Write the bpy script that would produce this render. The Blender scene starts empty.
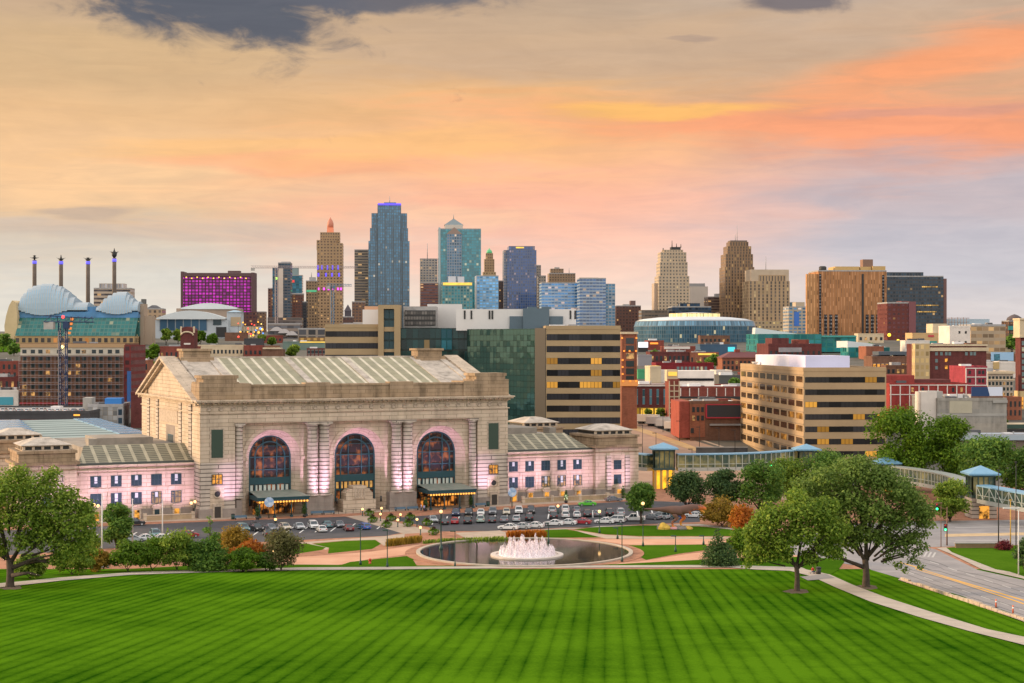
import bpy, math, random
import numpy as np
from math import sin, cos, pi, sqrt, atan, atan2, radians as R, floor, exp
from mathutils import Vector, Matrix
D = bpy.data
SC = bpy.context.scene
COL = SC.collection

# ------------------------------------------------------------------ camera
F = 1600.0; CX = 512.0; CY = 341.5; H = 42.4      # focal length in picture pixels, eye height in metres
cam = D.cameras.new('camera'); cam.lens = F / 1024 * 36; cam.sensor_width = 36
cam.clip_start = 0.5; cam.clip_end = 40000
co = D.objects.new('camera', cam); COL.objects.link(co)
co.location = (0, 0, H); co.rotation_euler = (pi/2, 0, 0)
SC.camera = co

# ------------------------------------------------------------------ node helper
class NT:
    def __init__(s, nt): s.nt = nt; s.n = nt.nodes; s.l = nt.links
    def new(s, t, **k):
        n = s.n.new(t)
        for a, b in k.items(): setattr(n, a, b)
        return n
    def put(s, sock, v):
        if v is None: return
        if hasattr(v, 'links') or isinstance(v, bpy.types.NodeSocket): s.l.new(v, sock)
        elif isinstance(v, (tuple, list)) and len(v) == 3 and sock.type == 'RGBA': sock.default_value = (*v, 1)
        else: sock.default_value = v
    def m(s, op, a, b=None, c=None):
        n = s.new('ShaderNodeMath', operation=op)
        for i, v in enumerate((a, b, c)): s.put(n.inputs[i], v)
        return n.outputs[0]
    def v(s, op, a, b=None):
        n = s.new('ShaderNodeVectorMath', operation=op); s.put(n.inputs[0], a); s.put(n.inputs[1], b)
        return n.outputs[0]
    def sep(s, a):
        n = s.new('ShaderNodeSeparateXYZ'); s.put(n.inputs[0], a); return n.outputs
    def comb(s, x, y, z):
        n = s.new('ShaderNodeCombineXYZ')
        for i, q in enumerate((x, y, z)): s.put(n.inputs[i], q)
        return n.outputs[0]
    def mix(s, f, a, b, bt='MIX'):
        n = s.new('ShaderNodeMix', data_type='RGBA', blend_type=bt)
        s.put(n.inputs[0], f); s.put(n.inputs[6], a); s.put(n.inputs[7], b)
        return n.outputs[2]
    def noise(s, vec, scale=1, det=3, rough=.5, dist=0):
        n = s.new('ShaderNodeTexNoise'); s.put(n.inputs['Vector'], vec)
        n.inputs['Scale'].default_value = scale; n.inputs['Detail'].default_value = det
        n.inputs['Roughness'].default_value = rough; n.inputs['Distortion'].default_value = dist
        return n.outputs[0]
    def smooth(s, a, lo, hi):
        n = s.new('ShaderNodeMapRange', interpolation_type='SMOOTHSTEP')
        s.put(n.inputs[0], a); n.inputs[1].default_value = lo; n.inputs[2].default_value = hi
        return n.outputs[0]
    def ramp(s, f, stops):
        n = s.new('ShaderNodeValToRGB'); e = n.color_ramp.elements
        while len(e) < len(stops): e.new(.5)
        for i, (p, c) in enumerate(stops): e[i].position = p; e[i].color = (*c, 1)
        s.put(n.inputs[0], f); return n.outputs[0]

def lin(c): c /= 255; return c/12.92 if c < .04045 else ((c+.055)/1.055)**2.4
def C(r, g, b, k=1): return (lin(r)*k, lin(g)*k, lin(b)*k)

# ------------------------------------------------------------------ sky and light
SUN_AZ, SUN_EL = R(-78), R(11)                     # azimuth from +Y towards +X
W = D.worlds.new('World'); SC.world = W; W.use_nodes = True
t = NT(W.node_tree); t.n.clear()
gen = t.new('ShaderNodeTexCoord').outputs['Generated']
X_, Y_, Z_ = t.sep(t.v('NORMALIZE', gen))
U = t.m('ARCTAN2', X_, Y_)
V = t.m('DIVIDE', Z_, t.m('SQRT', t.m('MAXIMUM', t.m('SUBTRACT', 1, t.m('MULTIPLY', Z_, Z_)), .0001)))
P1 = t.comb(t.m('MULTIPLY', U, 6), t.m('MULTIPLY', V, 38), 0)
n1 = t.m('SUBTRACT', t.noise(P1, 1.0, 6, .55, .6), .5)
n2 = t.m('SUBTRACT', t.noise(t.comb(t.m('MULTIPLY', U, 16), t.m('MULTIPLY', V, 120), 3.3), 1.0, 6, .6, .9), .5)
n3 = t.m('SUBTRACT', t.noise(t.comb(t.m('MULTIPLY', U, 24), t.m('MULTIPLY', V, 48), 7.7), 1.0, 7, .6, .5), .5)
Vw = t.m('ADD', V, t.m('ADD', t.m('MULTIPLY', n1, .055), t.m('MULTIPLY', n2, .018)))
def vy(y): return max(0, (CY - y)/F / .24)
Vn = t.m('DIVIDE', Vw, .24)
def col_ramp(l): return t.ramp(Vn, [(vy(y), C(*c)) for y, c in l])
left = col_ramp([(330, (238, 232, 218)), (285, (226, 220, 208)), (245, (222, 206, 186)), (212, (236, 200, 160)), (175, (253, 207, 158)), (120, (235, 192, 144)), (60, (216, 184, 144)), (0, (198, 170, 142))])
mid = col_ramp([(330, (246, 230, 214)), (285, (248, 218, 200)), (245, (254, 204, 182)), (200, (255, 191, 162)), (155, (255, 194, 144)), (105, (238, 186, 132)), (55, (214, 180, 146)), (0, (196, 170, 144))])
right = col_ramp([(330, (226, 216, 212)), (285, (208, 205, 210)), (235, (200, 195, 202)), (190, (202, 187, 190)), (150, (222, 172, 156)), (105, (222, 172, 136)), (55, (208, 176, 148)), (0, (196, 176, 158))])
Un = t.m('ADD', U, t.m('MULTIPLY', n1, .25))
sky = t.mix(t.smooth(Un, -.24, .0), left, mid)
sky = t.mix(t.smooth(Un, .04, .24), sky, right)
def blob(x, y, sx, sy, slope, amp):
    u0, v0 = (x-CX)/F, (CY-y)/F
    du = t.m('SUBTRACT', U, u0)
    dv = t.m('ADD', t.m('SUBTRACT', t.m('SUBTRACT', V, v0), t.m('MULTIPLY', du, slope)), t.m('MULTIPLY', n1, amp))
    a = t.m('POWER', t.m('DIVIDE', du, sx/F), 2); b = t.m('POWER', t.m('DIVIDE', dv, sy/F), 2)
    return t.m('POWER', 2.718, t.m('MULTIPLY', t.m('ADD', a, b), -1))
def layer(mask, c):
    global sky
    sky = t.mix(mask, sky, C(*c))
def soft(b, lo=.2, hi=.8, k=.5, n=None): return t.smooth(t.m('ADD', b, t.m('MULTIPLY', n2 if n is None else n, k)), lo, hi)
layer(t.m('MULTIPLY', soft(blob(890, 130, 400, 25, -.03, .03), .1, .95, .8), .85), (255, 166, 122))
layer(t.m('MULTIPLY', soft(blob(985, 62, 220, 26, .19, .03), .1, .95, .8), .85), (255, 166, 116))
layer(t.m('MULTIPLY', soft(blob(660, 112, 130, 12, .03, .03)), .8), (255, 196, 112))
layer(t.m('MULTIPLY', soft(blob(330, 150, 260, 16, .05, .04)), .6), (255, 196, 128))
layer(t.m('MULTIPLY', soft(blob(920, 120, 150, 6, .0, .03)), .6), (214, 158, 140))
layer(t.m('MULTIPLY', soft(blob(300, 165, 180, 10, .02, .03)), .5), (255, 178, 138))
layer(t.m('MULTIPLY', soft(blob(160, 232, 200, 13, .0, .03), .25, .7), .55), (208, 190, 176))
layer(t.m('MULTIPLY', soft(blob(95, 214, 60, 9, .0, .03), .3, .8), .7), (196, 176, 160))
layer(t.m('MULTIPLY', soft(blob(470, 216, 90, 18, .0, .03), .3, .9, .9, n3), .35), (255, 214, 170))
layer(t.m('MULTIPLY', soft(blob(800, 212, 70, 16, .0, .03), .3, .9, .9, n3), .45), (248, 196, 176))
layer(t.m('MULTIPLY', soft(blob(225, 5, 128, 50, -.06, .018), .22, .66, 1.3, n3), .96), (90, 97, 110))
layer(t.m('MULTIPLY', soft(blob(380, -2, 140, 23, .02, .015), .26, .72, 1.2, n3), .92), (104, 106, 116))
layer(t.m('MULTIPLY', soft(blob(795, 7, 52, 14, .0, .012), .25, .8, 1.3, n3), .85), (112, 108, 116))
layer(t.m('MULTIPLY', soft(blob(690, 41, 32, 3, .0, .02), .35, .8, .5, n3), .6), (160, 140, 132))
layer(t.m('MULTIPLY', soft(blob(640, 62, 300, 24, .02, .03), .2, .8, .7), .55), (200, 172, 146))
layer(t.m('MULTIPLY', soft(blob(60, 70, 240, 30, .0, .03), .2, .8, .7), .35), (214, 178, 134))
layer(t.m('MULTIPLY', soft(blob(520, 96, 150, 5, .05, .03), .25, .8, .8), .5), (246, 184, 130))
sky = t.mix(1, sky, t.ramp(t.m('ADD', .5, t.m('ADD', t.m('MULTIPLY', n2, 1.1), t.m('MULTIPLY', n3, .6))), [(.3, (.935, .935, .95)), (.7, (1.06, 1.05, 1.04))]), 'MULTIPLY')
# the sky out of view: a pale overcast overhead and to the south, brightened as fill light
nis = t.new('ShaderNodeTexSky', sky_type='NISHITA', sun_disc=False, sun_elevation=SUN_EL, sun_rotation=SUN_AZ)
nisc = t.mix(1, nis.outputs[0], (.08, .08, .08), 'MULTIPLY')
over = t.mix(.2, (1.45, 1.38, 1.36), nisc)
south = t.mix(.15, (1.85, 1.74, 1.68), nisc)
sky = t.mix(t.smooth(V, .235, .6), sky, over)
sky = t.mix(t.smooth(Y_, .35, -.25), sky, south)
gl_ = t.m('MULTIPLY', t.m('POWER', 2.718, t.m('MULTIPLY', t.m('POWER', t.m('DIVIDE', t.m('SUBTRACT', U, SUN_AZ), .42), 2), -1)), t.m('POWER', 2.718, t.m('MULTIPLY', t.m('POWER', t.m('DIVIDE', V, .22), 2), -1)))
sky = t.mix(t.m('MULTIPLY', gl_, .85), sky, (1.9, .92, .36))      # glow round the setting sun, out of view to the west
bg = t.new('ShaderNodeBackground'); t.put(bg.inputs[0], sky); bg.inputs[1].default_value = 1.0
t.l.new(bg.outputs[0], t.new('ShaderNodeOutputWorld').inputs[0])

sl = D.lights.new('sun', 'SUN'); sl.energy = 5.0; sl.angle = R(8); sl.color = (1, .70, .42)
so = D.objects.new('sun', sl); COL.objects.link(so)
sd = Vector((sin(SUN_AZ)*cos(SUN_EL), cos(SUN_AZ)*cos(SUN_EL), sin(SUN_EL)))
so.rotation_euler = sd.to_track_quat('Z', 'Y').to_euler(); so.location = sd*3000

vs = SC.view_settings; vs.view_transform = 'Standard'; vs.look = 'None'; vs.gamma = 1; vs.use_curve_mapping = False
vs.exposure = 0.0
SC.cycles.max_bounces = 6; SC.cycles.diffuse_bounces = 4; SC.cycles.glossy_bounces = 3
SC.cycles.transparent_max_bounces = 6; SC.cycles.use_denoising = True
SC.cycles.caustics_reflective = False; SC.cycles.caustics_refractive = False

# ------------------------------------------------------------------ materials
def mat(name, col, rough=.8, metal=0, spec=.5, var=.0, scale=.5, col2=None, emit=None, es=1, bump=0, coord='Object', det=5):
    m = D.materials.new(name); m.use_nodes = True
    q = NT(m.node_tree); b = q.n['Principled BSDF']
    b.inputs['Roughness'].default_value = rough; b.inputs['Metallic'].default_value = metal
    b.inputs['Specular IOR Level'].default_value = spec
    if var or col2:
        tc = q.new('ShaderNodeTexCoord').outputs[coord]
        f = q.noise(tc, scale, det, .6)
        a = tuple(c*(1-var) for c in col); c2 = col2 or tuple(min(1, c*(1+var)) for c in col)
        cc = q.ramp(f, [(.3, a if not col2 else col), (.7, c2)])
        q.put(b.inputs['Base Color'], cc)
        if bump:
            bn = q.new('ShaderNodeBump'); bn.inputs['Strength'].default_value = bump; q.put(bn.inputs['Height'], f)
            q.l.new(bn.outputs[0], b.inputs['Normal'])
    else: b.inputs['Base Color'].default_value = (*col, 1)
    if emit:
        b.inputs['Emission Color'].default_value = (*emit, 1); b.inputs['Emission Strength'].default_value = es
    return m

def stone(name, col, col2, bw=1.4, bh=.62, mort=.72, msize=.02, rough=.85, stain=.22):
    """coursed masonry laid out in metres along the wall"""
    m = D.materials.new(name); m.use_nodes = True
    q = NT(m.node_tree); b = q.n['Principled BSDF']; b.inputs['Roughness'].default_value = rough
    b.inputs['Specular IOR Level'].default_value = .25
    uv = q.new('ShaderNodeUVMap').outputs[0]; tc = q.new('ShaderNodeTexCoord').outputs['Object']
    br = q.new('ShaderNodeTexBrick'); q.put(br.inputs['Vector'], uv)
    br.inputs['Color1'].default_value = (*col, 1); br.inputs['Color2'].default_value = (*col2, 1)
    br.inputs['Mortar'].default_value = (*[c*mort for c in col], 1)
    br.inputs['Scale'].default_value = 1; br.inputs['Mortar Size'].default_value = msize
    br.inputs['Brick Width'].default_value = bw; br.inputs['Row Height'].default_value = bh
    x, y, z = q.sep(tc)
    streak = q.noise(q.comb(q.m('MULTIPLY', x, .5), q.m('MULTIPLY', y, .5), q.m('MULTIPLY', z, .07)), 1, 5, .6)
    blot = q.noise(tc, .22, 6, .65)
    f = q.m('ADD', q.m('MULTIPLY', streak, .5), q.m('MULTIPLY', blot, .5))
    c = q.mix(1, br.outputs[0], q.ramp(f, [(.32, (1-stain*1.9,)*3), (.5, (1-stain*.4,)*3), (.68, (1+stain*.4,)*3)]), 'MULTIPLY')
    q.put(b.inputs['Base Color'], c)
    bn = q.new('ShaderNodeBump'); bn.inputs['Strength'].default_value = .35; bn.inputs['Distance'].default_value = .05
    q.put(bn.inputs['Height'], q.m('SUBTRACT', 1, br.outputs[1])); q.l.new(bn.outputs[0], b.inputs['Normal'])
    return m

def facade(name, wall, glass, mx=.25, mz=.3, lit=.06, litc=(1, .55, .18), lits=1.2, rough=.8, grough=.08, wvar=.12, gvar=.5, wmetal=0, sill=0, spec=.22, seg=1):
    """window grid: one UV unit is one bay and one storey"""
    wall = tuple(a*k for a, k in zip(wall, (.80, .71, .60))) if wall[0] > wall[2] else tuple(a*.8 for a in wall)
    if glass[2] > glass[0]*1.2: glass = (glass[0]*.7, glass[1]*1.0, glass[2]*1.2)
    m = D.materials.new(name); m.use_nodes = True
    q = NT(m.node_tree); b = q.n['Principled BSDF']
    uv = q.new('ShaderNodeUVMap').outputs[0]; u, v, _ = q.sep(uv)
    inf = lambda a, k: q.m('LESS_THAN', q.m('ABSOLUTE', q.m('SUBTRACT', q.m('FRACT', a), .5)), .5-k)
    win = q.m('MULTIPLY', inf(u, mx), inf(v, mz))
    geo = q.new('ShaderNodeNewGeometry'); nz = q.m('ABSOLUTE', q.sep(geo.outputs['True Normal'])[2])
    win = q.m('MULTIPLY', win, q.m('LESS_THAN', nz, .6))
    rnd = q.new('ShaderNodeObjectInfo').outputs['Random']
    cell = q.comb(q.m('FLOOR', q.m('DIVIDE', u, seg)), q.m('FLOOR', v), q.m('MULTIPLY', rnd, 37))
    wn = q.new('ShaderNodeTexWhiteNoise'); q.put(wn.inputs[0], cell)
    wn2 = q.new('ShaderNodeTexWhiteNoise'); q.put(wn2.inputs[0], q.v('ADD', cell, (7.3, 3.1, 1.7)))
    tc = q.new('ShaderNodeTexCoord').outputs['Object']
    f = q.noise(tc, .05, 4, .6)
    wc = q.mix(1, wall, q.ramp(f, [(.3, (1-wvar,)*3), (.7, (1+wvar,)*3)]), 'MULTIPLY')
    gc = q.mix(wn2.outputs[0], tuple(c*(1-gvar) for c in glass), tuple(c*(1+gvar) for c in glass))
    q.put(b.inputs['Base Color'], q.mix(win, wc, gc))
    q.put(b.inputs['Roughness'], q.m('ADD', q.m('MULTIPLY', win, grough-rough), rough))
    b.inputs['Specular IOR Level'].default_value = spec
    if wmetal: q.put(b.inputs['Metallic'], q.m('MULTIPLY', win, wmetal))
    if lit:
        lm = q.m('MULTIPLY', q.m('LESS_THAN', wn.outputs[0], lit), win)
        b.inputs['Emission Color'].default_value = (*litc, 1)
        q.put(b.inputs['Emission Strength'], q.m('MULTIPLY', lm, q.m('ADD', q.m('MULTIPLY', wn2.outputs[0], lits*.5), lits*.15)))
    return m

# ------------------------------------------------------------------ mesh builder
class MB:
    def __init__(s): s.v = []; s.f = []; s.mi = []; s.uv = {}; s.sm = []
    def face(s, idx, mi=0, uv=None, sm=False):
        if uv: s.uv[len(s.f)] = uv
        s.f.append(tuple(idx)); s.mi.append(mi); s.sm.append(sm)
    def add(s, pts):
        n = len(s.v); s.v += [tuple(p) for p in pts]; return n
    def quad(s, a, b, c, d, mi=0, uv=None):
        n = s.add((a, b, c, d)); s.face((n, n+1, n+2, n+3), mi, uv)
    def poly(s, pts, mi=0):
        n = s.add(pts); s.face(range(n, n+len(pts)), mi)
    def box(s, x0, x1, y0, y1, z0, z1, mi=0, bay=0, flo=0, top=None, tp=(0, 0)):
        """bay, flo: bay width and storey height give a window grid in UV; tp: inset of the top in x and y"""
        a, b = tp
        p = [(x0, y0, z0), (x1, y0, z0), (x1, y1, z0), (x0, y1, z0), (x0+a, y0+b, z1), (x1-a, y0+b, z1), (x1-a, y1-b, z1), (x0+a, y1-b, z1)]
        n = s.add(p)
        nf = max(1, round((z1-z0)/flo)) if flo else 0
        for (i, j, L) in ((0, 1, x1-x0), (1, 2, y1-y0), (2, 3, x1-x0), (3, 0, y1-y0)):
            uv = None
            if bay:
                k = max(1, round(L/bay)); uv = [(0, 0), (k, 0), (k, nf), (0, nf)]
            s.face((n+i, n+j, n+j+4, n+i+4), mi, uv)
        s.face((n+4, n+5, n+6, n+7), mi if top is None else top, [(0, 0)]*4 if bay else None)
        s.face((n+3, n+2, n+1, n), mi, [(0, 0)]*4 if bay else None)
        return s
    def prism(s, pts, z0, z1, mi=0, bay=0, flo=0, top=None):
        """vertical prism over a counter-clockwise plan outline"""
        k = len(pts); n = s.add([(x, y, z0) for x, y in pts]+[(x, y, z1) for x, y in pts])
        nf = max(1, round((z1-z0)/flo)) if flo else 0
        for i in range(k):
            j = (i+1) % k; uv = None
            if bay:
                L = math.dist(pts[i], pts[j]); q = max(1, round(L/bay)); uv = [(0, 0), (q, 0), (q, nf), (0, nf)]
            s.face((n+i, n+j, n+k+j, n+k+i), mi, uv)
        s.face([n+k+i for i in range(k)], mi if top is None else top, [(0, 0)]*k if bay else None)
        s.face([n+k-1-i for i in range(k)], mi, [(0, 0)]*k if bay else None)
        return s
    def xz(s, pts, y0, y1, mi=0):
        """outline in the x-z plane extruded along y (outline counter-clockwise seen from -y)"""
        k = len(pts); n = s.add([(x, y0, z) for x, z in pts]+[(x, y1, z) for x, z in pts])
        s.face([n+i for i in range(k)], mi); s.face([n+2*k-1-i for i in range(k)], mi)
        for i in range(k):
            j = (i+1) % k; s.face((n+j, n+i, n+k+i, n+k+j), mi)
        return s
    def yz(s, pts, x0, x1, mi=0):
        k = len(pts); n = s.add([(x0, y, z) for y, z in pts]+[(x1, y, z) for y, z in pts])
        s.face([n+k-1-i for i in range(k)], mi); s.face([n+k+i for i in range(k)], mi)
        for i in range(k):
            j = (i+1) % k; s.face((n+i, n+j, n+k+j, n+k+i), mi)
        return s
    def tube(s, pts, rad, seg=8, mi=0, cap=True, sm=True):
        pts = [Vector(p) for p in pts]; k = len(pts)
        if not hasattr(rad, '__len__'): rad = [rad]*k
        rings = []
        for i, p in enumerate(pts):
            d = (pts[min(i+1, k-1)]-pts[max(i-1, 0)]).normalized()
            a = d.cross(Vector((0, 0, 1)) if abs(d.z) < .95 else Vector((1, 0, 0))).normalized(); b = d.cross(a)
            rings.append(s.add([p+(a*cos(2*pi*j/seg)+b*sin(2*pi*j/seg))*rad[i] for j in range(seg)]))
        for i in range(k-1):
            for j in range(seg):
                jj = (j+1) % seg
                s.face((rings[i]+jj, rings[i]+j, rings[i+1]+j, rings[i+1]+jj), mi, None, sm)
        if cap:
            s.face([rings[0]+j for j in range(seg)], mi); s.face([rings[-1]+seg-1-j for j in range(seg)], mi)
        return s
    def lathe(s, prof, c=(0, 0, 0), seg=12, mi=0, sm=True):
        """profile of (radius, z) from bottom to top"""
        rings = []
        for r, z in prof:
            rings.append(s.add([(c[0]+max(r, .001)*cos(2*pi*j/seg), c[1]+max(r, .001)*sin(2*pi*j/seg), c[2]+z) for j in range(seg)]))
        for i in range(len(prof)-1):
            for j in range(seg):
                jj = (j+1) % seg
                s.face((rings[i]+j, rings[i]+jj, rings[i+1]+jj, rings[i+1]+j), mi, None, sm)
        s.face([rings[0]+seg-1-j for j in range(seg)], mi); s.face([rings[-1]+j for j in range(seg)], mi)
        return s
    def ball(s, c, r, seg=10, mi=0, sz=1):
        n = 6
        return s.lathe([(r*sin(pi*i/n), -r*sz*cos(pi*i/n)) for i in range(n+1)], c, seg, mi)
    def split(s):
        """one builder for each connected piece"""
        par = list(range(len(s.v)))
        def find(a):
            while par[a] != a: par[a] = par[par[a]]; a = par[a]
            return a
        for f in s.f:
            for i in f[1:]: par[find(i)] = find(f[0])
        out = {}
        for k, f in enumerate(s.f):
            r = find(f[0])
            if r not in out: out[r] = (MB(), {})
            m_, mp = out[r]
            for i in f:
                if i not in mp: mp[i] = m_.add([s.v[i]])
            m_.face([mp[i] for i in f], s.mi[k], s.uv.get(k), s.sm[k])
        return [a for a, _ in out.values()]
    def build(s, name, mats, parent=None, loc=None):
        me = D.meshes.new(name); me.from_pydata(s.v, [], s.f); me.update()
        if not isinstance(mats, (list, tuple)): mats = [mats]
        for m in mats: me.materials.append(m)
        me.polygons.foreach_set('material_index', s.mi); me.polygons.foreach_set('use_smooth', s.sm)
        ul = me.uv_layers.new(name='UVMap')
        co_ = np.array(s.v); uvs = np.empty((len(me.loops), 2)); k = 0
        for fi, p in enumerate(me.polygons):
            g = s.uv.get(fi)
            if g: uvs[k:k+len(g)] = g; k += len(g); continue
            nx, ny, nz = p.normal; vs_ = co_[list(s.f[fi])]
            if abs(nz) < .75:
                l = sqrt(nx*nx+ny*ny) or 1; tx, ty = -ny/l, nx/l
                uvs[k:k+len(vs_), 0] = vs_[:, 0]*tx+vs_[:, 1]*ty; uvs[k:k+len(vs_), 1] = vs_[:, 2]
            else: uvs[k:k+len(vs_)] = vs_[:, :2]
            k += len(vs_)
        ul.data.foreach_set('uv', uvs.ravel())
        o = D.objects.new(name, me); COL.objects.link(o)
        if parent: o.parent = parent
        if loc: o.location = loc
        return o

def thing(name, label, cat, loc=(0, 0, 0), rz=0, group=None):
    o = D.objects.new(name, None); COL.objects.link(o); o.location = loc; o.rotation_euler = (0, 0, rz)
    o.empty_display_size = .5
    return tag(o, label, cat, group)
def tag(o, label=None, cat=None, group=None, kind=None):
    for k, v_ in (('label', label), ('category', cat), ('group', group), ('kind', kind)):
        if v_: o[k] = v_
    return o
KIDS = {}
def copy_tree(o, parent=None, label=None):
    c = o.copy(); COL.objects.link(c)
    if parent: c.parent = parent
    if label: c['label'] = label
    if o.name not in KIDS: KIDS[o.name] = list(o.children)
    for ch in KIDS[o.name]: copy_tree(ch, c)
    return c
def put(o, name, parent, loc, rz=0, sc=None):
    """one more copy of a part, sharing its mesh"""
    c = o.copy(); COL.objects.link(c); c.parent = parent; c.location = loc; c.rotation_euler = (0, 0, rz)
    if sc: c.scale = sc
    return c

# ------------------------------------------------------------------ the lie of the land
BP = [(-400, 27), (40, 20.0), (297, 0), (500, 0), (560, 3), (730, 12.5), (900, 22), (1125, 33), (1350, 42), (1800, 52), (2800, 60), (20000, 60)]
def zg(Y):
    for (a, p), (b, q) in zip(BP, BP[1:]):
        if Y <= b: return p+(q-p)*(Y-a)/(b-a)
    return 60
def G(x, y):
    """where the line of sight through a picture point meets the ground"""
    k = (y-CY)/F
    for i in range(200000):
        Y = 60+i*.25
        if H-k*Y <= zg(Y):
            return ((x-CX)/F*Y, Y, zg(Y))
    Y = 2600; return ((x-CX)/F*Y, Y, zg(Y))
def PX(x, Y): return (x-CX)/F*Y
def PZ(y, Y): return H-(y-CY)/F*Y

def drape(name, pts, m, off, kind='structure', px=True, strip=None):
    """a sheet laid on the ground, cut where the slope changes"""
    import bmesh
    if px: pts = [G(*p)[:2] for p in pts]
    bm = bmesh.new()
    if strip:                                        # two edges of a ribbon, joined pair by pair
        A = [bm.verts.new((*p, 0)) for p in pts]; B_ = [bm.verts.new((*G(*p)[:2], 0)) for p in strip]
        for i in range(len(A)-1): bm.faces.new((A[i], A[i+1], B_[i+1], B_[i]))
    else: bm.faces.new([bm.verts.new((x, y, 0)) for x, y in pts])
    bmesh.ops.triangulate(bm, faces=bm.faces[:])
    for a, _ in BP:
        bmesh.ops.bisect_plane(bm, geom=bm.verts[:]+bm.edges[:]+bm.faces[:], plane_co=(0, a, 0), plane_no=(0, 1, 0))
    for v_ in bm.verts: v_.co.z = zg(v_.co.y)+off
    bmesh.ops.triangulate(bm, faces=bm.faces[:])
    bmesh.ops.recalc_face_normals(bm, faces=bm.faces[:])
    for f in bm.faces:
        if f.normal.z < 0: f.normal_flip()
    me = D.meshes.new(name); bm.to_mesh(me); bm.free(); me.materials.append(m)
    o = D.objects.new(name, me); COL.objects.link(o)
    if kind: o['kind'] = kind
    return o

# ------------------------------------------------------------------ ground
def grass_mat(name, a, b, stripes=False):
    m = D.materials.new(name); m.use_nodes = True
    q = NT(m.node_tree); bs = q.n['Principled BSDF']; bs.inputs['Roughness'].default_value = .95
    bs.inputs['Specular IOR Level'].default_value = 0
    tc = q.new('ShaderNodeTexCoord').outputs['Object']; x, y, z = q.sep(tc)
    big = q.noise(tc, .035, 4, .55); mid_ = q.noise(tc, .35, 4, .65)
    fine = q.noise(q.comb(x, q.m('MULTIPLY', y, .45), z), 3.0, 3, .7)
    f = q.m('ADD', q.m('ADD', q.m('MULTIPLY', big, .70), q.m('MULTIPLY', mid_, .30)), q.m('MULTIPLY', fine, .30))
    pat = q.smooth(q.noise(q.v('ADD', tc, (37, 12, 0)), .022, 3, .5), .54, .60); f = q.m('ADD', f, q.m('MULTIPLY', pat, .07))
    if stripes:
        w = q.m('SUBTRACT', x, q.m('MULTIPLY', y, .058))
        w = q.m('ADD', w, q.m('MULTIPLY', q.m('SUBTRACT', q.noise(tc, .02, 2, .5), .5), .7))
        st = q.m('POWER', q.m('ABSOLUTE', q.m('SINE', q.m('MULTIPLY', w, pi/1.95))), .6)
        st2 = q.m('SINE', q.m('MULTIPLY', w, pi/3.9))
        brk = q.noise(q.comb(q.m('MULTIPLY', x, .3), q.m('MULTIPLY', y, .05), 0), 1, 3, .6)
        amp = q.m('MULTIPLY', q.smooth(brk, .05, .75), .31)
        f = q.m('ADD', f, q.m('MULTIPLY', q.m('SUBTRACT', st, .75), amp))
        f = q.m('ADD', f, q.m('MULTIPLY', st2, .035))
    q.put(bs.inputs['Base Color'], q.ramp(f, [(.38, a), (.82, b)]))
    bn = q.new('ShaderNodeBump'); bn.inputs['Strength'].default_value = .5; bn.inputs['Distance'].default_value = .1
    q.put(bn.inputs['Height'], q.noise(tc, 5, 3, .7)); q.l.new(bn.outputs[0], bs.inputs['Normal'])
    return m
M_LAWN = grass_mat('mown_lawn', (.009, .048, .0015), (.074, .176, .006), True)
M_GRASS = grass_mat('short_grass', (.022, .075, .003), (.07, .15, .010))
M_ASPH = mat('asphalt', (.055, .056, .062), .9, var=.25, scale=.3)
M_ROAD = mat('worn_asphalt', (.20, .19, .19), .85, col2=(.30, .28, .275), scale=.18)
M_CONC = mat('concrete', (.38, .33, .27), .85, var=.15, scale=.4)
M_PAVE = mat('pale_paving', (.40, .31, .23), .85, var=.15, scale=.4)
M_WORN = mat('worn_white_paint', (.42, .41, .39), .8); M_SEAM = mat('tar_seam', (.10, .10, .10), .8)
M_WHITE = mat('white_paint', (.75, .74, .70), .7)
M_YEL = mat('yellow_paint', (.70, .36, .03), .7)
def brick_pave():
    m = stone('brick_paving', (.40, .185, .105), (.47, .235, .14), .5, .25, .8, .02, .9, .3); return m
M_BRICKP = brick_pave()
M_CITY = mat('city_ground', (.045, .052, .035), .9, col2=(.115, .10, .085), scale=.045)

def gsheet(name, m, y0, y1, x=6000, dz=0):
    ys = [y0]+[a for a, _ in BP if y0 < a < y1]+[y1]; mb = MB()
    for a, b in zip(ys, ys[1:]): mb.quad((-x, a, zg(a)+dz), (x, a, zg(a)+dz), (x, b, zg(b)+dz), (-x, b, zg(b)+dz))
    o = mb.build(name, m); o['kind'] = 'structure'; return o
gsheet('lawn', M_LAWN, -400, 298.2)
gsheet('plaza_ground', M_BRICKP, 298.2, 470)
gsheet('city_ground', M_CITY, 470, 20000, 9000)

def pl(name, pts, m, off=.01): return drape(name, pts, m, off)
# lawns round the pool and the forecourt
PL_LO = [(-80, 596), (30, 584.6), (60, 581.2), (132, 575.2), (200, 572.8), (300, 570.4), (440, 569.2), (600, 568.2), (730, 567.9), (790, 571.2), (812, 577), (836, 588), (870, 602), (920, 618), (970, 632), (1060, 655)]
PL_UP = [(-80, 591), (30, 581), (60, 578), (132, 572.6), (200, 570.4), (300, 568), (440, 566.9), (600, 565.9), (730, 565.4), (802, 568), (830, 575), (852, 585), (886, 598), (937, 614.5), (988, 630), (1060, 645)]
VG_UP = [(-80, 583), (30, 576.5), (60, 574), (132, 569), (200, 565.5), (300, 565), (440, 566.1), (600, 565.3), (730, 558.5), (802, 557), (846, 560)]
drape('verge', PL_UP[:11], M_GRASS, .06, strip=VG_UP)
pl('lawn_island', [(283, 556), (322, 550), (326, 547.5), (308, 544), (285, 543)], M_GRASS, .012)
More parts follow.
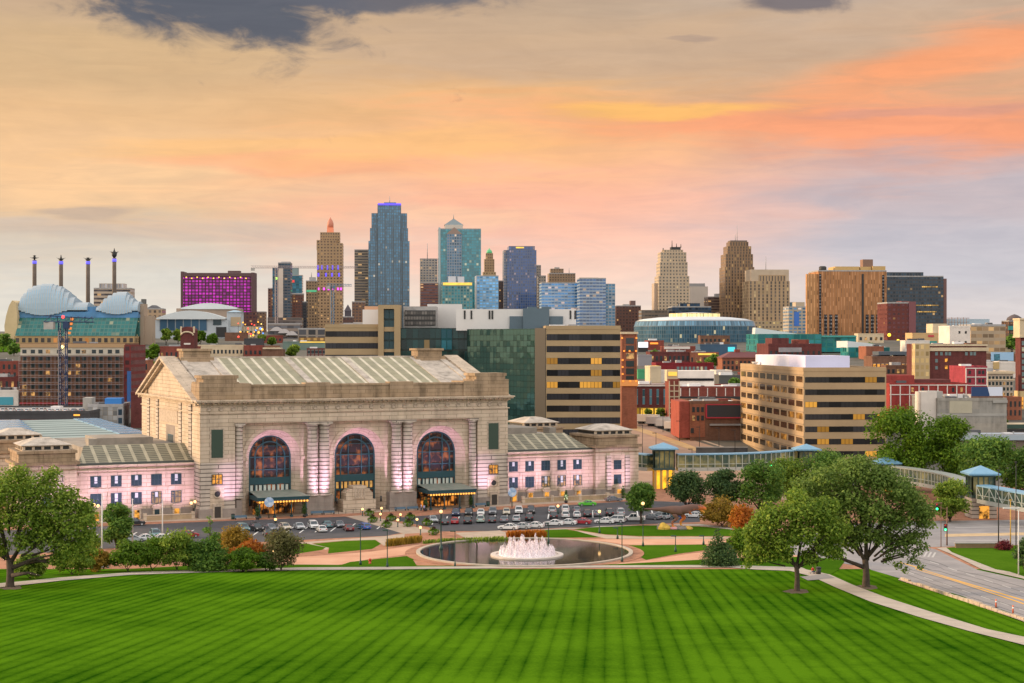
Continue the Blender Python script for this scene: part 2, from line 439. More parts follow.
pl('lawn_island', [(312, 544), (345, 541), (375, 540), (381, 544), (372, 549), (328, 553.5), (329, 548)], M_GRASS, .012)
pl('lawn_island', [(336, 567), (350, 562), (382, 558.5), (420, 555), (413, 560), (417, 566)], M_GRASS, .012)
pl('lawn_island', [(628, 545.5), (706, 544.5), (708, 550), (680, 553.5), (646, 560), (638, 556), (640, 551)], M_GRASS, .012)
pl('lawn_island', [(500, 533), (520, 531), (566, 529.3), (582, 532), (606, 537.5), (520, 538)], M_GRASS, .012)
pl('lawn_island', [(574, 529.5), (600, 526.5), (660, 525.5), (700, 526.5), (735, 530), (738, 536.3), (640, 536.3), (605, 534.5)], M_GRASS, .012)
# asphalt: two parking lots and the drive in front of the station
pl('parking_lot', [(-60, 560), (-60, 533), (100, 526.5), (200, 522), (345, 516.6), (404, 532.5), (386, 536), (240, 543), (100, 549)], M_ASPH, .008)
pl('parking_lot', [(388, 518.5), (510, 509), (640, 500.5), (700, 503), (700, 522), (560, 528), (500, 531), (440, 531.5), (428, 527)], M_ASPH, .008)
pl('walk', [(346, 516.4), (366, 515), (436, 532), (404, 534)], M_PAVE, .014)
pl('walk', [(455, 533), (500, 530.5), (520, 538), (470, 540.5)], M_PAVE, .014)
pl('walk', [(282, 543), (308, 541.8), (386, 536.2), (405, 533.5), (404, 538), (384, 546), (376, 540), (345, 540.6), (312, 543.2), (330, 547.5), (326, 550), (308, 543.6), (284, 543.8)], M_PAVE, .010)
pl('walk', [(500, 532.2), (560, 528.6), (660, 524.8), (700, 524), (735, 528.5), (735, 530), (700, 526), (660, 525.2), (600, 526), (574, 529), (540, 530.2), (500, 533)], M_CONC, .016)
pl('walk', [(574, 530.3), (606, 535), (640, 537), (738, 537), (738, 539), (606, 538.8), (584, 533.2)], M_PAVE, .016)
pl('station_forecourt', [(-60, 528), (200, 520.5), (350, 513.5), (500, 506.5), (640, 499), (640, 496), (500, 503), (350, 509.5), (200, 515), (-60, 520)], M_PAVE, .006)
M_DRIVE = mat('pink_paving', (.50, .24, .14), .85, col2=(.60, .35, .22), scale=.15)
pl('drive', [(240, 566), (300, 557), (370, 552), (420, 544.5), (470, 541), (600, 539.4), (760, 538), (760, 543.8), (640, 545), (560, 541.5), (500, 541.5), (440, 546), (410, 554), (370, 559), (330, 566.5)], M_DRIVE, .004)
pl('drive', [(560, 567.2), (640, 561.5), (690, 553.6), (740, 549), (800, 549), (800, 558), (735, 557.5), (640, 567.2)], M_DRIVE, .004)
# the lawn path
drape('lawn_path', PL_LO, M_CONC, .09, strip=PL_UP)
pl('path_shade_patch', [(800, 577.2), (826, 574.6), (836, 578.6), (808, 581)], mat('dark_concrete', (.20, .19, .18), .9, var=.15), .10)  # shade painted on the path as a darker sheet
# roads on the right
pl('road', [(1300, 714), (1080, 638), (1022, 617), (960, 595.5), (902, 579), (868, 568), (800, 556), (742, 549), (748, 543.5), (800, 538), (860, 534), (880, 535.5), (936, 549.6), (1023, 580), (1080, 600), (1300, 677)], M_ROAD, .02)
pl('road', [(790, 538), (860, 523.5), (940, 521), (1300, 516), (1300, 546), (1000, 545), (940, 547), (900, 548)], M_ROAD, .016)
pl('road_median', [(945, 534.2), (1100, 531), (1100, 534), (945, 537)], mat('sandy_paving', (.5, .36, .2), .9, var=.15), .03)
pl('corner_lawn', [(946, 548), (990, 545.6), (1060, 545.6), (1060, 590), (1010, 573), (950, 552.5)], M_GRASS, .04)
pl('sidewalk', [(936, 548.5), (946, 548), (952, 553), (1010, 572.5), (1060, 589), (1060, 593), (1022, 579), (950, 554)], M_CONC, .12)
pl('sidewalk', [(900, 579), (958, 597), (1022, 619), (1080, 642), (1080, 646), (1022, 622), (958, 599.3), (898, 580.6)], M_PAVE, .14)
for a in (([(900, 562.2), (922, 568.5), (960, 581), (1024, 600), (1024, 601.2), (960, 582), (922, 569.4), (900, 563)]), ([(915, 567.6), (960, 582.2), (1024, 603.5), (1024, 604.6), (960, 583), (915, 568.4)])):
    pl('lane_line', a, M_YEL, .026)
for k in range(6):
    x = 930+k*18; y = 561.5+k*5.9
    pl('lane_dash', [(x, y), (x+9, y+2.9), (x+9, y+3.5), (x, y+.6)], M_WORN, .026)
for k in range(7):
    x = 905+k*19; y = 571+k*6.3
    pl('lane_dash', [(x, y), (x+9, y+3), (x+9, y+3.6), (x, y+.6)], M_WORN, .026)

for px_, py_ in ((10, 587.4), (797, 591.4), (866, 587.4)): pl('soil_patch', [(px_+(11+2*(i % 3))*cos(i*pi/8), py_+(2.0+.5*(i % 2))*sin(i*pi/8)) for i in range(16)], mat('bare_soil', (.075, .05, .03), .95, var=.3, scale=1.5) if 'bare_soil' not in D.materials else D.materials['bare_soil'], .012)
for k, (dy, w_) in enumerate(((-12.5, .5), (-8, .4), (-3.6, .55), (3.2, .5), (8.5, .4), (13.5, .45))):
    pts = [(905, 563.5+dy*.75), (940, 574.5+dy*.9), (985, 588.6+dy), (1030, 602.5+dy*1.08)]
    pl('tar_seam', pts+[(x, y+w_) for x, y in pts[::-1]], M_SEAM, .024)
for k in range(8):
    x = 905+k*4.2; y = 550.2+k*.35
    pl('crosswalk_bar', [(x, y), (x+2, y+.1), (x-1, y+5), (x-3, y+4.8)], M_WORN, .03)
for y in (527.5, 541.0):
    pl('lane_line', [(955, y), (1100, y-2.2), (1100, y-1.8), (955, y+.4)], M_WORN, .03)
# parking bay lines
lines = MB()
def bayline(x0, y0, x1, y1, w=.14):
    a, b = Vector(G(x0, y0)), Vector(G(x1, y1)); n = (b-a).normalized().cross(Vector((0, 0, 1)))*w
    for p in (a, b): p.z += .014
    lines.quad(a+n, a-n, b-n, b+n)
for k in range(11): bayline(222+k*15.5, 537-k*.8, 233+k*15.3, 529.5-k*.75)
for k in range(9): bayline(432+k*12.3, 524.5-k*.5, 435.5+k*12.0, 517-k*.6)
for k in range(9): bayline(548+k*15, 519-k*.5, 549+k*14.6, 512-k*.5)
for k in range(6): bayline(85+k*19, 541-k*.9, 99+k*19, 534-k*.8)
o = lines.build('bay_lines', M_WHITE); o['kind'] = 'structure'

# ------------------------------------------------------------------ pool and fountain
pc = Vector((PX(524.5, 322), 322, 0))
M_WATER = mat('pool_water', (.012, .016, .012), .06, spec=.6)
q = NT(M_WATER.node_tree); bn = q.new('ShaderNodeBump'); bn.inputs['Strength'].default_value = .06
q.put(bn.inputs['Height'], q.noise(q.new('ShaderNodeTexCoord').outputs['Object'], 2.2, 3, .6)); q.l.new(bn.outputs[0], q.n['Principled BSDF'].inputs['Normal'])
def ring(mb, r0, r1, z0, z1, seg=72, mi=0):
    n = []
    for r, z in ((r0, z0), (r0, z1), (r1, z1), (r1, z0)): n.append(mb.add([(r*cos(2*pi*j/seg), r*sin(2*pi*j/seg), z) for j in range(seg)]))
    for i in range(4):
        for j in range(seg):
            jj = (j+1) % seg; mb.face((n[i]+jj, n[i]+j, n[(i+1) % 4]+j, n[(i+1) % 4]+jj), mi)
    return mb
wt = MB(); wt.poly([(21.2*cos(2*pi*j/72), 21.2*sin(2*pi*j/72), 0.16) for j in range(72)])
o = wt.build('pool_water', M_WATER, loc=pc); o['kind'] = 'structure'
fr = thing('pool_basin', 'round stone rimmed pool with a pink brick surround in front of the station', 'pool', pc)
ring(MB(), 21.0, 21.8, -.2, .32).build('stone_rim', mat('rim_stone', (.40, .34, .27), .8, var=.15, scale=.6), fr)
ring(MB(), 21.9, 24.0, -.1, .06).build('brick_surround', M_BRICKP, fr)
ft = thing('fountain', 'floodlit white fountain jets rising from a round stone island in the pool', 'fountain', (PX(527, 316), 316, 0))
ring(ring(MB(), 6.2, 7.2, -.1, .45), 5.2, 6.2, -.1, .3).build('stone_ring', mat('pale_stone', (.55, .48, .42), .8, var=.12), ft)
M_JET = D.materials.new('fountain_water'); M_JET.use_nodes = True
q = NT(M_JET.node_tree); b = q.n['Principled BSDF']; b.inputs['Base Color'].default_value = (.72, .64, .66, 1); b.inputs['Roughness'].default_value = .4
b.inputs['Emission Color'].default_value = (1, .78, .84, 1); b.inputs['Emission Strength'].default_value = .15  # glow put into the water in place of floodlights
q.put(b.inputs['Alpha'], q.smooth(q.noise(q.v('MULTIPLY', q.new('ShaderNodeTexCoord').outputs['Object'], (1, 1, .35)), 3.5, 4, .7), .38, .74))
rnd = random.Random(4)
def jet(x, y, h, r):
    mb = MB(); seg = 7; pr = []
    for i in range(9):
        u = i/8; pr.append((r*(1.5-.1*u)*(1-u)**.55+.06+rnd.uniform(-.05, .05)*r, u*h))
    mb.lathe(pr, (x, y, .2), seg)
    for k in range(26):                              # spray round the column
        a = rnd.uniform(0, 2*pi); d = rnd.uniform(.3, 1.0)*r*1.5; z = h*rnd.uniform(.0, .8)**1.3; s_ = rnd.uniform(.06, .17)
        p = Vector((x+d*cos(a), y+d*sin(a), .25+z)); e = Vector((rnd.uniform(-1, 1), rnd.uniform(-1, 1), rnd.uniform(-1, 1))).normalized()*s_; f_ = e.orthogonal().normalized()*s_
        mb.quad(p+e, p+f_, p-e*2, p-f_)
    return mb
for ring_r, n_, h_ in ((5.2, 30, 2.2), (3.6, 14, 3.7), (1.7, 6, 4.3)):
    for k in range(n_):
        a = 2*pi*k/n_+.1; jet(ring_r*cos(a), ring_r*sin(a), h_*rnd.uniform(.72, 1.08), .34 if ring_r < 5 else .3).build('jet', M_JET, ft)
o = MB().lathe([(5.6, .0), (5.6, .10), (.1, .12)], (0, 0, .3), 30).build('foam', mat('foam', (.82, .78, .78), .6, var=.1, scale=1.5), ft)

# ------------------------------------------------------------------ the station
TH = atan(.00029*F); CT, ST = cos(TH), sin(TH)
SY = 417.956; T0 = -(512-200)/F*SY/(CT+(312/F)*ST)
SO = Vector((T0*CT, SY+T0*ST, 0))                   # front left corner of the head house
def S2W(lx, ly, z=0): return (SO.x+lx*CT-ly*ST, SO.y+lx*ST+ly*CT, z)
def SL(x, d=0):
    a = (x-CX)/F; t_ = (a*(SY+d*CT)+d*ST)/(CT-a*ST); return t_-T0
def SZ(x, y, d=0):
    lx = SL(x, d); return H-(y-CY)*(SO.y+lx*ST+d*CT)/F
M_LIME = stone('limestone', (.55, .44, .325), (.60, .49, .37), 4.6, .95, .56, .06)
M_LIMEB = stone('banded_limestone', (.52, .44, .365), (.56, .48, .40), 9.0, .98, .30, .12)
M_ATTIC = stone('weathered_limestone', (.35, .25, .155), (.40, .29, .19), 4.2, .95, .6, .045, stain=.36)
M_LIMED = mat('carved_limestone', (.42, .34, .26), .85, var=.3, scale=1.6, bump=.5)
M_PLINTH = stone('granite_plinth', (.30, .25, .215), (.33, .28, .24), 2.2, .9, .75, .015)
M_ROOFST = stone('roof_stone', (.52, .45, .37), (.56, .49, .41), 2.2, 1.2, .75, .03, stain=.3)
M_TEAL = mat('teal_metal', (.008, .055, .070), .45, spec=.5)
M_DARK = mat('dark_opening', (.02, .02, .02), .6)
M_BRONZE = mat('dark_bronze', (.035, .028, .022), .5)
def glass_mat(name, base, lit=None, k=.0, scale=.35, thr=(.45, .6), rough=.08, frac=1):
    m = D.materials.new(name); m.use_nodes = True; q = NT(m.node_tree); b = q.n['Principled BSDF']
    b.inputs['Roughness'].default_value = rough; b.inputs['Specular IOR Level'].default_value = .25
    b.inputs['Base Color'].default_value = (*base, 1)
    if lit:
        tc = q.new('ShaderNodeTexCoord').outputs['Object']; rn = q.new('ShaderNodeObjectInfo').outputs['Random']
        f = q.smooth(q.noise(q.v('ADD', tc, q.comb(q.m('MULTIPLY', rn, 90), 0, 0)), scale, 3, .6), *thr)
        b.inputs['Emission Color'].default_value = (*lit, 1); q.put(b.inputs['Emission Strength'], q.m('MULTIPLY', q.m('MULTIPLY', f, k), q.m('LESS_THAN', rn, frac)))
    return m
M_HALL = glass_mat('hall_window_glass', (.035, .028, .03), (.9, .24, .04), .42, .42, (.46, .72), .10)
M_WARM = glass_mat('lit_window_glass', (.05, .03, .015), (1, .42, .06), 1.1, .8, (.3, .6))
M_GLD = glass_mat('window_glass', (.03, .055, .065), (1, .5, .12), .6, .7, (.3, .7), frac=.3)
def tile_mat(a=(.20, .19, .11), bb=(.46, .42, .28), cc=(.62, .56, .42), nm='skylight_roof'):
    m = D.materials.new(nm); m.use_nodes = True; q = NT(m.node_tree); b = q.n['Principled BSDF']; b.inputs['Roughness'].default_value = .6
    u, v, _ = q.sep(q.new('ShaderNodeUVMap').outputs[0])
    rib = q.m('LESS_THAN', q.m('ABSOLUTE', q.m('SUBTRACT', q.m('FRACT', q.m('DIVIDE', u, 3.05)), .5)), .13)
    bar = q.m('LESS_THAN', q.m('FRACT', q.m('DIVIDE', v, 1.0)), .34)
    c = q.mix(bar, a, bb); c = q.mix(rib, c, cc)
    n = q.noise(q.new('ShaderNodeTexCoord').outputs['Object'], .3, 5, .6)
    q.put(b.inputs['Base Color'], q.mix(1, c, q.ramp(n, [(.3, (.72, .72, .70)), (.7, (1.12, 1.1, 1.08))]), 'MULTIPLY'))
    return m
M_TILE = tile_mat(); M_TILE2 = tile_mat((.11, .105, .07), (.30, .275, .18), (.40, .36, .25), 'wing_tile_roof')

st = thing('union_station', 'monumental beige stone railway station with three tall arched windows and pink floodlights', 'station', SO, TH)
SEP = {'canopy_posts', 'plinth', 'impost', 'pilaster', 'raking_cornice', 'window_surround', 'corner_block'}
def P(name, mb, m, parent=st):
    if name in SEP:
        for q_ in mb.split(): o = q_.build(name, m, parent)
        return o
    return mb.build(name, m, parent)

def arch_bay(mb, x0, x1, z0, z1, c, r, zs, y, mi=0, seg=20):
    """wall panel at depth y with an arched opening of radius r, springing at zs"""
    mb.quad((x0, y, z0), (c-r, y, z0), (c-r, y, zs), (x0, y, zs), mi); mb.quad((c+r, y, z0), (x1, y, z0), (x1, y, zs), (c+r, y, zs), mi)
    A = [(c-r*cos(pi*i/seg), zs+r*sin(pi*i/seg)) for i in range(seg+1)]
    B = []
    for i in range(seg+1):
        dx, dz = -cos(pi*i/seg), sin(pi*i/seg)
        k = min(((x1-c) if dx > 0 else (c-x0))/max(abs(dx), 1e-6), (z1-zs)/max(dz, 1e-6)); B.append((c+dx*k, zs+dz*k))
    for i in range(seg):
        pts = [(A[i][0], y, A[i][1]), (A[i+1][0], y, A[i+1][1]), (B[i+1][0], y, B[i+1][1])]
        if abs(B[i][0]-B[i+1][0]) > .01 and abs(B[i][1]-B[i+1][1]) > .01: pts.append((B[i][0] if B[i][1] < B[i+1][1] else B[i+1][0], y, max(B[i][1], B[i+1][1])))
        pts.append((B[i][0], y, B[i][1])); mb.poly(pts[::-1], mi)
def arch_reveal(mb, c, ra, ya, rb, yb, zs, z0, mi=0, seg=20):
    def pr(r, y): return [(c-r, y, z0)]+[(c-r*cos(pi*i/seg), y, zs+r*sin(pi*i/seg)) for i in range(seg+1)]+[(c+r, y, z0)]
    a, b = pr(ra, ya), pr(rb, yb)
    for i in range(len(a)-1): mb.quad(a[i], a[i+1], b[i+1], b[i], mi)

WD = 66.0                                            # depth of the head house
BAYS = (18.5, 40.6, 62.7); RX = 81.2
w = MB()
# outer piers of the front, banded below
for x0, x1 in ((0, 8.6), (72.6, RX)):
    for z0, z1, k in ((2.1, 13.2, 1), (13.2, 22.6, 0)): w.box(x0, x1, 0, 9.9, z0, z1, k)
for c in BAYS:
    arch_bay(w, c-9.6, c+9.6, 0, 22.6, c, 6.9, 13.9, 1.5)
for x0, x1 in ((8.6, 8.9), (28.1, 31.0), (50.2, 53.1), (72.3, 72.6)): w.box(x0, x1, 1.2, 3, 0, 22.6)
w.box(8.6, 72.6, 5.2, 9.8, 0, 28)                     # wall behind the glass
w.box(.0, RX, 10, WD, 0, 27.4)
w.box(-.0, RX, -.02, 9.95, 22.6, 25.2)                # architrave and frieze
w.box(.1, RX-.1, .12, 9.95, 25.2, 27.2)
P('wall', w, [M_LIME, M_LIMEB])
pl_ = MB(); pl_.box(-.35, 8.9, -.5, 4, -.4, 2.1); pl_.box(72.3, RX+.35, -.5, 4, -.4, 2.1)
for x in (29.55, 51.65): pl_.box(x-3.6, x+3.6, -1.1, 3, -.4, 4.4); pl_.box(x-3.8, x+3.8, -1.3, 3, -.4, 1.2)
pl_.box(8.9, 10.3, -.2, 3, -.4, 4.0); pl_.box(70.9, 72.3, -.2, 3, -.4, 4.0)
P('plinth', pl_, M_PLINTH)
for c in BAYS:
    rv = MB(); arch_reveal(rv, c, 6.9, 1.45, 5.3, 4.3, 13.9, 0, 0, 28)
    P('arch_reveal', rv, M_LIME)
    rv = MB(); arch_bay(rv, c-8.3, c+8.3, 14.6, 14.7, c, 0, 0, 0) if 0 else None
    for i in range(24):                               # moulded archivolt
        a, b = pi*i/24, pi*(i+1)/24
        f_ = lambda r, y, t_: (c-r*cos(t_), y, 13.9+r*sin(t_))
        rv.quad(f_(6.9, 1.2, a), f_(6.9, 1.2, b), f_(7.8, 1.2, b), f_(7.8, 1.2, a)); rv.quad(f_(7.8, 1.2, a), f_(7.8, 1.2, b), f_(7.8, 1.5, b), f_(7.8, 1.5, a)); rv.quad(f_(6.9, 1.5, a), f_(6.9, 1.5, b), f_(6.9, 1.2, b), f_(6.9, 1.2, a))
    P('archivolt', rv, M_LIME)
    im = MB()
    for s in (-1, 1): im.box(min(c+s*6.75, c+s*8.9), max(c+s*6.75, c+s*8.9), .95, 2.2, 13.3, 14.1)
    P('impost', im, M_LIME)
    # the great window: glass, teal frame
    g = MB(); A = [(c-5.4*cos(pi*i/24), 13.9+5.4*sin(pi*i/24)) for i in range(25)]
    g.poly([(c-5.4, 4.5, 2)]+[(x, 4.5, z) for x, z in A]+[(c+5.4, 4.5, 2)][::1])
    gl = P('arched_window', g, M_HALL)
    f_ = MB()
    for r0, r1 in ((5.0, 5.45), (3.65, 3.95)):
        for i in range(24):
            a, b = pi*i/24, pi*(i+1)/24; p = lambda r, y, t_: (c-r*cos(t_), y, 13.9+r*sin(t_))
            f_.quad(p(r0, 4.25, a), p(r0, 4.25, b), p(r1, 4.25, b), p(r1, 4.25, a)); f_.quad(p(r0, 4.25, b), p(r0, 4.25, a), p(r0, 4.5, a), p(r0, 4.5, b)); f_.quad(p(r1, 4.25, a), p(r1, 4.25, b), p(r1, 4.5, b), p(r1, 4.5, a))
    for x, tw in ((-5.2, .22), (-3.8, .16), (-1.75, .11), (0, .0), (1.75, .11), (3.8, .16), (5.2, .22)):
        if tw: f_.box(c+x-tw, c+x+tw, 4.2, 4.5, 2.2, 13.9+sqrt(max(0, 5.2**2-x*x)) if abs(x) < 3 or abs(x) > 5 else 13.9)
    for z, th_ in ((13.9, .12), (10.8, .10), (16.6, .06)): f_.box(c-5.2+(z > 14)*.6, c+5.2-(z > 14)*.6, 4.22, 4.5, z-th_, z+th_)
    f_.box(c-5.3, c+5.3, 4.1, 4.49, 7.2, 8.9)         # spandrel panel
    f_.box(c-5.3, c+5.3, 4.15, 4.49, 5.0, 5.3)
    fo = P('window_frame', f_, M_TEAL, gl)
    pn = MB()
    for k in range(9): pn.box(c-5+k*1.12, c-5+k*1.12+.72, 4.33, 4.42, 5.45, 7.05)
    pan = P('transom_lights', pn, mat('frosted_panes', (.52, .58, .52), .3) if c != BAYS[1] else glass_mat('warm_panes', (.2, .14, .06), (1, .5, .12), .55, .5, (.3, .6)), gl)
# columns
for c in (28.05, 31.05, 50.15, 53.15, 9.75, 71.45):
    half = c in (9.75, 71.45); r = 1.32 if not half else .95
    cm = MB(); y = -.05 if not half else .7
    cm.lathe([(r*1.22, 4.4), (r*1.22, 4.75), (r*1.06, 5.1)]+[q for k in range(9) for q in ((r*1.04, 5.15+k*.98), (r*1.04, 5.98+k*.98), (r*.97, 6.02+k*.98), (r*.97, 6.1+k*.98))]+[(r, 14), (r*.9, 20.9), (r*1.05, 21.0), (r*.95, 21.2)], (c, y, 0), 24, 0, False)
    cm.lathe([(r*.95, 21.2), (r*1.12, 21.5), (r*1.1, 21.7), (r*1.35, 22.1)], (c, y, 0), 16); cm.box(c-r*1.35, c+r*1.35, y-r*1.3, y+r*1.3, 22.1, 22.62)
    P('column', cm, M_LIMEB)
cx_ = MB()                                            # gap panels between the paired columns
for x in (29.55, 51.65): cx_.box(x-.55, x+.55, .9, 2.6, 4.4, 22.6)
P('pilaster', cx_, M_LIME)
co_ = MB()                                            # cornice
co_.box(-.5, RX+.5, -.55, WD+.4, 27.2, 27.5); co_.box(-1.1, RX+1.1, -1.2, WD+.9, 27.65, 28.0); co_.box(-1.4, RX+1.4, -1.5, WD+1.2, 28.0, 28.3); co_.box(-.35, RX+.35, -.35, WD, 25.0, 25.25)
P('cornice', co_, M_LIME)
dn = MB()
for k in range(64): x = .2+k*1.28; dn.box(x, x+.62, -1.0, -.45, 27.25, 27.66)
P('dentils', dn, M_ATTIC)
for k in range(27):
    x = 2.2+k*2.95
    if 0 < x < RX-1: P('frieze_medallion', MB().lathe([(.62, 0), (.62, .12), (.4, .2), (.38, .1), (.05, .24)], (0, 0, 0), 12), M_LIMED).matrix_local = Matrix.Translation((x, .1, 26.15)) @ Matrix.Rotation(pi/2, 4, 'X')
# attic with stepped corner blocks
at = MB(); at.box(3, RX-3, .3, 3.2, 28.3, 31.6); at.box(2.8, RX-2.8, .1, 3.4, 31.4, 31.9); at.box(29.5-3.2, 29.5+3.2, .0, 3.3, 28.3, 32.25); at.box(51.6-3.2, 51.6+3.2, .0, 3.3, 28.3, 32.25)
P('attic', at, M_ATTIC)
for s in (0, 1):
    b = MB(); X = lambda a: a if s == 0 else RX-a
    for a0, a1, y1, z0, z1 in ((-.2, 12.6, 8, 28.3, 32.2), (-.2, 9.6, 7.4, 32.2, 32.6), (.8, 9.0, 7, 32.6, 33.5), (.4, 9.4, 7.4, 33.5, 34.2)):
        x0, x1 = sorted((X(a0), X(a1))); b.box(x0, x1, -.1, y1, z0, z1)
    P('corner_block', b, M_ATTIC)
    b = MB()
    for a0, a1, y1, z0, z1 in ((-.2, 9.6, WD, 28.3, 30.4), (.8, 9.0, WD-1, 30.4, 31.5)):
        x0, x1 = sorted((X(a0), X(a1))); b.box(x0, x1, WD-7, y1, z0, z1)
    P('corner_block', b, M_ATTIC)
# main roof: stone ends, glazed tile field with stone ribs
RY0, RYR, RY1, ZE, ZR = 5.0, 37.5, 65.0, 28.9, 38.0
def roof_seg(x0, x1, m, dz=0):
    r = MB(); e = ZE+dz; z = ZR+dz
    L1 = sqrt((RYR-RY0)**2+(ZR-ZE)**2)
    n = r.add([(x0, RY0, e), (x1, RY0, e), (x1, RYR, z), (x0, RYR, z), (x1, RY1, e), (x0, RY1, e)])
    r.face((n, n+1, n+2, n+3), 0, [(x0, 0), (x1, 0), (x1, L1), (x0, L1)]); r.face((n+3, n+2, n+4, n+5), 0, [(x0, L1), (x1, L1), (x1, 0), (x0, 0)])
    r.face((n+3, n+5, n), 0); r.face((n+1, n+4, n+2), 0)
    return r
P('roof', roof_seg(.3, RX-.3, M_ROOFST), M_ROOFST)
P('skylight_roof', roof_seg(12.6, RX-12.6, M_TILE, .14), M_TILE)
rb = MB()
for x, w_ in ((11.8, .7), (12.9, .35), (32.4, .9), (48.8, .9), (RX-12.9, .35), (RX-11.8, .7), (4.2, .8), (RX-4.2, .8)):
    for y0, z0, y1, z1 in ((RY0, ZE, RYR, ZR), (RYR, ZR, RY1, ZE)):
        d = .32; rb.poly([(x-w_, y0, z0+d), (x+w_, y0, z0+d), (x+w_, y1, z1+d), (x-w_, y1, z1+d)]); rb.poly([(x-w_, y0, z0), (x-w_, y0, z0+d), (x-w_, y1, z1+d), (x-w_, y1, z1)]); rb.poly([(x+w_, y0, z0), (x+w_, y1, z1), (x+w_, y1, z1+d), (x+w_, y0, z0+d)])
rb.box(10, RX-10, RYR-.5, RYR+.5, ZR-.1, ZR+.45)
P('roof_ribs', rb, M_ROOFST)
for x0 in (4.2, RX-11.4):
    b = MB().box(x0, x0+7.2, RYR-2.5, RYR+2.5, ZR-1.5, ZR+1.9).box(x0-.4, x0+7.6, RYR-3, RYR+3, ZR+1.9, ZR+2.5)
    b.box(x0-.8, x0+8, RYR-3.2, RYR+3.2, ZR-1.5, ZR+.3); P('ridge_block', b, M_ATTIC)
# gable ends
for s in (0, 1):
    X = lambda a: a if s == 0 else RX-a
    gb = MB(); gb.yz([(RY0-1, 28.3), (RY1+1, 28.3), (RYR, ZR-.2)][::(1 if s else -1)][::1], *sorted((X(.25), X(2.2)))); P('gable', gb, M_LIME)
    for y0, z0, y1, z1 in ((RY0-3.6, 28.3, RYR, ZR+.6), (RYR, ZR+.6, RY1+2.2, 28.3)):
        rk = MB(); x0, x1 = sorted((X(-1.5), X(2.6)))
        for dz, o0 in ((0, 0), (-.75, .7)):
            xx0, xx1 = (x0+o0, x1) if s == 0 else (x0, x1-o0)
            rk.yz([(y0, z0+dz-.7), (y1, z1+dz-.7), (y1, z1+dz), (y0, z0+dz)], xx0, xx1)
        P('raking_cornice', rk, M_LIME)
    so_ = MB(); x0, x1 = sorted((X(-.25), X(.6)))
    for y in (9.5, 20, 46, 57): so_.box(x0, x1, y-1.3, y+1.3, 2, 27.2)
    P('pilaster', so_, M_LIMEB)
    tall = MB(); x0, x1 = sorted((X(-.06), X(.5)))
    for y in (33,): tall.box(x0, x1, y-7.0, y+3.0, 5, 21)
    P('side_recess', tall, M_PLINTH)
    P('side_window', MB().box(*sorted((X(-.1), X(.4))), 27.6, 34, 6, 18.6), M_GLD)
    fz = MB(); fz.box(*sorted((X(-.12), X(.4))), 23, 43, 21.5, 25.0); P('carved_panel', fz, M_LIMED)
# outer bay windows, roundels, doors
for s in (0, 1):
    X = lambda a: a if s == 0 else RX-a
    c = X(4.15)
    tp = MB().box(c-1.75, c+1.75, -.12, .3, 14.0, 21.6); P('window_surround', tp, M_LIMED)
    P('tall_window', MB().box(c-1.42, c+1.42, -.17, .1, 14.4, 21.2), mat('green_shutter_glass', (.035, .06, .045), .25))
    o = P('small_window', MB().box(c-1.25, c+1.25, -.1, .1, 8.0, 10.4), M_WARM)
    f_ = MB()
    for x in (-1.25, -.4, .4, 1.25): f_.box(c+x-.1, c+x+.1, -.18, 0, 8.0, 10.4)
    for z in (8, 9.2, 10.3): f_.box(c-1.25, c+1.25, -.16, 0, z, z+.14)
    P('window_frame', f_, M_BRONZE, o)
    P('roundel_panel', MB().box(c-1.7, c+1.7, -.14, .2, 2.2, 7.3), M_LIME)
    rr = P('roundel', MB().lathe([(1.05, 0), (1.05, .2), (.72, .28), (.7, .1)], (0, 0, 0), 20), M_LIME); rr.matrix_local = Matrix.Translation((c, -.12, 5.7)) @ Matrix.Rotation(pi/2, 4, 'X')
    rr2 = P('round_window', MB().lathe([(.72, 0), (.72, .06)], (0, 0, 0), 20), M_DARK, rr); rr2.location = (0, 0, .1)
    P('door_case', MB().box(c-1.15, c+1.15, -.66, .1, .0, 3.4), M_LIMED)
    P('door', MB().box(c-.75, c+.75, -.72, -.3, .05, 2.7), M_BRONZE)
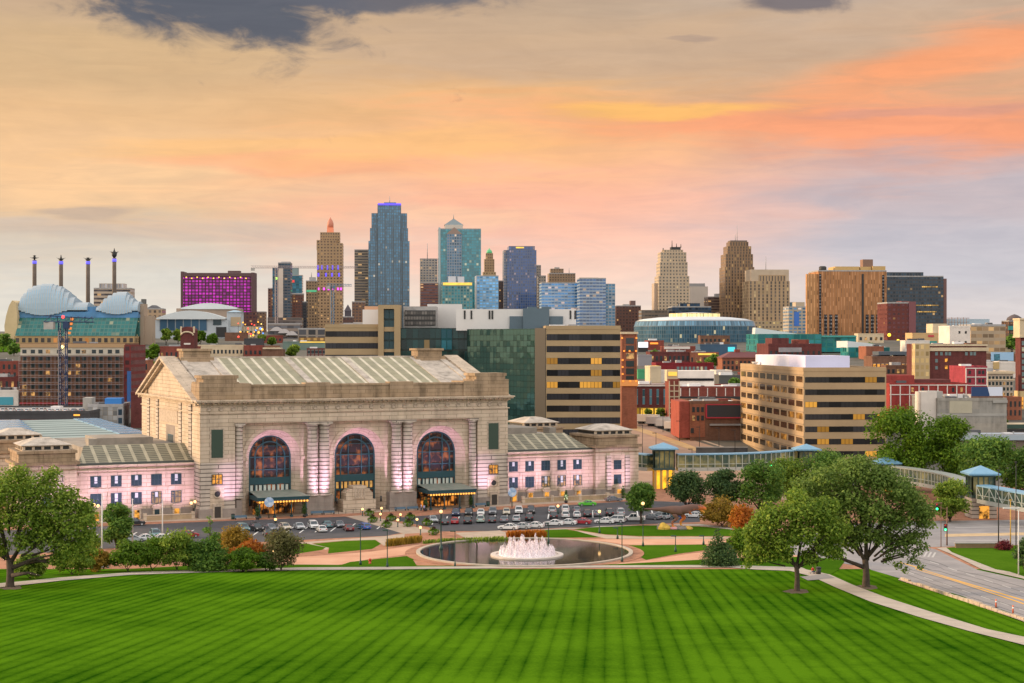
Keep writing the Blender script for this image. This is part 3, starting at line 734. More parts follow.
# entrance canopies and the central portal
def canopy(c):
    ca = thing('entrance_canopy', '', 'canopy'); ca.parent = st; ca.location = (c, 0, 0)
    return ca
for c in (BAYS[0]+.4, BAYS[2]+.4):
    k = MB()
    x0, x1, y0, y1 = c-6.4, c+6.4, -6.2, 1.2
    k.box(x0, x1, y0, y1, 4.05, 4.85); k.box(x0-.15, x1+.15, y0-.15, y1, 4.7, 4.95)
    cano = P('canopy', k, M_TEAL)
    rf = MB(); rf.quad((x0, y0, 4.96), (x1, y0, 4.96), (x1-.5, 3.6, 5.75), (x0+.5, 3.6, 5.75)); P('canopy_roof', rf, mat('canopy_glass_roof', (.22, .25, .21), .5, var=.2, scale=.7), cano)
    lt = MB()
    for i in range(17): lt.box(x0+.3+i*.74, x0+.3+i*.74+.4, y0+.1, y0+.3, 3.62, 4.04)
    P('canopy_lights', lt, mat('lamp_glow', (.6, .3, .05), .5, emit=(1, .42, .07), es=1.6), cano)
    cl = MB()
    for x in (x0+.6, c-2.1, c+2.1, x1-.6):
        cl.tube([(x, y0+.6, 0), (x, y0+.6, 4.1)], .16, 8); cl.box(x-.3, x+.3, y0+.3, y0+.9, 0, .5)
    P('canopy_posts', cl, M_TEAL, cano)
    dr = MB(); dr.box(c-5.2, c+5.2, 3.2, 3.5, 0, 4.2)
    dd = P('entrance_doors', dr, glass_mat('lobby_glass', (.06, .03, .015), (1, .33, .05), .85, .55, (.42, .62)))
    fm = MB()
    for i in range(12): x = c-5.2+i*.945; fm.box(x-.09, x+.09, 3.05, 3.2, 0, 4.2)
    fm.box(c-5.2, c+5.2, 3.02, 3.2, 2.5, 2.7); P('door_frames', fm, M_BRONZE, dd)
po = MB(); c = BAYS[1]-.5
po.box(c-4.3, c+4.3, -.8, 3.6, 0, 2.9); po.box(c-3.5, c+3.5, -.7, 3.4, 2.9, 4.6); po.box(c-2.7, c+2.7, -.75, 3.4, 4.6, 5.6); po.box(c-1.8, c+1.8, -.9, 3.3, 3.1, 6.3)
po.xz([(c-3.5, 4.6), (c-2.7, 4.6), (c-2.7, 5.3)], -.6, 3.3); po.xz([(c+2.7, 4.6), (c+3.5, 4.6), (c+2.7, 5.3)], -.6, 3.3)
P('portal', po, M_LIME)
fl = MB()
for i in range(4): fl.box(c-1.35+i*.75, c-1.0+i*.75, -1.05, -.85, 3.3, 5.7)
P('portal_fluting', fl, M_LIMED)
for s in (-1, 1):
    P('portal_lamp', MB().tube([(c+s*5.8, -.4, 2.2), (c+s*5.8, -.4, 3.6)], [.3, .25], 8), mat('lamp_case', (.04, .035, .03), .5))
# wings
WZ = 13.1
for s in (0, 1):
    X = (lambda a: a) if s == 0 else (lambda a: RX-a)
    BX = lambda a, b: sorted((X(a), X(b)))
    wg = MB(); wg.box(*BX(-29, 0), 6, 62, 2.0, WZ); wg.box(*BX(-26, -.0), 5.75, 6.1, 2.0, 2.4)
    P('wing_wall', wg, M_LIME)
    P('wing_plinth', MB().box(*BX(-28.5, -.3), 5.6, 8, -.4, 2.35), M_PLINTH)
    bd = MB()
    for z in (7.2, 10.9): bd.box(*BX(-28.6, -.05), 5.85, 6.02, z, z+.28)
    bd.box(*BX(-28.6, -.05), 5.5, 6.02, 11.6, 11.9); bd.box(*BX(-28.6, -.05), 5.2, 7, 12.7, 13.1)
    P('string_course', bd, M_LIME)
    rf = MB(); x0, x1 = X(-27.6), X(-.05); xa = X(-24.5); L1 = 10.4
    p = [(x0, 6.3, 13.3), (x1, 6.3, 13.3), (x1, 16, 17.2), (xa, 16, 17.2)]
    if s: p = [p[1], p[0], p[3], p[2]]
    n = rf.add(p); rf.face((n, n+1, n+2, n+3), 0, [(p_[0], 0 if i < 2 else L1) for i, p_ in enumerate(p)])
    P('wing_roof', rf, M_TILE2)
    P('roof_edge', MB().box(*BX(-28, -.05), 5.9, 6.5, 13.1, 13.6), mat('gutter', (.06, .07, .065), .5))
    fb = MB(); fb.box(*BX(-24.5, -.05), 16, 60, 13.0, 16.6); fb.box(*BX(-20, -6), 24, 40, 16.6, 18.4); fb.box(*BX(-23, -21), 18, 22, 16.6, 18.6)
    P('flat_roof', fb, mat('roof_gravel', (.27, .24, .20), .9, var=.25, scale=.3))
    fe = MB()
    xx = BX(-24.5, -27.6); fe.poly([(X(-27.6), 6.3, 13.1), (X(-24.5), 16, 17.2), (X(-24.5), 16, 13.1)]); P('roof_hip', fe, M_TILE2)
    for k in range(5):
        c = X(-4.35-4.78*k)
        for z0, z1 in ((7.85, 10.5), (3.5, 6.35)):
            o = P('wing_window', MB().box(c-1.2, c+1.2, 5.9, 6.2, z0, z1), M_GLD)
            f_ = MB()
            for xx in (-1.2, -.42, .42, 1.2): f_.box(c+xx-.08, c+xx+.08, 5.82, 6, z0, z1)
            for zz in (z0, (z0+z1)/2, z1-.1): f_.box(c-1.2, c+1.2, 5.84, 6, zz, zz+.12)
            P('window_frame', f_, mat('teal_sash', (.008, .035, .045), .5) if k+s == 0 and z0 > 7 else D.materials['teal_sash'], o)
            if (k*3+s+(z0 > 7)) % 4: MB().box(c-.38, c+.38, 5.86, 5.9, z0+(z1-z0)*((.35, .5, .55, .3)[(k+s) % 4]), z1-.12).build('blind', D.materials.get('pale_blind') or mat('pale_blind', (.45, .52, .52), .6), o)  # pale panel stands in for the bright reflection in the pane
        sr = MB()
        for dx in (-2.05, 1.6): sr.box(c+dx, c+dx+.45, 5.82, 6.05, 2.4, 7.2)
        sr.box(c-1.7, c+1.7, 5.75, 6.05, 7.3, 7.6); P('window_surround', sr, M_LIME)
        dc = MB(); dc.box(c-1.0, c+1.0, 5.3, 6.0, 0, 2.5)
        dc.xz([(c+1.35*cos(pi*i/8), 2.5+.85*sin(pi*i/8)) for i in range(9)], 5.2, 6.0)
        P('door_hood', dc, M_LIME)
        P('wing_door', MB().box(c-.58, c+.58, 5.22, 5.5, 0, 2.1), M_WARM if (k+s) % 2 == 0 or s else M_GLD)
    # end pavilion
    def pav(y0, deep, front=True):
        e = MB(); e.box(*BX(-41.5, -28.2), y0, y0+deep, 0, 13.6)
        P('pavilion', e, M_LIME); P('pavilion_attic', MB().box(*BX(-41.3, -28.4), y0+.2, y0+deep-.2, 14.3, 16.6), M_ATTIC)
        e = MB(); e.box(*BX(-42.3, -27.5), y0-.8, y0+deep+.8, 13.6, 14.3); e.box(*BX(-41.7, -28), y0-.2, y0+deep+.2, 16.3, 16.9); e.box(*BX(-41.7, -28), y0-.15, y0+.2, 12.2, 12.5)
        P('pavilion_cornice', e, M_ATTIC)
        e = MB(); e.box(*BX(-40.3, -29.3), y0+1.6, y0+deep-1.6, 16.9, 17.1)
        for k in range(6): x = -40.2+k*2.14; e.box(*BX(x, x+.6), y0+1.7, y0+2.2, 17.1, 17.9)
        for k in range(5): y = y0+2+k*(deep-5)/4; e.box(*BX(-40.2, -39.7), y, y+.7, 17.1, 17.9)
        e.box(*BX(-40.4, -29.2), y0+1.5, y0+deep-1.5, 17.9, 18.15); m_ = P('roof_monitor', e, M_LIME)
        P('monitor_windows', MB().box(*BX(-40, -29.6), y0+2, y0+deep-2, 17.1, 17.9), M_DARK, m_)
        P('pavilion_roof', MB().box(*BX(-40.8, -28.8), y0+1.1, y0+deep-1.1, 18.15, 19.6, tp=(4.2, 4.2)), M_ROOFST, m_)
    pav(4.4, 15); pav(50, 15)
    c = X(-34.85)
    e = MB()
    for dx in (-3.6, 2.2): e.box(c+dx, c+dx+1.4, 3.7, 4.5, 2, 11.4)
    P('pilaster', e, M_LIMEB); P('pavilion_plinth', MB().box(c-6.9, c+6.9, 3.9, 5, -.4, 2.3), M_PLINTH)
    P('pavilion_recess', MB().box(c-2.2, c+2.2, 4.25, 4.5, 2.3, 11.8), M_LIME)
    for z0, z1 in ((7.6, 10.1), (3.6, 6.2)):
        o = P('pavilion_window', MB().box(c-1.15, c+1.15, 4.1, 4.4, z0, z1), M_GLD)
        P('window_frame', MB().box(c-.07, c+.07, 4.03, 4.2, z0, z1).box(c-1.15, c+1.15, 4.03, 4.2, (z0+z1)/2, (z0+z1)/2+.12), D.materials['teal_sash'], o)
    P('door_hood', MB().box(c-1.2, c+1.2, 3.2, 4.4, 0, 2.7).xz([(c-1.7, 2.7), (c+1.7, 2.7), (c, 3.7)], 3.1, 4.4), M_LIME)
    P('pavilion_door', MB().box(c-.6, c+.6, 3.1, 3.4, 0, 2.2), M_WARM)
# floodlights washing the front pink
M_FLOOD = mat('floodlight_case', (.05, .05, .05), .5); M_FLG = mat('floodlight_lens', (.9, .7, .8), .3, emit=(1, .62, .84), es=3)
def flood(lx, ly, z, tz, power, size=2.0, tx=None, ty=None, col=(1, .60, .97), spread=1.3):
    l = D.lights.new('floodlight', 'SPOT'); l.energy = power; l.color = col; l.spot_size = spread; l.spot_blend = .8; l.shadow_soft_size = .25
    o = D.objects.new('floodlight', l); COL.objects.link(o)
    a = Vector(S2W(lx, ly, z)); b = Vector(S2W(lx if tx is None else tx, ly+5 if ty is None else ty, tz)); o.location = a
    o.rotation_euler = (a-b).to_track_quat('Z', 'Y').to_euler()
    return o
def floodcase(lx, ly, z, label):
    t_ = thing('floodlight', label, 'floodlight', S2W(lx, ly, z), TH, 'floodlights washing the station front')
    MB().box(-.3, .3, -.25, .15, 0, .42).build('case', M_FLOOD, t_); MB().box(-.22, .22, -.05, .12, .42, .46).build('lens', M_FLG, t_)
for k in range(5):
    for X in (lambda a: a, lambda a: RX-a): flood(X(-3.5-5.6*k), -5.5, .7, 8.0, 7800, tx=X(-3.5-5.6*k), ty=6.1, spread=.95)
for X in (lambda a: a, lambda a: RX-a):
    flood(X(-34.8), -5, .7, 7, 7600, ty=4.3, spread=1.0)
    flood(X(6.4), -8, .7, 8, 9500, tx=X(7.0), ty=0, spread=.75)
for x in (29.5, 51.6): flood(x, -10, .7, 10.5, 20000, ty=0, spread=.75)
for c in BAYS:
    for s in (-1, 1): flood(c+s*5.6, -.6, 6.3, 17.5, 5590, tx=c-s*2.2, ty=2.4, spread=1.4)
flood(0, 24, 17.5, 27, 700, tx=-.5, ty=24) if 0 else None

# ------------------------------------------------------------------ city
ROT = .065                                           # the street grid is turned a little to the view
M_ROOFG = mat('roof_grey', (.30, .29, .28), .9, var=.25, scale=.15)
M_ROOFD = mat('roof_dark', (.10, .10, .105), .9, var=.3, scale=.15)
M_ROOFW = mat('roof_white', (.68, .66, .64), .8, var=.12, scale=.15)
M_MECH = mat('plant_grey', (.33, .32, .31), .8, var=.2, scale=.4)
class B:
    """a building standing on the ground at distance Y, its front spanning picture columns x0..x1 and reaching row yt"""
    def __init__(s, name, label, cat, x0, x1, yt, Y, m, bay=0, flo=0, depth=30, rot=ROT, group=None, roof=None, par=.8, under=14, top=True):
        s.Y = Y; s.x = PX((x0+x1)/2, Y); s.w = (x1-x0)/F*Y; s.z = zg(Y); s.h = PZ(yt, Y)-s.z; s.rot = rot; s.d = depth
        s.o = thing(name, label, cat, (s.x, Y, s.z), rot, group)
        mb = MB(); mb.box(-s.w/2, s.w/2, 0, depth, -under, s.h, 0, bay, flo)
        s.wall = mb.build('wall', m, s.o)
        if top:
            r = MB(); e = min(.5, s.w*.1); r.box(-s.w/2+e, s.w/2-e, e, depth-e, s.h-.1, s.h+.12); s.part('roof', r, roof or M_ROOFG)
            rg = random.Random(len(s.o.name)+int(x0*7))
            if Y < 1250 and depth > 9 and s.w > 9 and s.h > 3:
                for _ in range(rg.randint(2, 4) if s.w > 16 else 1):
                    u = MB(); a, b_ = rg.uniform(1.2, 3.2), rg.uniform(1.2, 2.6); cx_, cy_ = rg.uniform(-s.w/2+4, s.w/2-4) if s.w > 10 else 0, rg.uniform(3.5, depth-4) if depth > 9 else depth/2; hh_ = rg.uniform(.9, 2.0)
                    u.box(cx_-a, cx_+a, cy_-b_, cy_+b_, s.h+.1, s.h+hh_); s.part('roof_unit', u, rg.choice([M_MECH, M_ROOFD, M_ROOFW]))
                    if rg.random() < .5: s.part('vent_pipe', MB().tube([(cx_+a+.8, cy_, s.h), (cx_+a+.8, cy_, s.h+rg.uniform(1, 2.2))], .28, 6), M_MECH)
            if par:
                p = MB()
                for a in ((-s.w/2, s.w/2, -.12, .35), (-s.w/2, s.w/2, depth-.35, depth+.12), (-s.w/2-.12, -s.w/2+.35, .35, depth-.35), (s.w/2-.35, s.w/2+.12, .35, depth-.35)): p.box(*a, s.h-.4, s.h+par)
                s.part('parapet', p, m if not bay else M_MECH)
    def part(s, name, mb, m, parent=None): return mb.build(name, m, parent or s.o)
    def lx(s, x): return PX(x, s.Y)-s.x
    def lz(s, y): return PZ(y, s.Y)-s.z
    def bx(s, name, x0, x1, y0, y1, f, b, m, bay=0, flo=0, tp=(0, 0), parent=None):
        """a box part: picture columns, picture rows (top, bottom), front and back distance from the front wall"""
        mb = MB(); mb.box(s.lx(x0), s.lx(x1), f, b, s.lz(y1), s.lz(y0), 0, bay, flo, None, tp)
        return s.part(name, mb, m, parent)
    def mast(s, x, y0, y1, r, f=5, m=None):
        return s.part('antenna', MB().tube([(s.lx(x), f, s.lz(y1)), (s.lx(x), f, s.lz(y0))], [r, r*.5], 6), m or M_MECH)
    def windows(s, cols, rows, z0, dz, wh, ww, m, fm=None, y=0, x0=None, x1=None, side=None, name='window', sub=True):
        """rows x cols of separate window parts on the front (or the left side) of the building"""
        a = -s.w/2 if x0 is None else x0; b = s.w/2 if x1 is None else x1
        L = (b-a)/cols; proto = None; fr = None
        for j in range(rows):
            for i in range(cols):
                c = a+(i+.5)*L; z = z0+j*dz
                if proto is None:
                    mb = MB().box(-ww/2, ww/2, -.06, .1, 0, wh)
                    proto = s.part(name, mb, m); fr = None
                    if fm and sub:
                        f = MB(); f.box(-ww/2-.12, ww/2+.12, -.22, .05, -.25, -.02); f.box(-ww/2-.1, ww/2+.1, -.14, .05, wh, wh+.2); fr = f.build('sill', fm, proto)
                    o = proto
                else:
                    o = proto.copy(); COL.objects.link(o); o.parent = s.o
                    if fr: g = fr.copy(); COL.objects.link(g); g.parent = o
                if side == 'left': o.location = (-s.w/2, c, z); o.rotation_euler = (0, 0, -pi/2)
                else: o.location = (c, y, z)

GB = (.045, .10, .16)
# --- downtown towers
F_P_L = facade('cream_art_deco_wall', (.44, .33, .22), (.09, .06, .045), .26, .28, .10, (1, .55, .2), 1.0)
b = B('office_tower', 'tan stepped art deco skyscraper with a lantern crown glowing orange', 'skyscraper', 317, 342.5, 243, 2300, F_P_L, 4.6, 4.4, 34, top=False)
b.bx('upper_tier', 316.6, 336, 240, 250, 2, 30, F_P_L, 4.6, 4.4); b.bx('upper_tier', 320, 339.5, 232, 250, 6, 28, F_P_L, 3.6, 4.4); b.bx('upper_tier', 324, 337, 238, 246, 4, 30, F_P_L, 3.6, 4.4)
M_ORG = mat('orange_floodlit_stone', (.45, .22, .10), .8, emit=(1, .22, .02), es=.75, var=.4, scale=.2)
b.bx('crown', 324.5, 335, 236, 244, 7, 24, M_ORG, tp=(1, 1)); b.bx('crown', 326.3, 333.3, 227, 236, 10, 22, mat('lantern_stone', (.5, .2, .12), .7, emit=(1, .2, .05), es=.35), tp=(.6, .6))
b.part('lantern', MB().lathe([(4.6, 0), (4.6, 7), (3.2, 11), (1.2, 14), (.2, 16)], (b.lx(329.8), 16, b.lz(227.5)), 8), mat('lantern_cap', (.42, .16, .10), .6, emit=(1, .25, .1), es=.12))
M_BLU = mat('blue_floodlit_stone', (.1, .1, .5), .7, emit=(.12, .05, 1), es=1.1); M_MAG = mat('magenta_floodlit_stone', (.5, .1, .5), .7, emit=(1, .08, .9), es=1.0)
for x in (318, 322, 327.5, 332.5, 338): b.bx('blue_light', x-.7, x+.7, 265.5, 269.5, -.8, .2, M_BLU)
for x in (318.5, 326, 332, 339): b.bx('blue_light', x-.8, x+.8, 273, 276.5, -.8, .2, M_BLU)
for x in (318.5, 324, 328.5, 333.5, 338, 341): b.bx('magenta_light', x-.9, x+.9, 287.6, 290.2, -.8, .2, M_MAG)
b = B('office_tower', 'old brown stone tower directly left of the orange crowned skyscraper', 'skyscraper', 306, 317, 281, 2220, facade('old_brown_wall', (.30, .23, .16), (.07, .05, .04), .25, .25, .08), 4, 4.2, 26)
b.bx('penthouse', 309, 315, 277, 281, 6, 20, M_MECH); b.bx('green_band', 306.5, 316.5, 290, 292, -.4, 0, mat('green_floodlit_band', (.1, .3, .2), emit=(.05, .8, .3), es=.3)); b.mast(311, 272, 277, .8, 10)
b = B('office_tower', 'slim grey slab tower just left of the tallest blue glass skyscraper', 'skyscraper', 354.5, 369, 250, 2420, facade('grey_slab_wall', (.42, .37, .32), (.09, .08, .08), .0, .27, .10), 5, 4, 30)
b.bx('end_wall', 368, 370, 250, 330, -.6, 29, mat('pale_end_wall', (.40, .37, .34), .8))
# tallest: blue glass
F_OKC = facade('blue_curtain_wall', (.04, .10, .14), (.05, .15, .22), .16, .14, .016, (1, .7, .35), .8, .3, .06, .2, .45, spec=.8)
b = B('office_tower', 'tallest blue glass skyscraper with setbacks and a deep blue lit top edge', 'skyscraper', 368.5, 409.5, 241, 2360, F_OKC, 3.4, 4.1, 48, top=False)
b.bx('upper_tier', 370, 408, 228, 241, 2, 46, F_OKC, 3.4, 4.1); b.bx('upper_tier', 371.5, 407, 213, 228, 4, 44, F_OKC, 3.4, 4.1); b.bx('upper_tier', 377.5, 401, 204, 213, 3, 40, F_OKC, 3.4, 4.1)
b.bx('centre_bay', 378, 400.5, 207, 330, -1.5, 3, F_OKC, 3.4, 4.1); b.bx('blue_light', 378, 401, 203.2, 205, 2, 41, M_BLU); b.bx('crown', 384, 396, 201.5, 203.2, 14, 32, F_OKC); b.mast(389.5, 195, 201.5, .7, 20)
for x in (376.5, 385.5, 393, 402): b.bx('mullion_fin', x-.3, x+.3, 214, 330, -2.2, .5, mat('fin_metal', (.10, .13, .15), .4) if x < 377 else D.materials['fin_metal'])
b = B('office_tower', 'white gridded tower with a tall thin antenna between two blue glass skyscrapers', 'skyscraper', 420, 437.5, 259, 2500, facade('white_grid_wall', (.55, .53, .52), (.08, .09, .12), .22, .3, .05), 4.5, 4, 34)
b.mast(427.4, 243, 259, .8, 10)
b = B('office_tower', 'lower reddish brown tower in front of the white gridded tower', 'skyscraper', 420.5, 438, 283, 2300, facade('reddish_wall', (.22, .11, .10), (.08, .07, .09), .05, .3, .08), 4, 4, 24)
# teal tower with pyramid
F_TP = facade('teal_curtain_wall', (.03, .16, .16), (.03, .21, .22), .08, .10, .03, (1, .7, .3), .7, .3, .06, .15, .35, spec=.8)
b = B('office_tower', 'teal glass tower with a grey pyramid roof and a small pediment', 'skyscraper', 438.5, 481, 229, 2320, F_TP, 3.4, 4.1, 44)
F_TPG = facade('grey_centre_wall', (.30, .34, .38), (.10, .16, .21), .18, .18, .02, rough=.5)
b.bx('centre_bay', 447, 461.5, 234, 331, -2.2, .5, F_TPG, 3.6, 4.1); b.bx('corner_strip', 438.5, 440.5, 227.5, 331, -1, .5, mat('light_corner', (.35, .42, .42), .5))
M_PYR = mat('pyramid_metal', (.17, .21, .22), .5)
mb = MB(); xa, xb, xm = b.lx(446.5), b.lx(462), b.lx(454.3); mb.xz([(xa, b.lz(234)), (xb, b.lz(234)), (xm, b.lz(227.3))], -2.4, 12); b.part('pediment', mb, mat('pediment_stone', (.28, .20, .16), .7))
b.bx('pyramid_base', 445, 463, 224.5, 229, 6, 32, mat('cream_band', (.5, .45, .38), .7)); mb = MB(); z0 = b.lz(224.5)
n = mb.add([(b.lx(444.5), 6, z0), (b.lx(463.5), 6, z0), (b.lx(463.5), 33, z0), (b.lx(444.5), 33, z0), (b.lx(454), 19.5, b.lz(217.5))])
for i in range(4): mb.face((n+i, n+(i+1) % 4, n+4))
b.part('pyramid_roof', mb, M_PYR); b.mast(454, 213.5, 218, .7, 19.5)
b = B('office_tower', 'green glass block crowned with a band of yellow lights below the teal tower', 'office block', 442, 472.5, 283, 2150, facade('green_glass_wall', (.18, .30, .28), (.06, .20, .20), .16, .16, .09, (1, .6, .2), .8, .4), 4, 4, 34)
M_YLIT = mat('yellow_lit_band', (.5, .35, .08), emit=(1, .6, .08), es=.9, var=.6, scale=.12)
b.bx('light_band', 443, 472, 282.6, 285.2, -.5, .1, M_YLIT); b.bx('penthouse', 449, 456, 276, 283, 8, 24, mat('penthouse_white', (.55, .56, .58), .6)); b.bx('penthouse', 458, 464.5, 276.3, 283, 9, 24, D.materials['penthouse_white'])
b = B('office_tower', 'pale sky blue glass block right of the yellow topped green block', 'office block', 476.5, 498.5, 276, 2180, facade('sky_blue_wall', (.30, .45, .58), (.22, .40, .58), .1, .2, .10, (1, .85, .6), .6, .4, .1), 4, 4, 30)
b.bx('corner_strip', 475.5, 477, 276, 330, -.5, 20, mat('light_metal', (.42, .45, .47), .5))
b = B('office_tower', 'small dark brick block between the pale blue block and the dark blue tower', 'office block', 498.5, 507, 281, 2260, facade('dark_brick_wall', (.12, .09, .09), (.05, .05, .06), .25, .28, .12), 3.6, 3.8, 24)
b = B('office_tower', 'cream tower topped with a lantern and a green dome', 'skyscraper', 483, 496, 272, 2560, facade('cream_stone_wall', (.50, .40, .27), (.12, .09, .06), .27, .25, .1, (1, .75, .3), 1.0), 4, 4.2, 24, top=False)
b.bx('upper_tier', 484.5, 494.5, 259, 272, 2, 20, F_P_L, 4, 4.2); b.bx('upper_tier', 486, 493.2, 253, 259, 4, 17, F_P_L, 3, 4.2)
b.part('green_dome', MB().lathe([(4.5, 0), (4.6, 2.5), (3.2, 5.2), (.8, 6.6), (.3, 8.6)], (b.lx(489.6), 10, b.lz(253)), 10), mat('copper_green', (.10, .36, .18), .6, emit=(.1, .8, .3), es=.15))
F_BLT = facade('deep_blue_wall', (.055, .085, .17), (.035, .075, .19), .20, .17, .09, (1, .55, .2), .55, .3, .07, .15, .5, spec=.8)
b = B('office_tower', 'deep blue glass tower flecked with orange lit windows', 'skyscraper', 507, 536.5, 250, 2240, F_BLT, 3.2, 3.9, 40, top=False)
b.bx('upper_tier', 509, 535, 246, 250, 2, 38, F_BLT, 3.2, 3.9); b.bx('side_wing', 504, 508, 250, 332, 3, 36, facade('blue_grey_wall', (.28, .28, .30), (.06, .09, .16), .2, .3, .05), 3, 3.9); b.bx('light_band', 516, 524, 246.8, 248.2, 1.5, 2.2, M_YLIT)
b = B('office_tower', 'narrow grey block peeping out right of the deep blue tower', 'office block', 536.5, 541, 265.5, 2330, facade('grey_tile_wall', (.34, .33, .33), (.09, .09, .1), .2, .28, .05), 3.6, 4, 24)
b = B('office_tower', 'low pale block stepping down right of the narrow grey block', 'office block', 538.5, 546, 276, 2270, facade('pale_tile_wall', (.46, .44, .42), (.12, .12, .12), .2, .28, .05), 3.6, 4, 24)
b = B('office_tower', 'tan stone block with a stepped roof behind the bright blue glass building', 'office block', 549, 575.5, 273.5, 2500, facade('tan_stone_wall', (.34, .26, .19), (.08, .06, .05), .26, .28, .05), 4, 4, 30)
b.bx('upper_tier', 551, 564, 268.5, 273.5, 6, 22, D.materials['tan_stone_wall'], 4, 4); b.bx('penthouse', 555, 560, 267, 270, 9, 18, M_MECH); b.mast(569.5, 267.5, 273, .6)
F_BBL = facade('bright_blue_wall', (.36, .50, .62), (.055, .19, .37), .04, .22, .06, (1, .5, .12), 1.1, .35, .06, .15, .5, spec=.8)
b = B('glass_apartments', 'bright blue glass building with white floor lines, left and lower half of a pair', 'apartment block', 541.5, 581, 283, 2000, F_BBL, 4, 3.8, 34)
F_BB2 = facade('navy_glass_wall', (.34, .42, .50), (.03, .085, .18), .03, .2, .07, (1, .55, .12), 1.1, .35, .06, .15, .5, spec=.8)
b = B('glass_apartments', 'navy glass apartment tower with thin white floor lines, right half of a pair', 'apartment block', 579.5, 606, 278.5, 1960, F_BB2, 4, 3.8, 32)
b.bx('roof_house', 580, 599, 277.4, 280, 6, 26, mat('tan_roof_house', (.38, .30, .22), .8)); b.bx('side_wing', 605.5, 615.8, 283.5, 333, 4, 30, facade('grey_blue_wall', (.34, .40, .45), (.10, .19, .26), .14, .2, .05, (1, .6, .2), .8), 4, 3.8)
b = B('brick_block', 'low dark brick block with a roof hut between the blue tower and the white tower', 'office block', 616, 641, 306, 2100, facade('maroon_brick_wall', (.15, .085, .075), (.05, .04, .04), .28, .28, .03), 4, 4, 30)
b.bx('roof_hut', 631.5, 636.5, 300.5, 306, 8, 20, mat('maroon_hut', (.14, .085, .075), .8)); b.bx('roof_hut', 624, 630, 304, 306, 8, 20, M_MECH)
F_WT = facade('white_terracotta_wall', (.56, .49, .40), (.10, .10, .09), .28, .26, .05, (1, .7, .3), .8)
b = B('office_tower', 'cream white stepped tower with dark aerials on its flat top', 'skyscraper', 658.5, 689.5, 276, 2150, F_WT, 4.4, 4.3, 36, top=False)
for q in ((660, 688, 262, 276, 2, 33), (661, 687, 252, 262, 4, 30), (664.5, 684, 249.5, 252, 6, 27)): b.bx('upper_tier', *q, F_WT, 4, 4.3)
b.bx('side_wing', 655, 659, 283, 322, 8, 30, mat('beige_side', (.42, .33, .25), .85)); b.bx('roof_house', 672.5, 682, 246.5, 249.5, 10, 22, M_DARK)
for x, y in ((664.5, 247.5), (673.5, 240), (678, 243), (682.5, 243.5)): b.mast(x, y, 251 if x < 666 else 247, 1.1 if x < 666 else .7, 12, M_DARK)
b = B('office_tower', 'small grey tower with a curved white shoulder beside the cream stepped tower', 'office block', 690, 708, 287, 2300, mat('pale_curved_wall', (.52, .45, .38), .7, var=.1, scale=.05), depth=26)
b.part('curved_shoulder', MB().xz([(b.lx(691), b.lz(287)), (b.lx(707), b.lz(294)), (b.lx(705), b.lz(283))], 2, 20).box(b.lx(689.5), b.lx(705), 4, 20, b.lz(287), b.lz(283.3)), mat('grey_shoulder', (.28, .27, .26), .6))
b = B('office_block', 'dark glass block in front of the cream stepped tower and behind the arena', 'office block', 672, 711.5, 307, 1900, facade('dark_glass_wall', (.055, .07, .085), (.035, .05, .07), .1, .2, .02), 4, 4, 30)
b.bx('roof_house', 681, 701, 303, 307, 6, 22, D.materials['dark_glass_wall'], 4, 4); b.bx('side_wing', 641.5, 668, 310, 325, 3, 26, facade('brown_low_wall', (.20, .17, .15), (.08, .07, .06), .05, .3, .1), 4, 4)
b = B('office_block', 'plain brown block left of the brown skyscraper', 'office block', 708, 726, 297, 2250, facade('brown_band_wall', (.20, .15, .13), (.07, .05, .05), 0, .3, .03), 4, 4, 30); b.bx('roof_house', 716.5, 724, 293.5, 297, 6, 18, M_MECH)
F_CH = facade('brown_limestone_wall', (.30, .215, .145), (.07, .055, .045), .30, .12, .12, (1, .6, .2), .7)
b = B('office_tower', 'tall brown art deco tower with setbacks and a low dark crown', 'skyscraper', 724.8, 754.5, 267, 2200, F_CH, 4.2, 4.3, 40, top=False)
for q in ((725.8, 753.5, 254, 267, 2, 37), (728, 752, 246, 254, 4, 34), (730.5, 749.5, 241.5, 246, 6, 30)): b.bx('upper_tier', *q, F_CH, 4, 4.3)
b.bx('podium', 716, 747, 312, 327, -16, 6, F_CH, 5, 4.5)
b.bx('crown', 731.5, 748.5, 240, 242, 8, 26, mat('dark_crown', (.14, .11, .09), .8)); b.mast(739.5, 224, 241, .5, 16); b.mast(737, 234, 241, .6, 12)
F_CT = facade('tan_courthouse_wall', (.48, .375, .26), (.11, .09, .07), .30, .10, .06, (1, .7, .3), .7)
b = B('courthouse', 'square tan stone tower right of the brown art deco tower', 'courthouse', 748.5, 790, 281, 2130, F_CT, 5.4, 4.3, 42, top=False)
b.bx('upper_tier', 751, 789.5, 269.5, 281, 1.5, 40, mat('tan_cornice_wall', (.47, .37, .26), .85, var=.1, scale=.1)); b.bx('colonnade', 759, 786, 275, 284, .7, 3, F_CT, 4.2, 14); b.bx('podium', 746, 793, 321, 333, -6, 6, facade('podium_wall', (.50, .42, .30), (.12, .1, .08), .25, .3, .1, (1, .7, .2), 1), 5, 5); b.mast(767.5, 256, 270, .5, 10)
b = B('office_block', 'white and blue low office right of the square tan tower', 'office block', 788.5, 806.5, 307, 2000, facade('white_blue_wall', (.50, .48, .44), (.14, .22, .30), .15, .25, .08), 5, 4, 30)
b.bx('blue_panel', 794, 799, 312, 326, -.6, .1, mat('blue_panel', (.04, .15, .5), .5)); b.bx('upper_tier', 797, 806, 302, 308, 6, 24, mat('sand_block', (.42, .34, .24), .8))
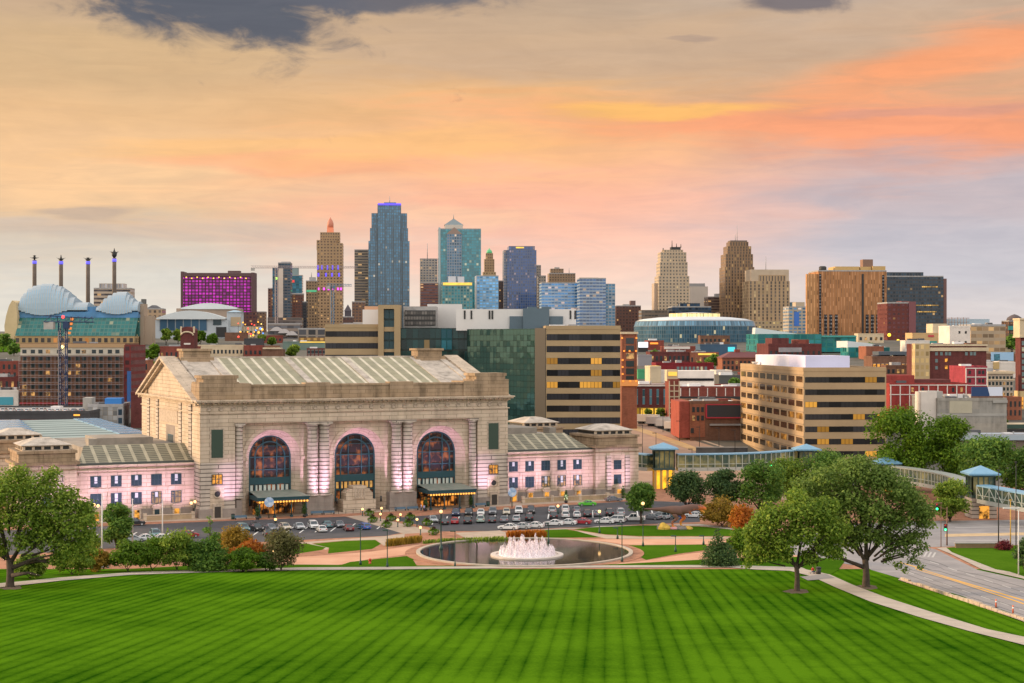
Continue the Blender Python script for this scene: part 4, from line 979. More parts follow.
b = B('office_block', 'teal grey glass block half hidden left of the ribbed tan tower', 'office block', 789, 797, 302.5, 2400, facade('teal_grey_wall', (.16, .24, .26), (.09, .16, .19), .1, .2, .05), 4, 4, 26)
# big tan ribbed towers on the right
M_RIB = facade('ribbed_tan_wall', (.46, .245, .12), (.37, .19, .095), .32, -.1, 0, grough=.8)
b = B('exchange_tower', 'massive ribbed tan tower with rooftop penthouses and dark slots', 'skyscraper', 818, 887, 271, 1500, M_RIB, 2.6, 4, 40, rot=.05)
M_RIBL = facade('ribbed_lit_wall', (.52, .30, .15), (.44, .24, .11), .32, -.1, 0, grough=.8)  # brighter copy of the ribbed wall, light painted into its colour
n_ = MB(); w_ = b.w
n_.box(b.lx(806.6), b.lx(819), 1.5, 6, -14, b.lz(274), 0, 2.6, 4); b.part('side_block', n_, M_RIBL)
b.bx('penthouse', 836, 860.5, 266.3, 274, 4, 30, mat('ochre_penthouse', (.50, .33, .13), .8)); b.bx('penthouse', 862, 873, 266.5, 272, 5, 28, D.materials['ochre_penthouse']); b.bx('penthouse', 873.5, 886.5, 266, 274, 2, 30, D.materials['ochre_penthouse'])
b.bx('roof_tower', 864.8, 875, 259, 267, 6, 16, mat('brown_roof_tower', (.22, .13, .09), .8)); b.part('water_tank', MB().lathe([(3.6, 0), (3.6, 4.5), (2.5, 5.4)], (b.lx(825), 10, b.lz(271.5)), 12), M_DARK)
M_SLOT = facade('dark_slot', (.03, .03, .035), (.30, .29, .28), .3, .3, .0)
for x, a, c_ in ((819.8, 274, 334), (883.6, 275, 340), (862.8, 274, 340)): b.bx('window_slot', x-1, x+1, a, c_, -.5, .3, M_SLOT if x != 862.8 else M_DARK, 1, 3)
for x in (825.3, 830.5, 836, 867.3, 872.5, 878): b.bx('window_slot', x-1.5, x+1.5, 314.5, 340, -.4, .3, M_SLOT, 1.5, 3.6)
b = B('office_tower', 'dark charcoal glass tower with rows of amber windows behind the ribbed tan tower', 'skyscraper', 884, 944, 276.5, 1700, facade('charcoal_wall', (.075, .08, .088), (.045, .055, .065), .15, .22, .018, (1, .55, .15), 1.0, .4, .1), 3, 3.8, 36, rot=.05)
b.bx('roof_house', 888, 925, 272, 276.5, 5, 26, D.materials['charcoal_wall'], 3, 3.8); b.bx('end_wall', 943, 947.5, 278.5, 334, 1, 36, mat('brown_end_wall', (.16, .085, .075), .8))
b.bx('lit_band', 922, 938, 286, 287.5, -.3, .2, facade('amber_band', (.05, .05, .05), (.4, .25, .08), .1, .1, .7, (1, .55, .1), 1), 2, 3); b.bx('lit_band', 916, 939, 304.6, 306, -.3, .2, D.materials['amber_band'], 2, 3); b.bx('lit_band', 917, 937, 311, 312.4, -.3, .2, D.materials['amber_band'], 2, 3)
b = B('brick_block', 'maroon brick block in front of the charcoal tower', 'office block', 887, 915, 303, 1420, facade('maroon_wall', (.17, .06, .06), (.10, .035, .04), .25, .28, .04, (1, .5, .1), 1), 4, 4, 30)
b.bx('upper_tier', 903, 909, 301, 303, 5, 20, mat('maroon_plain', (.17, .065, .065), .8)); b.bx('side_wing', 908.8, 915.8, 301.6, 340, -1, 20, mat('maroon_wing', (.19, .07, .075), .8))
for x, y in ((888, 335), (897, 341), (894, 345)): b.part('yellow_lamp', MB().ball((b.lx(x), -3, b.lz(y)), 1.6, 8), mat('yellow_lamp', (.6, .45, .05), emit=(1, .65, .05), es=1.5) if x == 888 else D.materials['yellow_lamp'])

# --- left side of the skyline
F_PUR = facade('magenta_led_wall', (.10, .045, .06), (.20, .03, .2), .15, .18, .95, (.80, .01, .64), .85)
b = B('hotel', 'wide hotel slab lit all over with magenta lights', 'hotel', 181.5, 253.5, 273.5, 1900, F_PUR, 4, 3.6, 24, rot=.03)
M_DBR = mat('dark_brown_concrete', (.11, .06, .06), .85)
b.bx('end_wall', 181, 183.5, 271.5, 330, -1, 25, M_DBR); b.bx('end_wall', 251, 254, 272.5, 345, -1, 25, M_DBR); b.bx('roof_house', 227, 239, 270.5, 274, 6, 18, M_DBR); b.bx('top_band', 183.5, 251, 273, 276.5, -.8, .2, M_DBR); b.bx('podium', 239, 256, 312, 330, -3, 12, facade('hotel_podium_wall', (.14, .07, .07), (.07, .04, .05), .2, .25, .1), 4, 4)
for k in range(12): b.bx('amber_lamp', 186+k*5.4, 187.2+k*5.4, 276.8+(k % 2), 277.8+(k % 2), -1.2, -.7, D.materials['yellow_lamp'])
b = B('office_block', 'white banded office slab with a penthouse behind the curved metal shells', 'office block', 94, 130, 288.5, 1800, facade('white_band_wall', (.52, .47, .42), (.07, .06, .06), 0, .26, .03), 4, 4.6, 30)
b.bx('penthouse', 98.5, 123, 283.3, 288.5, 5, 24, facade('penthouse_wall', (.5, .48, .47), (.38, .38, .4), .2, .1, 0), 3, 5)
b = B('residential_tower', 'dark residential tower with a tall pale concrete strip and glass corners', 'skyscraper', 278.2, 290.5, 263, 2000, facade('dark_balcony_wall', (.13, .14, .15), (.04, .06, .075), .08, .28, .05), 4, 3.6, 30)
b.bx('pale_strip', 278.4, 283.2, 268.5, 317.5, -1.2, .4, mat('pale_concrete', (.55, .47, .38), .8, var=.1, scale=.05)); b.bx('side_wing', 272.5, 278.6, 267.5, 320, 1, 26, facade('blue_grey_glass_wall', (.09, .14, .17), (.05, .10, .14), .08, .2, .05), 3, 3.6)
b.bx('roof_house', 281, 290, 261.5, 263, 4, 20, M_MECH); b.part('green_lamp', MB().ball((b.lx(276.7), -1, b.lz(278.6)), 1.6, 8), mat('green_lamp', (.3, .6, .1), emit=(.4, 1, .1), es=1.6)); b.bx('podium', 268, 302, 317.5, 330, -6, 24, facade('grey_podium_wall', (.24, .22, .22), (.10, .09, .09), 0, .3, .06), 4, 3.6)
b = B('office_block', 'brown brick block left of the dark residential tower', 'office block', 268, 274, 288.5, 2120, facade('brown_old_wall', (.22, .13, .11), (.06, .04, .04), .22, .26, .1), 3.5, 3.8, 24)
b = B('office_block', 'red brown brick block right of the dark residential tower', 'office block', 290.5, 302.8, 294, 2050, facade('redbrown_wall', (.20, .10, .085), (.10, .07, .07), .22, .26, .1), 3.5, 3.8, 24); b.bx('parapet_band', 290.3, 303, 293, 294.4, -.5, 24, mat('white_band', (.45, .42, .40), .8))
b = B('office_tower', 'teal glass tower standing behind the dark residential tower', 'skyscraper', 290, 302, 275.5, 2400, facade('teal_dark_wall', (.06, .17, .20), (.05, .15, .19), .05, .15, .04), 4, 4, 26)
b.bx('upper_tier', 291, 298, 267.5, 275.5, 3, 20, mat('grey_teal', (.22, .30, .30), .5)); b.bx('red_panel', 291, 294.5, 280, 282.4, -.6, .1, mat('red_lit_panel', (.5, .05, .05), emit=(1, .08, .06), es=.6))
b = B('office_block', 'very dark slim block left of the old brown stone tower', 'office block', 302.5, 306.5, 302, 2050, facade('black_wall', (.06, .06, .065), (.03, .03, .035), .2, .25, .05), 3.5, 3.8, 20)
b = B('brick_block', 'distant brown block left of the residential towers', 'office block', 253.5, 265, 312, 2100, facade('far_brown_wall', (.26, .19, .15), (.1, .08, .07), .22, .26, .04), 4, 4, 24)
b = B('church', 'dark brick block with a pointed turret roof beside the old skyscraper', 'church', 343, 353, 317, 1900, facade('church_wall', (.14, .085, .08), (.05, .04, .04), .28, .28, .05), 4, 5, 20)
b.part('turret_roof', MB().box(b.lx(344.5), b.lx(351), 2, 10, b.lz(317), b.lz(311)).box(b.lx(344), b.lx(351.5), 1.5, 10.5, b.lz(311), b.lz(304.5), tp=(4.2, 4.2)), mat('dark_slate', (.07, .06, .07), .8))
b = B('office_block', 'brown stone block at the foot of the grey slab tower', 'office block', 352, 365, 302, 2150, facade('foot_brown_wall', (.25, .16, .12), (.08, .06, .06), .22, .26, .06), 4, 4, 24)
# long tan-roofed blocks between
b = B('office_block', 'low block under construction with a bare concrete frame left of the striped offices', 'construction site', 298, 326, 329, 1300, facade('bare_frame', (.33, .31, .30), (.05, .05, .055), .12, .12, .06, (1, .7, .3), 1), 8, 5, 30)
b.bx('lit_base', 299, 325, 337.5, 341, -.5, .3, facade('lit_base_wall', (.3, .2, .1), (.5, .3, .1), .25, .15, .7, (1, .55, .12), 1.2), 6, 4)
b = B('convention_block', 'low grey hall with curved white canopies under the residential tower', 'hall', 268, 300, 324, 1500, facade('grey_hall_wall', (.30, .27, .26), (.12, .12, .13), 0, .25, .1), 6, 5, 30)
for k in range(3):
    mb = MB(); x0, x1 = b.lx(270+k*8), b.lx(284+k*7)
    mb.xz([(x0, b.lz(331)-k*2+i*0) for i in (0,)]+[(x0+(x1-x0)*i/8, b.lz(330)-1+4*sin(pi*i/8)-k*2) for i in range(9)]+[(x1, b.lz(331)-k*2)], -4-k, 6); b.part('canopy', mb, mat('white_canopy', (.5, .46, .44), .6) if k == 0 else D.materials['white_canopy'])

# --- performing arts centre: two ribbed metal shells over a glass wall
Yk = 1300
ka = thing('arts_centre', 'concert hall with two ribbed silver shells over a slanting green glass wall', 'concert hall', (PX(78, Yk), Yk, zg(Yk)), .0)
kx = lambda x: (PX(x, Yk)-PX(78, Yk))*.985+1.5; kz = lambda y: PZ(y, Yk)-zg(Yk)
M_SHELL = facade('ribbed_steel', (.46, .53, .57), (.35, .43, .48), .36, -.1, 0, rough=.38, grough=.42, wvar=.08, gvar=.06)
def shell(prof, lip):
    mb = MB()
    for (x0, yt), (x1, _) in zip(prof, prof[1:]):
        a, b_ = kx(x0), kx(x1); zt = kz(yt); xm = (x0+x1)/2; zl = kz(lip(xm)); nn = 8; k = max(1, round((b_-a)/1.9))
        pr = [(-15+10*(1-cos(pi/2*i/nn)), zl+(zt-zl)*sin(pi/2*i/nn)) for i in range(nn+1)]+[(14, zt-3), (30, kz(330))]
        L = 0
        for (y0, z0), (y1, z1) in zip(pr, pr[1:]):
            mb.quad((a, y0, z0), (b_, y0, z0), (b_, y1, z1), (a, y1, z1), 0, [(0, L), (k, L), (k, L+1), (0, L+1)]); L += 1
        mb.poly([(a, y, z) for y, z in pr]); mb.poly([(b_, y, z) for y, z in pr][::-1])
    return mb
shell([(18.5, 302.5), (21, 300), (22, 296), (24, 293), (28, 288.5), (33, 286), (37, 285), (42, 284), (48, 284), (53, 285), (57, 286.5), (62, 288.5), (65, 292.5), (70, 297.5), (76, 302.5), (90, 305)], lambda x: 310.5+5*max(0, 1-((x-46)/24)**2)).build('metal_shell', M_SHELL, ka)
shell([(99, 306), (102, 303), (105, 298.5), (109, 295.5), (114, 293), (118, 292), (124, 292), (128, 295), (131, 298.5), (135, 301.5), (141, 305)], lambda x: 311+3.5*max(0, 1-((x-120)/18)**2)).build('metal_shell', M_SHELL, ka)
for x, y in ((111, 304), (116, 300), (121, 296), (126, 300)):
    MB().box(kx(x-1.6), kx(x+1.6), -4, -2.5+4, kz(y+.5), kz(y-.6)).build('shell_window', M_DARK, ka)
ev = MB(); 
ev.box(kx(20), kx(141), -13.5, -6, kz(318), kz(312)); ev.box(kx(88), kx(100), -12, -5, kz(312), kz(307))
ev.build('blue_eave', mat('blue_metal', (.07, .22, .42), .4, var=.3, scale=.08), ka)
F_KG = facade('green_glass', (.10, .20, .17), (.04, .14, .11), .08, .10, .04, (1, .6, .25), .6, .4, .1, .2, .25)
gw = MB(); a, b_ = kx(21.5), kx(141); z0, z1 = kz(336), kz(317.5); gw.quad((a, -24, z0), (b_, -24, z0), (b_, -13, z1), (a, -13, z1), 0, [(0, 0), (30, 0), (30, 5), (0, 5)]); gw.box(a, b_, -10, 40, -10, z1-.2, 0); gw.build('glass_wall', F_KG, ka)
for k in range(4): MB().box(kx(74), kx(76.5), -23+k*2.3, -21+k*2.3, kz(334.5-k*4.6), kz(332-k*4.6)).build('orange_panel', mat('orange_panel', (.6, .2, .05), emit=(1, .3, .06), es=.5) if k == 0 else D.materials['orange_panel'], ka)
bs = MB(); bs.box(kx(21.5), kx(141), -26, 20, -6, kz(336.4), 0, 5, 6); bs.build('stone_base', facade('arcade_wall', (.46, .35, .20), (.06, .05, .045), .22, .22, .16, (1, .35, .05), 1.3), ka); 
uvb = bs
lw = MB(); pr = [(9.3, 326), (11, 316), (14, 306), (17, 301), (20.5, 303), (22, 316), (22, 339), (10, 339)]
lw.xz([(kx(x), kz(y)) for x, y in pr[::-1]], -20, 30); lw.build('stone_end_wall', mat('cream_end_wall', (.55, .42, .24), .85, var=.1, scale=.1), ka)
rw = MB().box(kx(141), kx(145), -6, 6, -8, kz(304)).box(kx(145), kx(153), -4, 6, -8, kz(316)); rw.build('stone_end_wall', mat('tan_end_wall', (.38, .29, .21), .85), ka)
# four pylons
for x, yt in ((34.5, 260), (61, 260.5), (88, 260.5), (114.3, 258)):
    Yp = 1450
    p = thing('sculpture_pylon', {34.5: 'leftmost tall concrete pylon topped with a metal disc sculpture', 61: 'tall concrete pylon topped with a spiked cone, second from the left', 88: 'concrete pylon topped with a flat blue lit disc, between the metal shells', 114.3: 'tallest pylon topped with a spiky ring sculpture, above the small shell'}[x], 'pylon', (PX(x, Yp), Yp, zg(Yp)), 0, 'pylons behind the concert hall')
    h = PZ(yt, Yp)-zg(Yp); r = 1.8
    MB().lathe([(r+.15, -5), (r, h-7), (r, h)], (0, 0, 0), 14).build('shaft', mat('pylon_concrete', (.16, .125, .10), .85, var=.15, scale=.2) if x == 34.5 else D.materials['pylon_concrete'], p)
    MB().lathe([(r+.25, h-3.4), (r+.25, h-.8)], (0, 0, 0), 14).build('blue_collar', mat('blue_collar_light', (.1, .1, .5), emit=(.15, .12, 1), es=.9) if x == 34.5 else D.materials['blue_collar_light'], p)
    s_ = MB(); s_.lathe([(.7, h), (.8, h+1.2), (2.9, h+1.7), (2.9, h+2.1), (1.2, h+2.3), (.8, h+3.6), (1.6, h+3.9), (.3, h+4.4)] if x == 34.5 else [(.7, h), (2.6, h+1.2), (1.0, h+2), (.7, h+3), (.2, h+5.2)] if x == 61 else [(.8, h), (2.5, h+.6), (2.5, h+1.1), (1.4, h+1.4), (1.4, h+2.6), (.4, h+2.8)] if x == 88 else [(.8, h), (2.2, h+2), (2.6, h+5), (1.0, h+6), (.5, h+7.5), (.15, h+9)], (0, 0, 0), 12)
    for k in range(8 if x > 100 else 4): a = 2*pi*k/(8 if x > 100 else 4)+.3; s_.tube([(1.5*cos(a), 1.5*sin(a), h+(4 if x > 100 else 1.6)), (4.0*cos(a), 4.0*sin(a), h+(6 if x > 100 else 2.4))], [.3, .1], 5)
    s_.build('sculpture', M_DARK, p)
# convention hall with curved white roofs
Yc_ = 1500
b = B('convention_hall', 'white hall with a long curved roof and a tall glass front', 'convention hall', 153, 228, 320, Yc_, mat('pale_blue_grey_wall', (.42, .46, .48), .7, var=.1, scale=.06), depth=60, top=False)
def arcroof(x0, x1, yl, yr, ytop, f, bk, m, nm='curved_roof'):
    mb = MB(); pts = [(b.lx(x0+(x1-x0)*i/14), b.lz(yl+(yr-yl)*i/14-((yl+yr)/2-ytop)*sin(pi*i/14))) for i in range(15)]
    mb.xz([(pts[0][0], b.lz(yl)-1.2)]+[(pts[-1][0], b.lz(yr)-1.2)]+pts[::-1], f, bk); return b.part(nm, mb, m)
M_CUR = mat('white_metal_roof', (.58, .62, .62), .45, var=.06, scale=.05)
arcroof(157, 225, 318, 318, 310.5, -3, 30, M_CUR); b.bx('glass_front', 160, 207, 318.5, 331, -.6, .1, facade('hall_glass', (.3, .33, .35), (.07, .10, .13), .06, .04, 0), 8, 12); b.bx('glass_front', 213, 221, 319, 325, -.6, .1, M_GLD); b.bx('entrance', 216, 226, 327, 337, -.8, .1, M_DARK)
b.bx('side_pavilion', 226, 240, 312, 340, 4, 30, D.materials['pale_blue_grey_wall']); b.bx('tan_panel', 230, 240, 317, 326, 3.4, 4.1, mat('tan_panel', (.42, .32, .2), .8)); b.part('pavilion_roof', MB().box(b.lx(225.5), b.lx(241), 3, 31, b.lz(312), b.lz(310), tp=(6, 6)), mat('blue_grey_roof', (.3, .42, .5), .5))
b.bx('rear_block', 167, 233, 307, 330, 62, 90, mat('rear_tan_wall', (.33, .25, .19), .85, var=.1, scale=.05)); arcroof(172, 230, 306.5, 306.5, 301.5, 60, 88, M_CUR, 'rear_curved_roof')
b = B('brick_block', 'cream two storey block with a dark hipped roof right of the concert hall', 'house', 143, 162, 309, 1650, facade('cream_block_wall', (.50, .40, .30), (.12, .1, .08), .25, .25, .05), 5, 5, 26); b.part('hipped_roof', MB().box(b.lx(145), b.lx(160), 2, 24, b.lz(309), b.lz(305), tp=(6, 6)), M_ROOFD); b.bx('roof_hut', 141, 145, 299, 312, 2, 10, mat('dark_hut', (.12, .12, .11), .8))

# ------------------------------------------------------------------ middle distance
def YB(x, yb): return G(x, yb)[1]
def brick(name, c, var=.14): return stone(name, c, tuple(k*.8 for k in c), .9, .3, .85, .02, .9, var*1.6)
BR_RED = brick('red_brick', (.27, .075, .055)); BR_DRK = brick('dark_red_brick', (.16, .05, .045)); BR_ORG = brick('orange_brick', (.34, .13, .075)); BR_BRN = brick('brown_brick', (.22, .115, .075))
M_CREAM = mat('cream_plaster', (.58, .47, .31), .85, var=.14, scale=.15); M_WHT = mat('white_plaster', (.66, .60, .53), .8, var=.14, scale=.15)
M_BEIGE = mat('beige_precast', (.345, .25, .135), .8, var=.1, scale=.12); M_GREYC = mat('grey_concrete', (.36, .345, .31), .85, var=.2, scale=.12, bump=.2)
M_PGL = glass_mat('pane_glass', (.035, .045, .05), (1, .5, .14), .8, .5, (.3, .7), frac=.14); M_WIN2 = glass_mat('pale_pane_glass', (.16, .22, .22), (1, .7, .3), .5, .5, (.3, .7), frac=.2)
M_SILL = mat('pale_sill', (.5, .45, .38), .8)
F_BAND = facade('ribbon_glass', (.02, .02, .022), (.035, .033, .033), .05, .02, .16, (1, .45, .04), 1.5, .4, .08, spec=.08, seg=3)
F_BAND2 = facade('dark_ribbon_glass', (.02, .02, .022), (.03, .03, .034), .05, .02, .04, (1, .45, .04), 1.3, .4, .07, spec=.08, seg=3)

# striped offices behind the station, glass facet at the corner
b = B('striped_office', 'tan office with dark ribbon windows rising right behind the station, beside a mirror glass face', 'office building', 546, 620.5, 328, 533, M_BEIGE, depth=40, rot=.02)
for k in range(10):
    y = 337.2+k*11.9; b.bx('window_band', 546.6, 620.2, y-3.1, y+3.1, -.05, .3, F_BAND if k in (4, 6) else F_BAND2, 1.25, 3)
gx, gy = b.lx(468), 26.5
mb = MB(); x1 = -b.w/2; x0 = x1-26.5
M_MIR = D.materials.new('mirror_glass'); M_MIR.use_nodes = True; q = NT(M_MIR.node_tree); bs = q.n['Principled BSDF']
bs.inputs['Metallic'].default_value = .75; bs.inputs['Roughness'].default_value = .05
u, v, _ = q.sep(q.new('ShaderNodeUVMap').outputs[0])
fr_ = q.m('MAXIMUM', q.m('LESS_THAN', q.m('FRACT', q.m('DIVIDE', u, 1.6)), .05), q.m('LESS_THAN', q.m('FRACT', q.m('DIVIDE', v, 1.95)), .05))
q.put(bs.inputs['Base Color'], q.mix(fr_, (.045, .115, .115), (.012, .018, .018)))
wn = q.new('ShaderNodeTexWhiteNoise'); q.put(wn.inputs[0], q.comb(q.m('FLOOR', q.m('DIVIDE', u, 1.6)), q.m('FLOOR', q.m('DIVIDE', v, 1.95)), 0))
geo = q.new('ShaderNodeNewGeometry'); lf = q.new('ShaderNodeTexNoise'); q.put(lf.inputs['Vector'], q.new('ShaderNodeTexCoord').outputs['Object']); lf.inputs['Scale'].default_value = .16; lf.inputs['Detail'].default_value = 3
nrm = q.v('NORMALIZE', q.v('ADD', q.v('ADD', geo.outputs['Normal'], q.v('MULTIPLY', q.v('SUBTRACT', lf.outputs[1], (.5, .5, .5)), (.05, .05, .05))), q.v('MULTIPLY', q.v('SUBTRACT', wn.outputs[1], (.5, .5, .5)), (.02, .02, .02)))); q.put(bs.inputs['Normal'], nrm)
mb.prism([(x1, .2), (x1, 40), (x0, 40), (x0, 26.7)], -14, b.h-.2); b.part('mirror_facet', mb, M_MIR)
mb = MB(); mb.prism([(x1+.02, .1), (x1-3.6, 3.7), (x1-3.6, 3.2), (x1-.2, -.1)], -14, b.h); b.part('corner_strip', mb, mat('dark_corner_glass', (.05, .045, .035), .25))
for k, (x, y) in enumerate(((532, 395), (538, 396), (534, 372), (541, 352))):
    pass
# rooftop blocks of the same building
M_PHW = mat('white_panel_wall', (.62, .60, .57), .7, var=.06, scale=.1); M_PHB = mat('slate_blue_panel', (.085, .13, .16), .5, var=.15, scale=.1)
b.bx('penthouse', 455, 581, 307.5, 330, 26.8, 39, M_PHW); b.bx('penthouse_core', 525, 552.5, 307, 330, 25, 30, M_PHB); b.bx('penthouse_core', 511, 526, 315, 330, 26, 29, M_PHB); b.bx('penthouse_core', 553, 567, 315, 330, 26, 29, M_PHB)
for x in (464, 471, 490, 493, 575, 580): b.bx('louvre', x-.9, x+.9, 309, 318, 26.6, 26.9, M_DARK)
for x in (530, 545): b.bx('roof_unit', x, x+10, 305, 308, 28, 34, M_PHB)
b = B('striped_office', 'tan striped office wing with a tall tan portal frame behind the station roof', 'office building', 325, 381, 326.5, 560, M_BEIGE, depth=36, rot=.02)
for k in range(5):
    y = 334+k*11.8; b.bx('window_band', 325.4, 380.6, y-2.8, y+2.8, -.05, .3, F_BAND2 if k else F_BAND, 1.25, 3)
b.bx('portal_frame', 378.5, 384, 305, 372, -2.4, 8, M_BEIGE); b.bx('portal_frame', 394.5, 400.5, 305, 372, -2.4, 8, M_BEIGE); b.bx('portal_frame', 384, 394.5, 305, 309, -2.4, 8, M_BEIGE); b.bx('portal_glass', 384, 394.5, 309, 372, -.9, 7, facade('portal_glass', (.04, .06, .06), (.02, .045, .045), .08, .1, .03, spec=.25), 1.5, 3.9); b.bx('portal_floor', 384, 394.5, 327, 331.5, -1.6, -.8, M_BEIGE); b.bx('portal_floor', 384, 394.5, 349, 352, -1.6, -.8, M_BEIGE)
b.bx('glass_link', 400.5, 470, 328, 372, 2, 30, facade('dark_green_glass', (.012, .03, .026), (.012, .042, .034), .04, .08, .012, (1, .5, .1), .7, .3, .06, spec=.3), 2, 3.9)
b.bx('plant_box', 402.5, 436, 306, 327.5, 6, 22, M_MECH); b.bx('plant_grille', 404, 435, 310, 325.5, 5.6, 6.2, facade('grille', (.06, .06, .06), (.12, .11, .10), .1, .2, 0), 1, 2); b.bx('penthouse', 425, 461, 302.5, 328, 24, 36, M_PHW); b.bx('penthouse', 360.5, 378.5, 309, 328, 10, 30, M_PHW); b.bx('roof_unit', 362, 376, 305.5, 309.5, 12, 20, mat('pale_orange_unit', (.5, .28, .16), .8)); b.bx('cyan_glass_strip', 441, 452, 328.4, 350, 1.4, 2.4, facade('cyan_glass', (.02, .09, .1), (.02, .11, .12), .1, .1, .02), 2, 3.9)

# tan office on the right
b = B('tan_office', 'square tan office with ribbon windows and white rooftop boxes beside the skywalk', 'office building', 803, 887, 370, 505, mat('tan_precast', (.385, .27, .15), .8, var=.12, scale=.1), depth=96)
for k in range(7): b.bx('window_band', 804.5, 885.5, 377+k*12.35, 382.6+k*12.35, -.06, .3, F_BAND, 1.3, 3)
M_TANG = glass_mat('tan_office_glass', (.05, .035, .02), (1, .42, .06), .5, .3, (.35, .7), frac=.34)
b.windows(9, 7, b.lz(382.6)-.1, 0, 1.9, 6.9, M_TANG, None, side='left', x0=2, x1=94) if 0 else None
z0 = b.lz(382.4); proto = None
for j in range(7):
    for i in range(9):
        if proto is None: proto = b.part('window', MB().box(-4.1, 4.1, -.06, .3, 0, 1.85), M_TANG); o = proto
        else: o = proto.copy(); COL.objects.link(o); o.parent = b.o
        o.location = (-b.w/2, 5.4+i*10.6, z0-j*12.35*b.Y/F); o.rotation_euler = (0, 0, -pi/2)
mb = MB()
for j in range(8): mb.box(-b.w/2-.12, -b.w/2, 0, 96, z0-j*12.35*b.Y/F+2.2, z0-j*12.35*b.Y/F+2.45)
b.part('shadow_line', mb, mat('joint_line', (.26, .19, .12), .8))  # darker horizontal strips along the side wall
mb = MB(); mb.box(-b.w/2+4, -b.w/2+15, 30, 88, b.h, b.h+4.2); b.part('rooftop_box', mb, mat('white_rooftop_panel', (.72, .70, .78), .7, var=.06, scale=.1)); mb = MB(); mb.box(-b.w/2+2.6, -b.w/2+17, 8, 29.9, b.h, b.h+4.4); b.part('rooftop_box', mb, mat('lavender_rooftop_panel', (.60, .60, .78), .7, var=.06, scale=.1))
b.part('satellite_dish', MB().lathe([(.2, 0), (.9, .3), (1.3, 1.0)], (-b.w/2+2, 80, b.h+.6), 10), M_WHT)

# left: building wrapped in scaffolding
b = B('scaffolded_building', 'brick block wrapped in scaffolding with a pale top storey and a red netted side', 'building', 20.5, 124, 345, 730, BR_BRN, depth=30, rot=.0)
b.bx('pale_storey', 20.5, 124, 347, 355.5, -.12, .5, mat('pale_cladding', (.50, .45, .36), .8, var=.15, scale=.2)); b.bx('roof_fascia', 20, 124.5, 343.6, 347.5, -.5, 1, mat('tan_fascia', (.42, .27, .14), .8)); b.bx('red_band', 20, 84, 402.5, 404, -.8, -.2, mat('red_netting', (.45, .03, .04), .8)); b.bx('netted_side', 124, 131, 345, 408, -.4, 29, facade('red_net', (.22, .05, .055), (.10, .04, .045), .2, .2, 0), 2.5, 3.2)
cols = [24.5, 33, 40.5, 48, 59, 69, 78, 84, 94, 101, 110, 117.5]
wz = None
for j in range(7):
    for i, x in enumerate(cols):
        if wz is None: wz = b.part('window', MB().box(-.95, .95, -.2, .2, 0, 1.7), M_PGL); o = wz
        else: o = wz.copy(); COL.objects.link(o); o.parent = b.o
        o.location = (b.lx(x), 0, b.lz(353.4+j*7.05))
sc = MB()
M_SCAF = mat('scaffold_metal', (.26, .24, .25), .6, var=.3, scale=.2)
for k in range(27): x = b.lx(20+k*4.0); sc.tube([(x, -1.6, -1), (x, -1.6, b.lz(356))], .07, 4, 0, False)
for k in range(8): z = b.lz(356.5+k*7.05); sc.box(b.lx(20), b.lx(124), -1.65, -.5, z-.06, z+.06); sc.tube([(b.lx(20), -1.6, z+1.1), (b.lx(124), -1.6, z+1.1)], .05, 4)
b.part('scaffold', sc, M_SCAF)
b.part('hoist_mast', MB().box(b.lx(128.6), b.lx(132), -3, -1.6, b.lz(424), b.lz(371)), mat('blue_hoist', (.02, .10, .30), .5))
b.part('site_lamp', MB().ball((b.lx(63.5), -1.6, b.lz(347)), .8, 8), mat('site_lamp', (.7, .6, .3), emit=(1, .8, .3), es=3))
# tower crane
def crane(name, label, x, Y, ym, yj, wid, jib, cnt, ang, m, ybase):
    o = thing(name, label, 'crane', (PX(x, Y), Y, zg(Y)), 0)
    zt = PZ(yj, Y)-zg(Y); w_ = wid/2; z0 = PZ(ybase, Y)-zg(Y)
    mb = MB()
    for sx in (-1, 1):
        for sy in (-1, 1): mb.tube([(sx*w_, sy*w_, z0), (sx*w_, sy*w_, zt)], wid*.10, 4, 0, False, False)
    n_ = int((zt-z0)/(wid*1.2))
    for k in range(n_):
        za, zb = z0+k*wid*1.2, z0+(k+1)*wid*1.2; s_ = 1 if k % 2 else -1
        for sy in (-1, 1): mb.tube([(-s_*w_, sy*w_, za), (s_*w_, sy*w_, zb)], wid*.05, 4, 0, False, False); mb.tube([(sy*w_, -s_*w_, za), (sy*w_, s_*w_, zb)], wid*.05, 4, 0, False, False)
    mb.build('mast', m, o)
    top = thing('jib', '', ''); 
    for k in ('label', 'category'):
        if k in top: del top[k]
    mb = MB(); ca, sa = cos(ang), sin(ang); h = wid*.55
    P_ = lambda t_, l, z: (t_*ca-l*sa, t_*sa+l*ca, zt+z)
    for l, z in ((-h, 0), (h, 0), (0, h*1.7)): mb.tube([P_(-cnt, l, z), P_(jib, l, z*.6)], wid*.07, 4, 0, False, False)
    k = -cnt; s_ = 1
    while k < jib-wid: mb.tube([P_(k, s_*h, 0), P_(k+wid, 0, h*1.5)], wid*.05, 4, 0, False, False); mb.tube([P_(k+wid, 0, h*1.5), P_(k+wid, -s_*h, 0)], wid*.05, 4, 0, False, False); k += wid; s_ = -s_
    D.objects.remove(top)
    j = mb.build('jib', m, o)
    mb = MB(); c0 = P_(-cnt+wid*.8, 0, -wid*.6); mb.box(c0[0]-wid*.7, c0[0]+wid*.7, c0[1]-wid*.6, c0[1]+wid*.6, c0[2]-wid*.5, c0[2]+wid*.6); mb.build('counterweight', M_GREYC, o)
    MB().box(w_*.4, w_*.4+wid*.8, -wid*.9, wid*.1, zt-wid, zt-wid*.05).build('cab', m, o)
    return o, zt
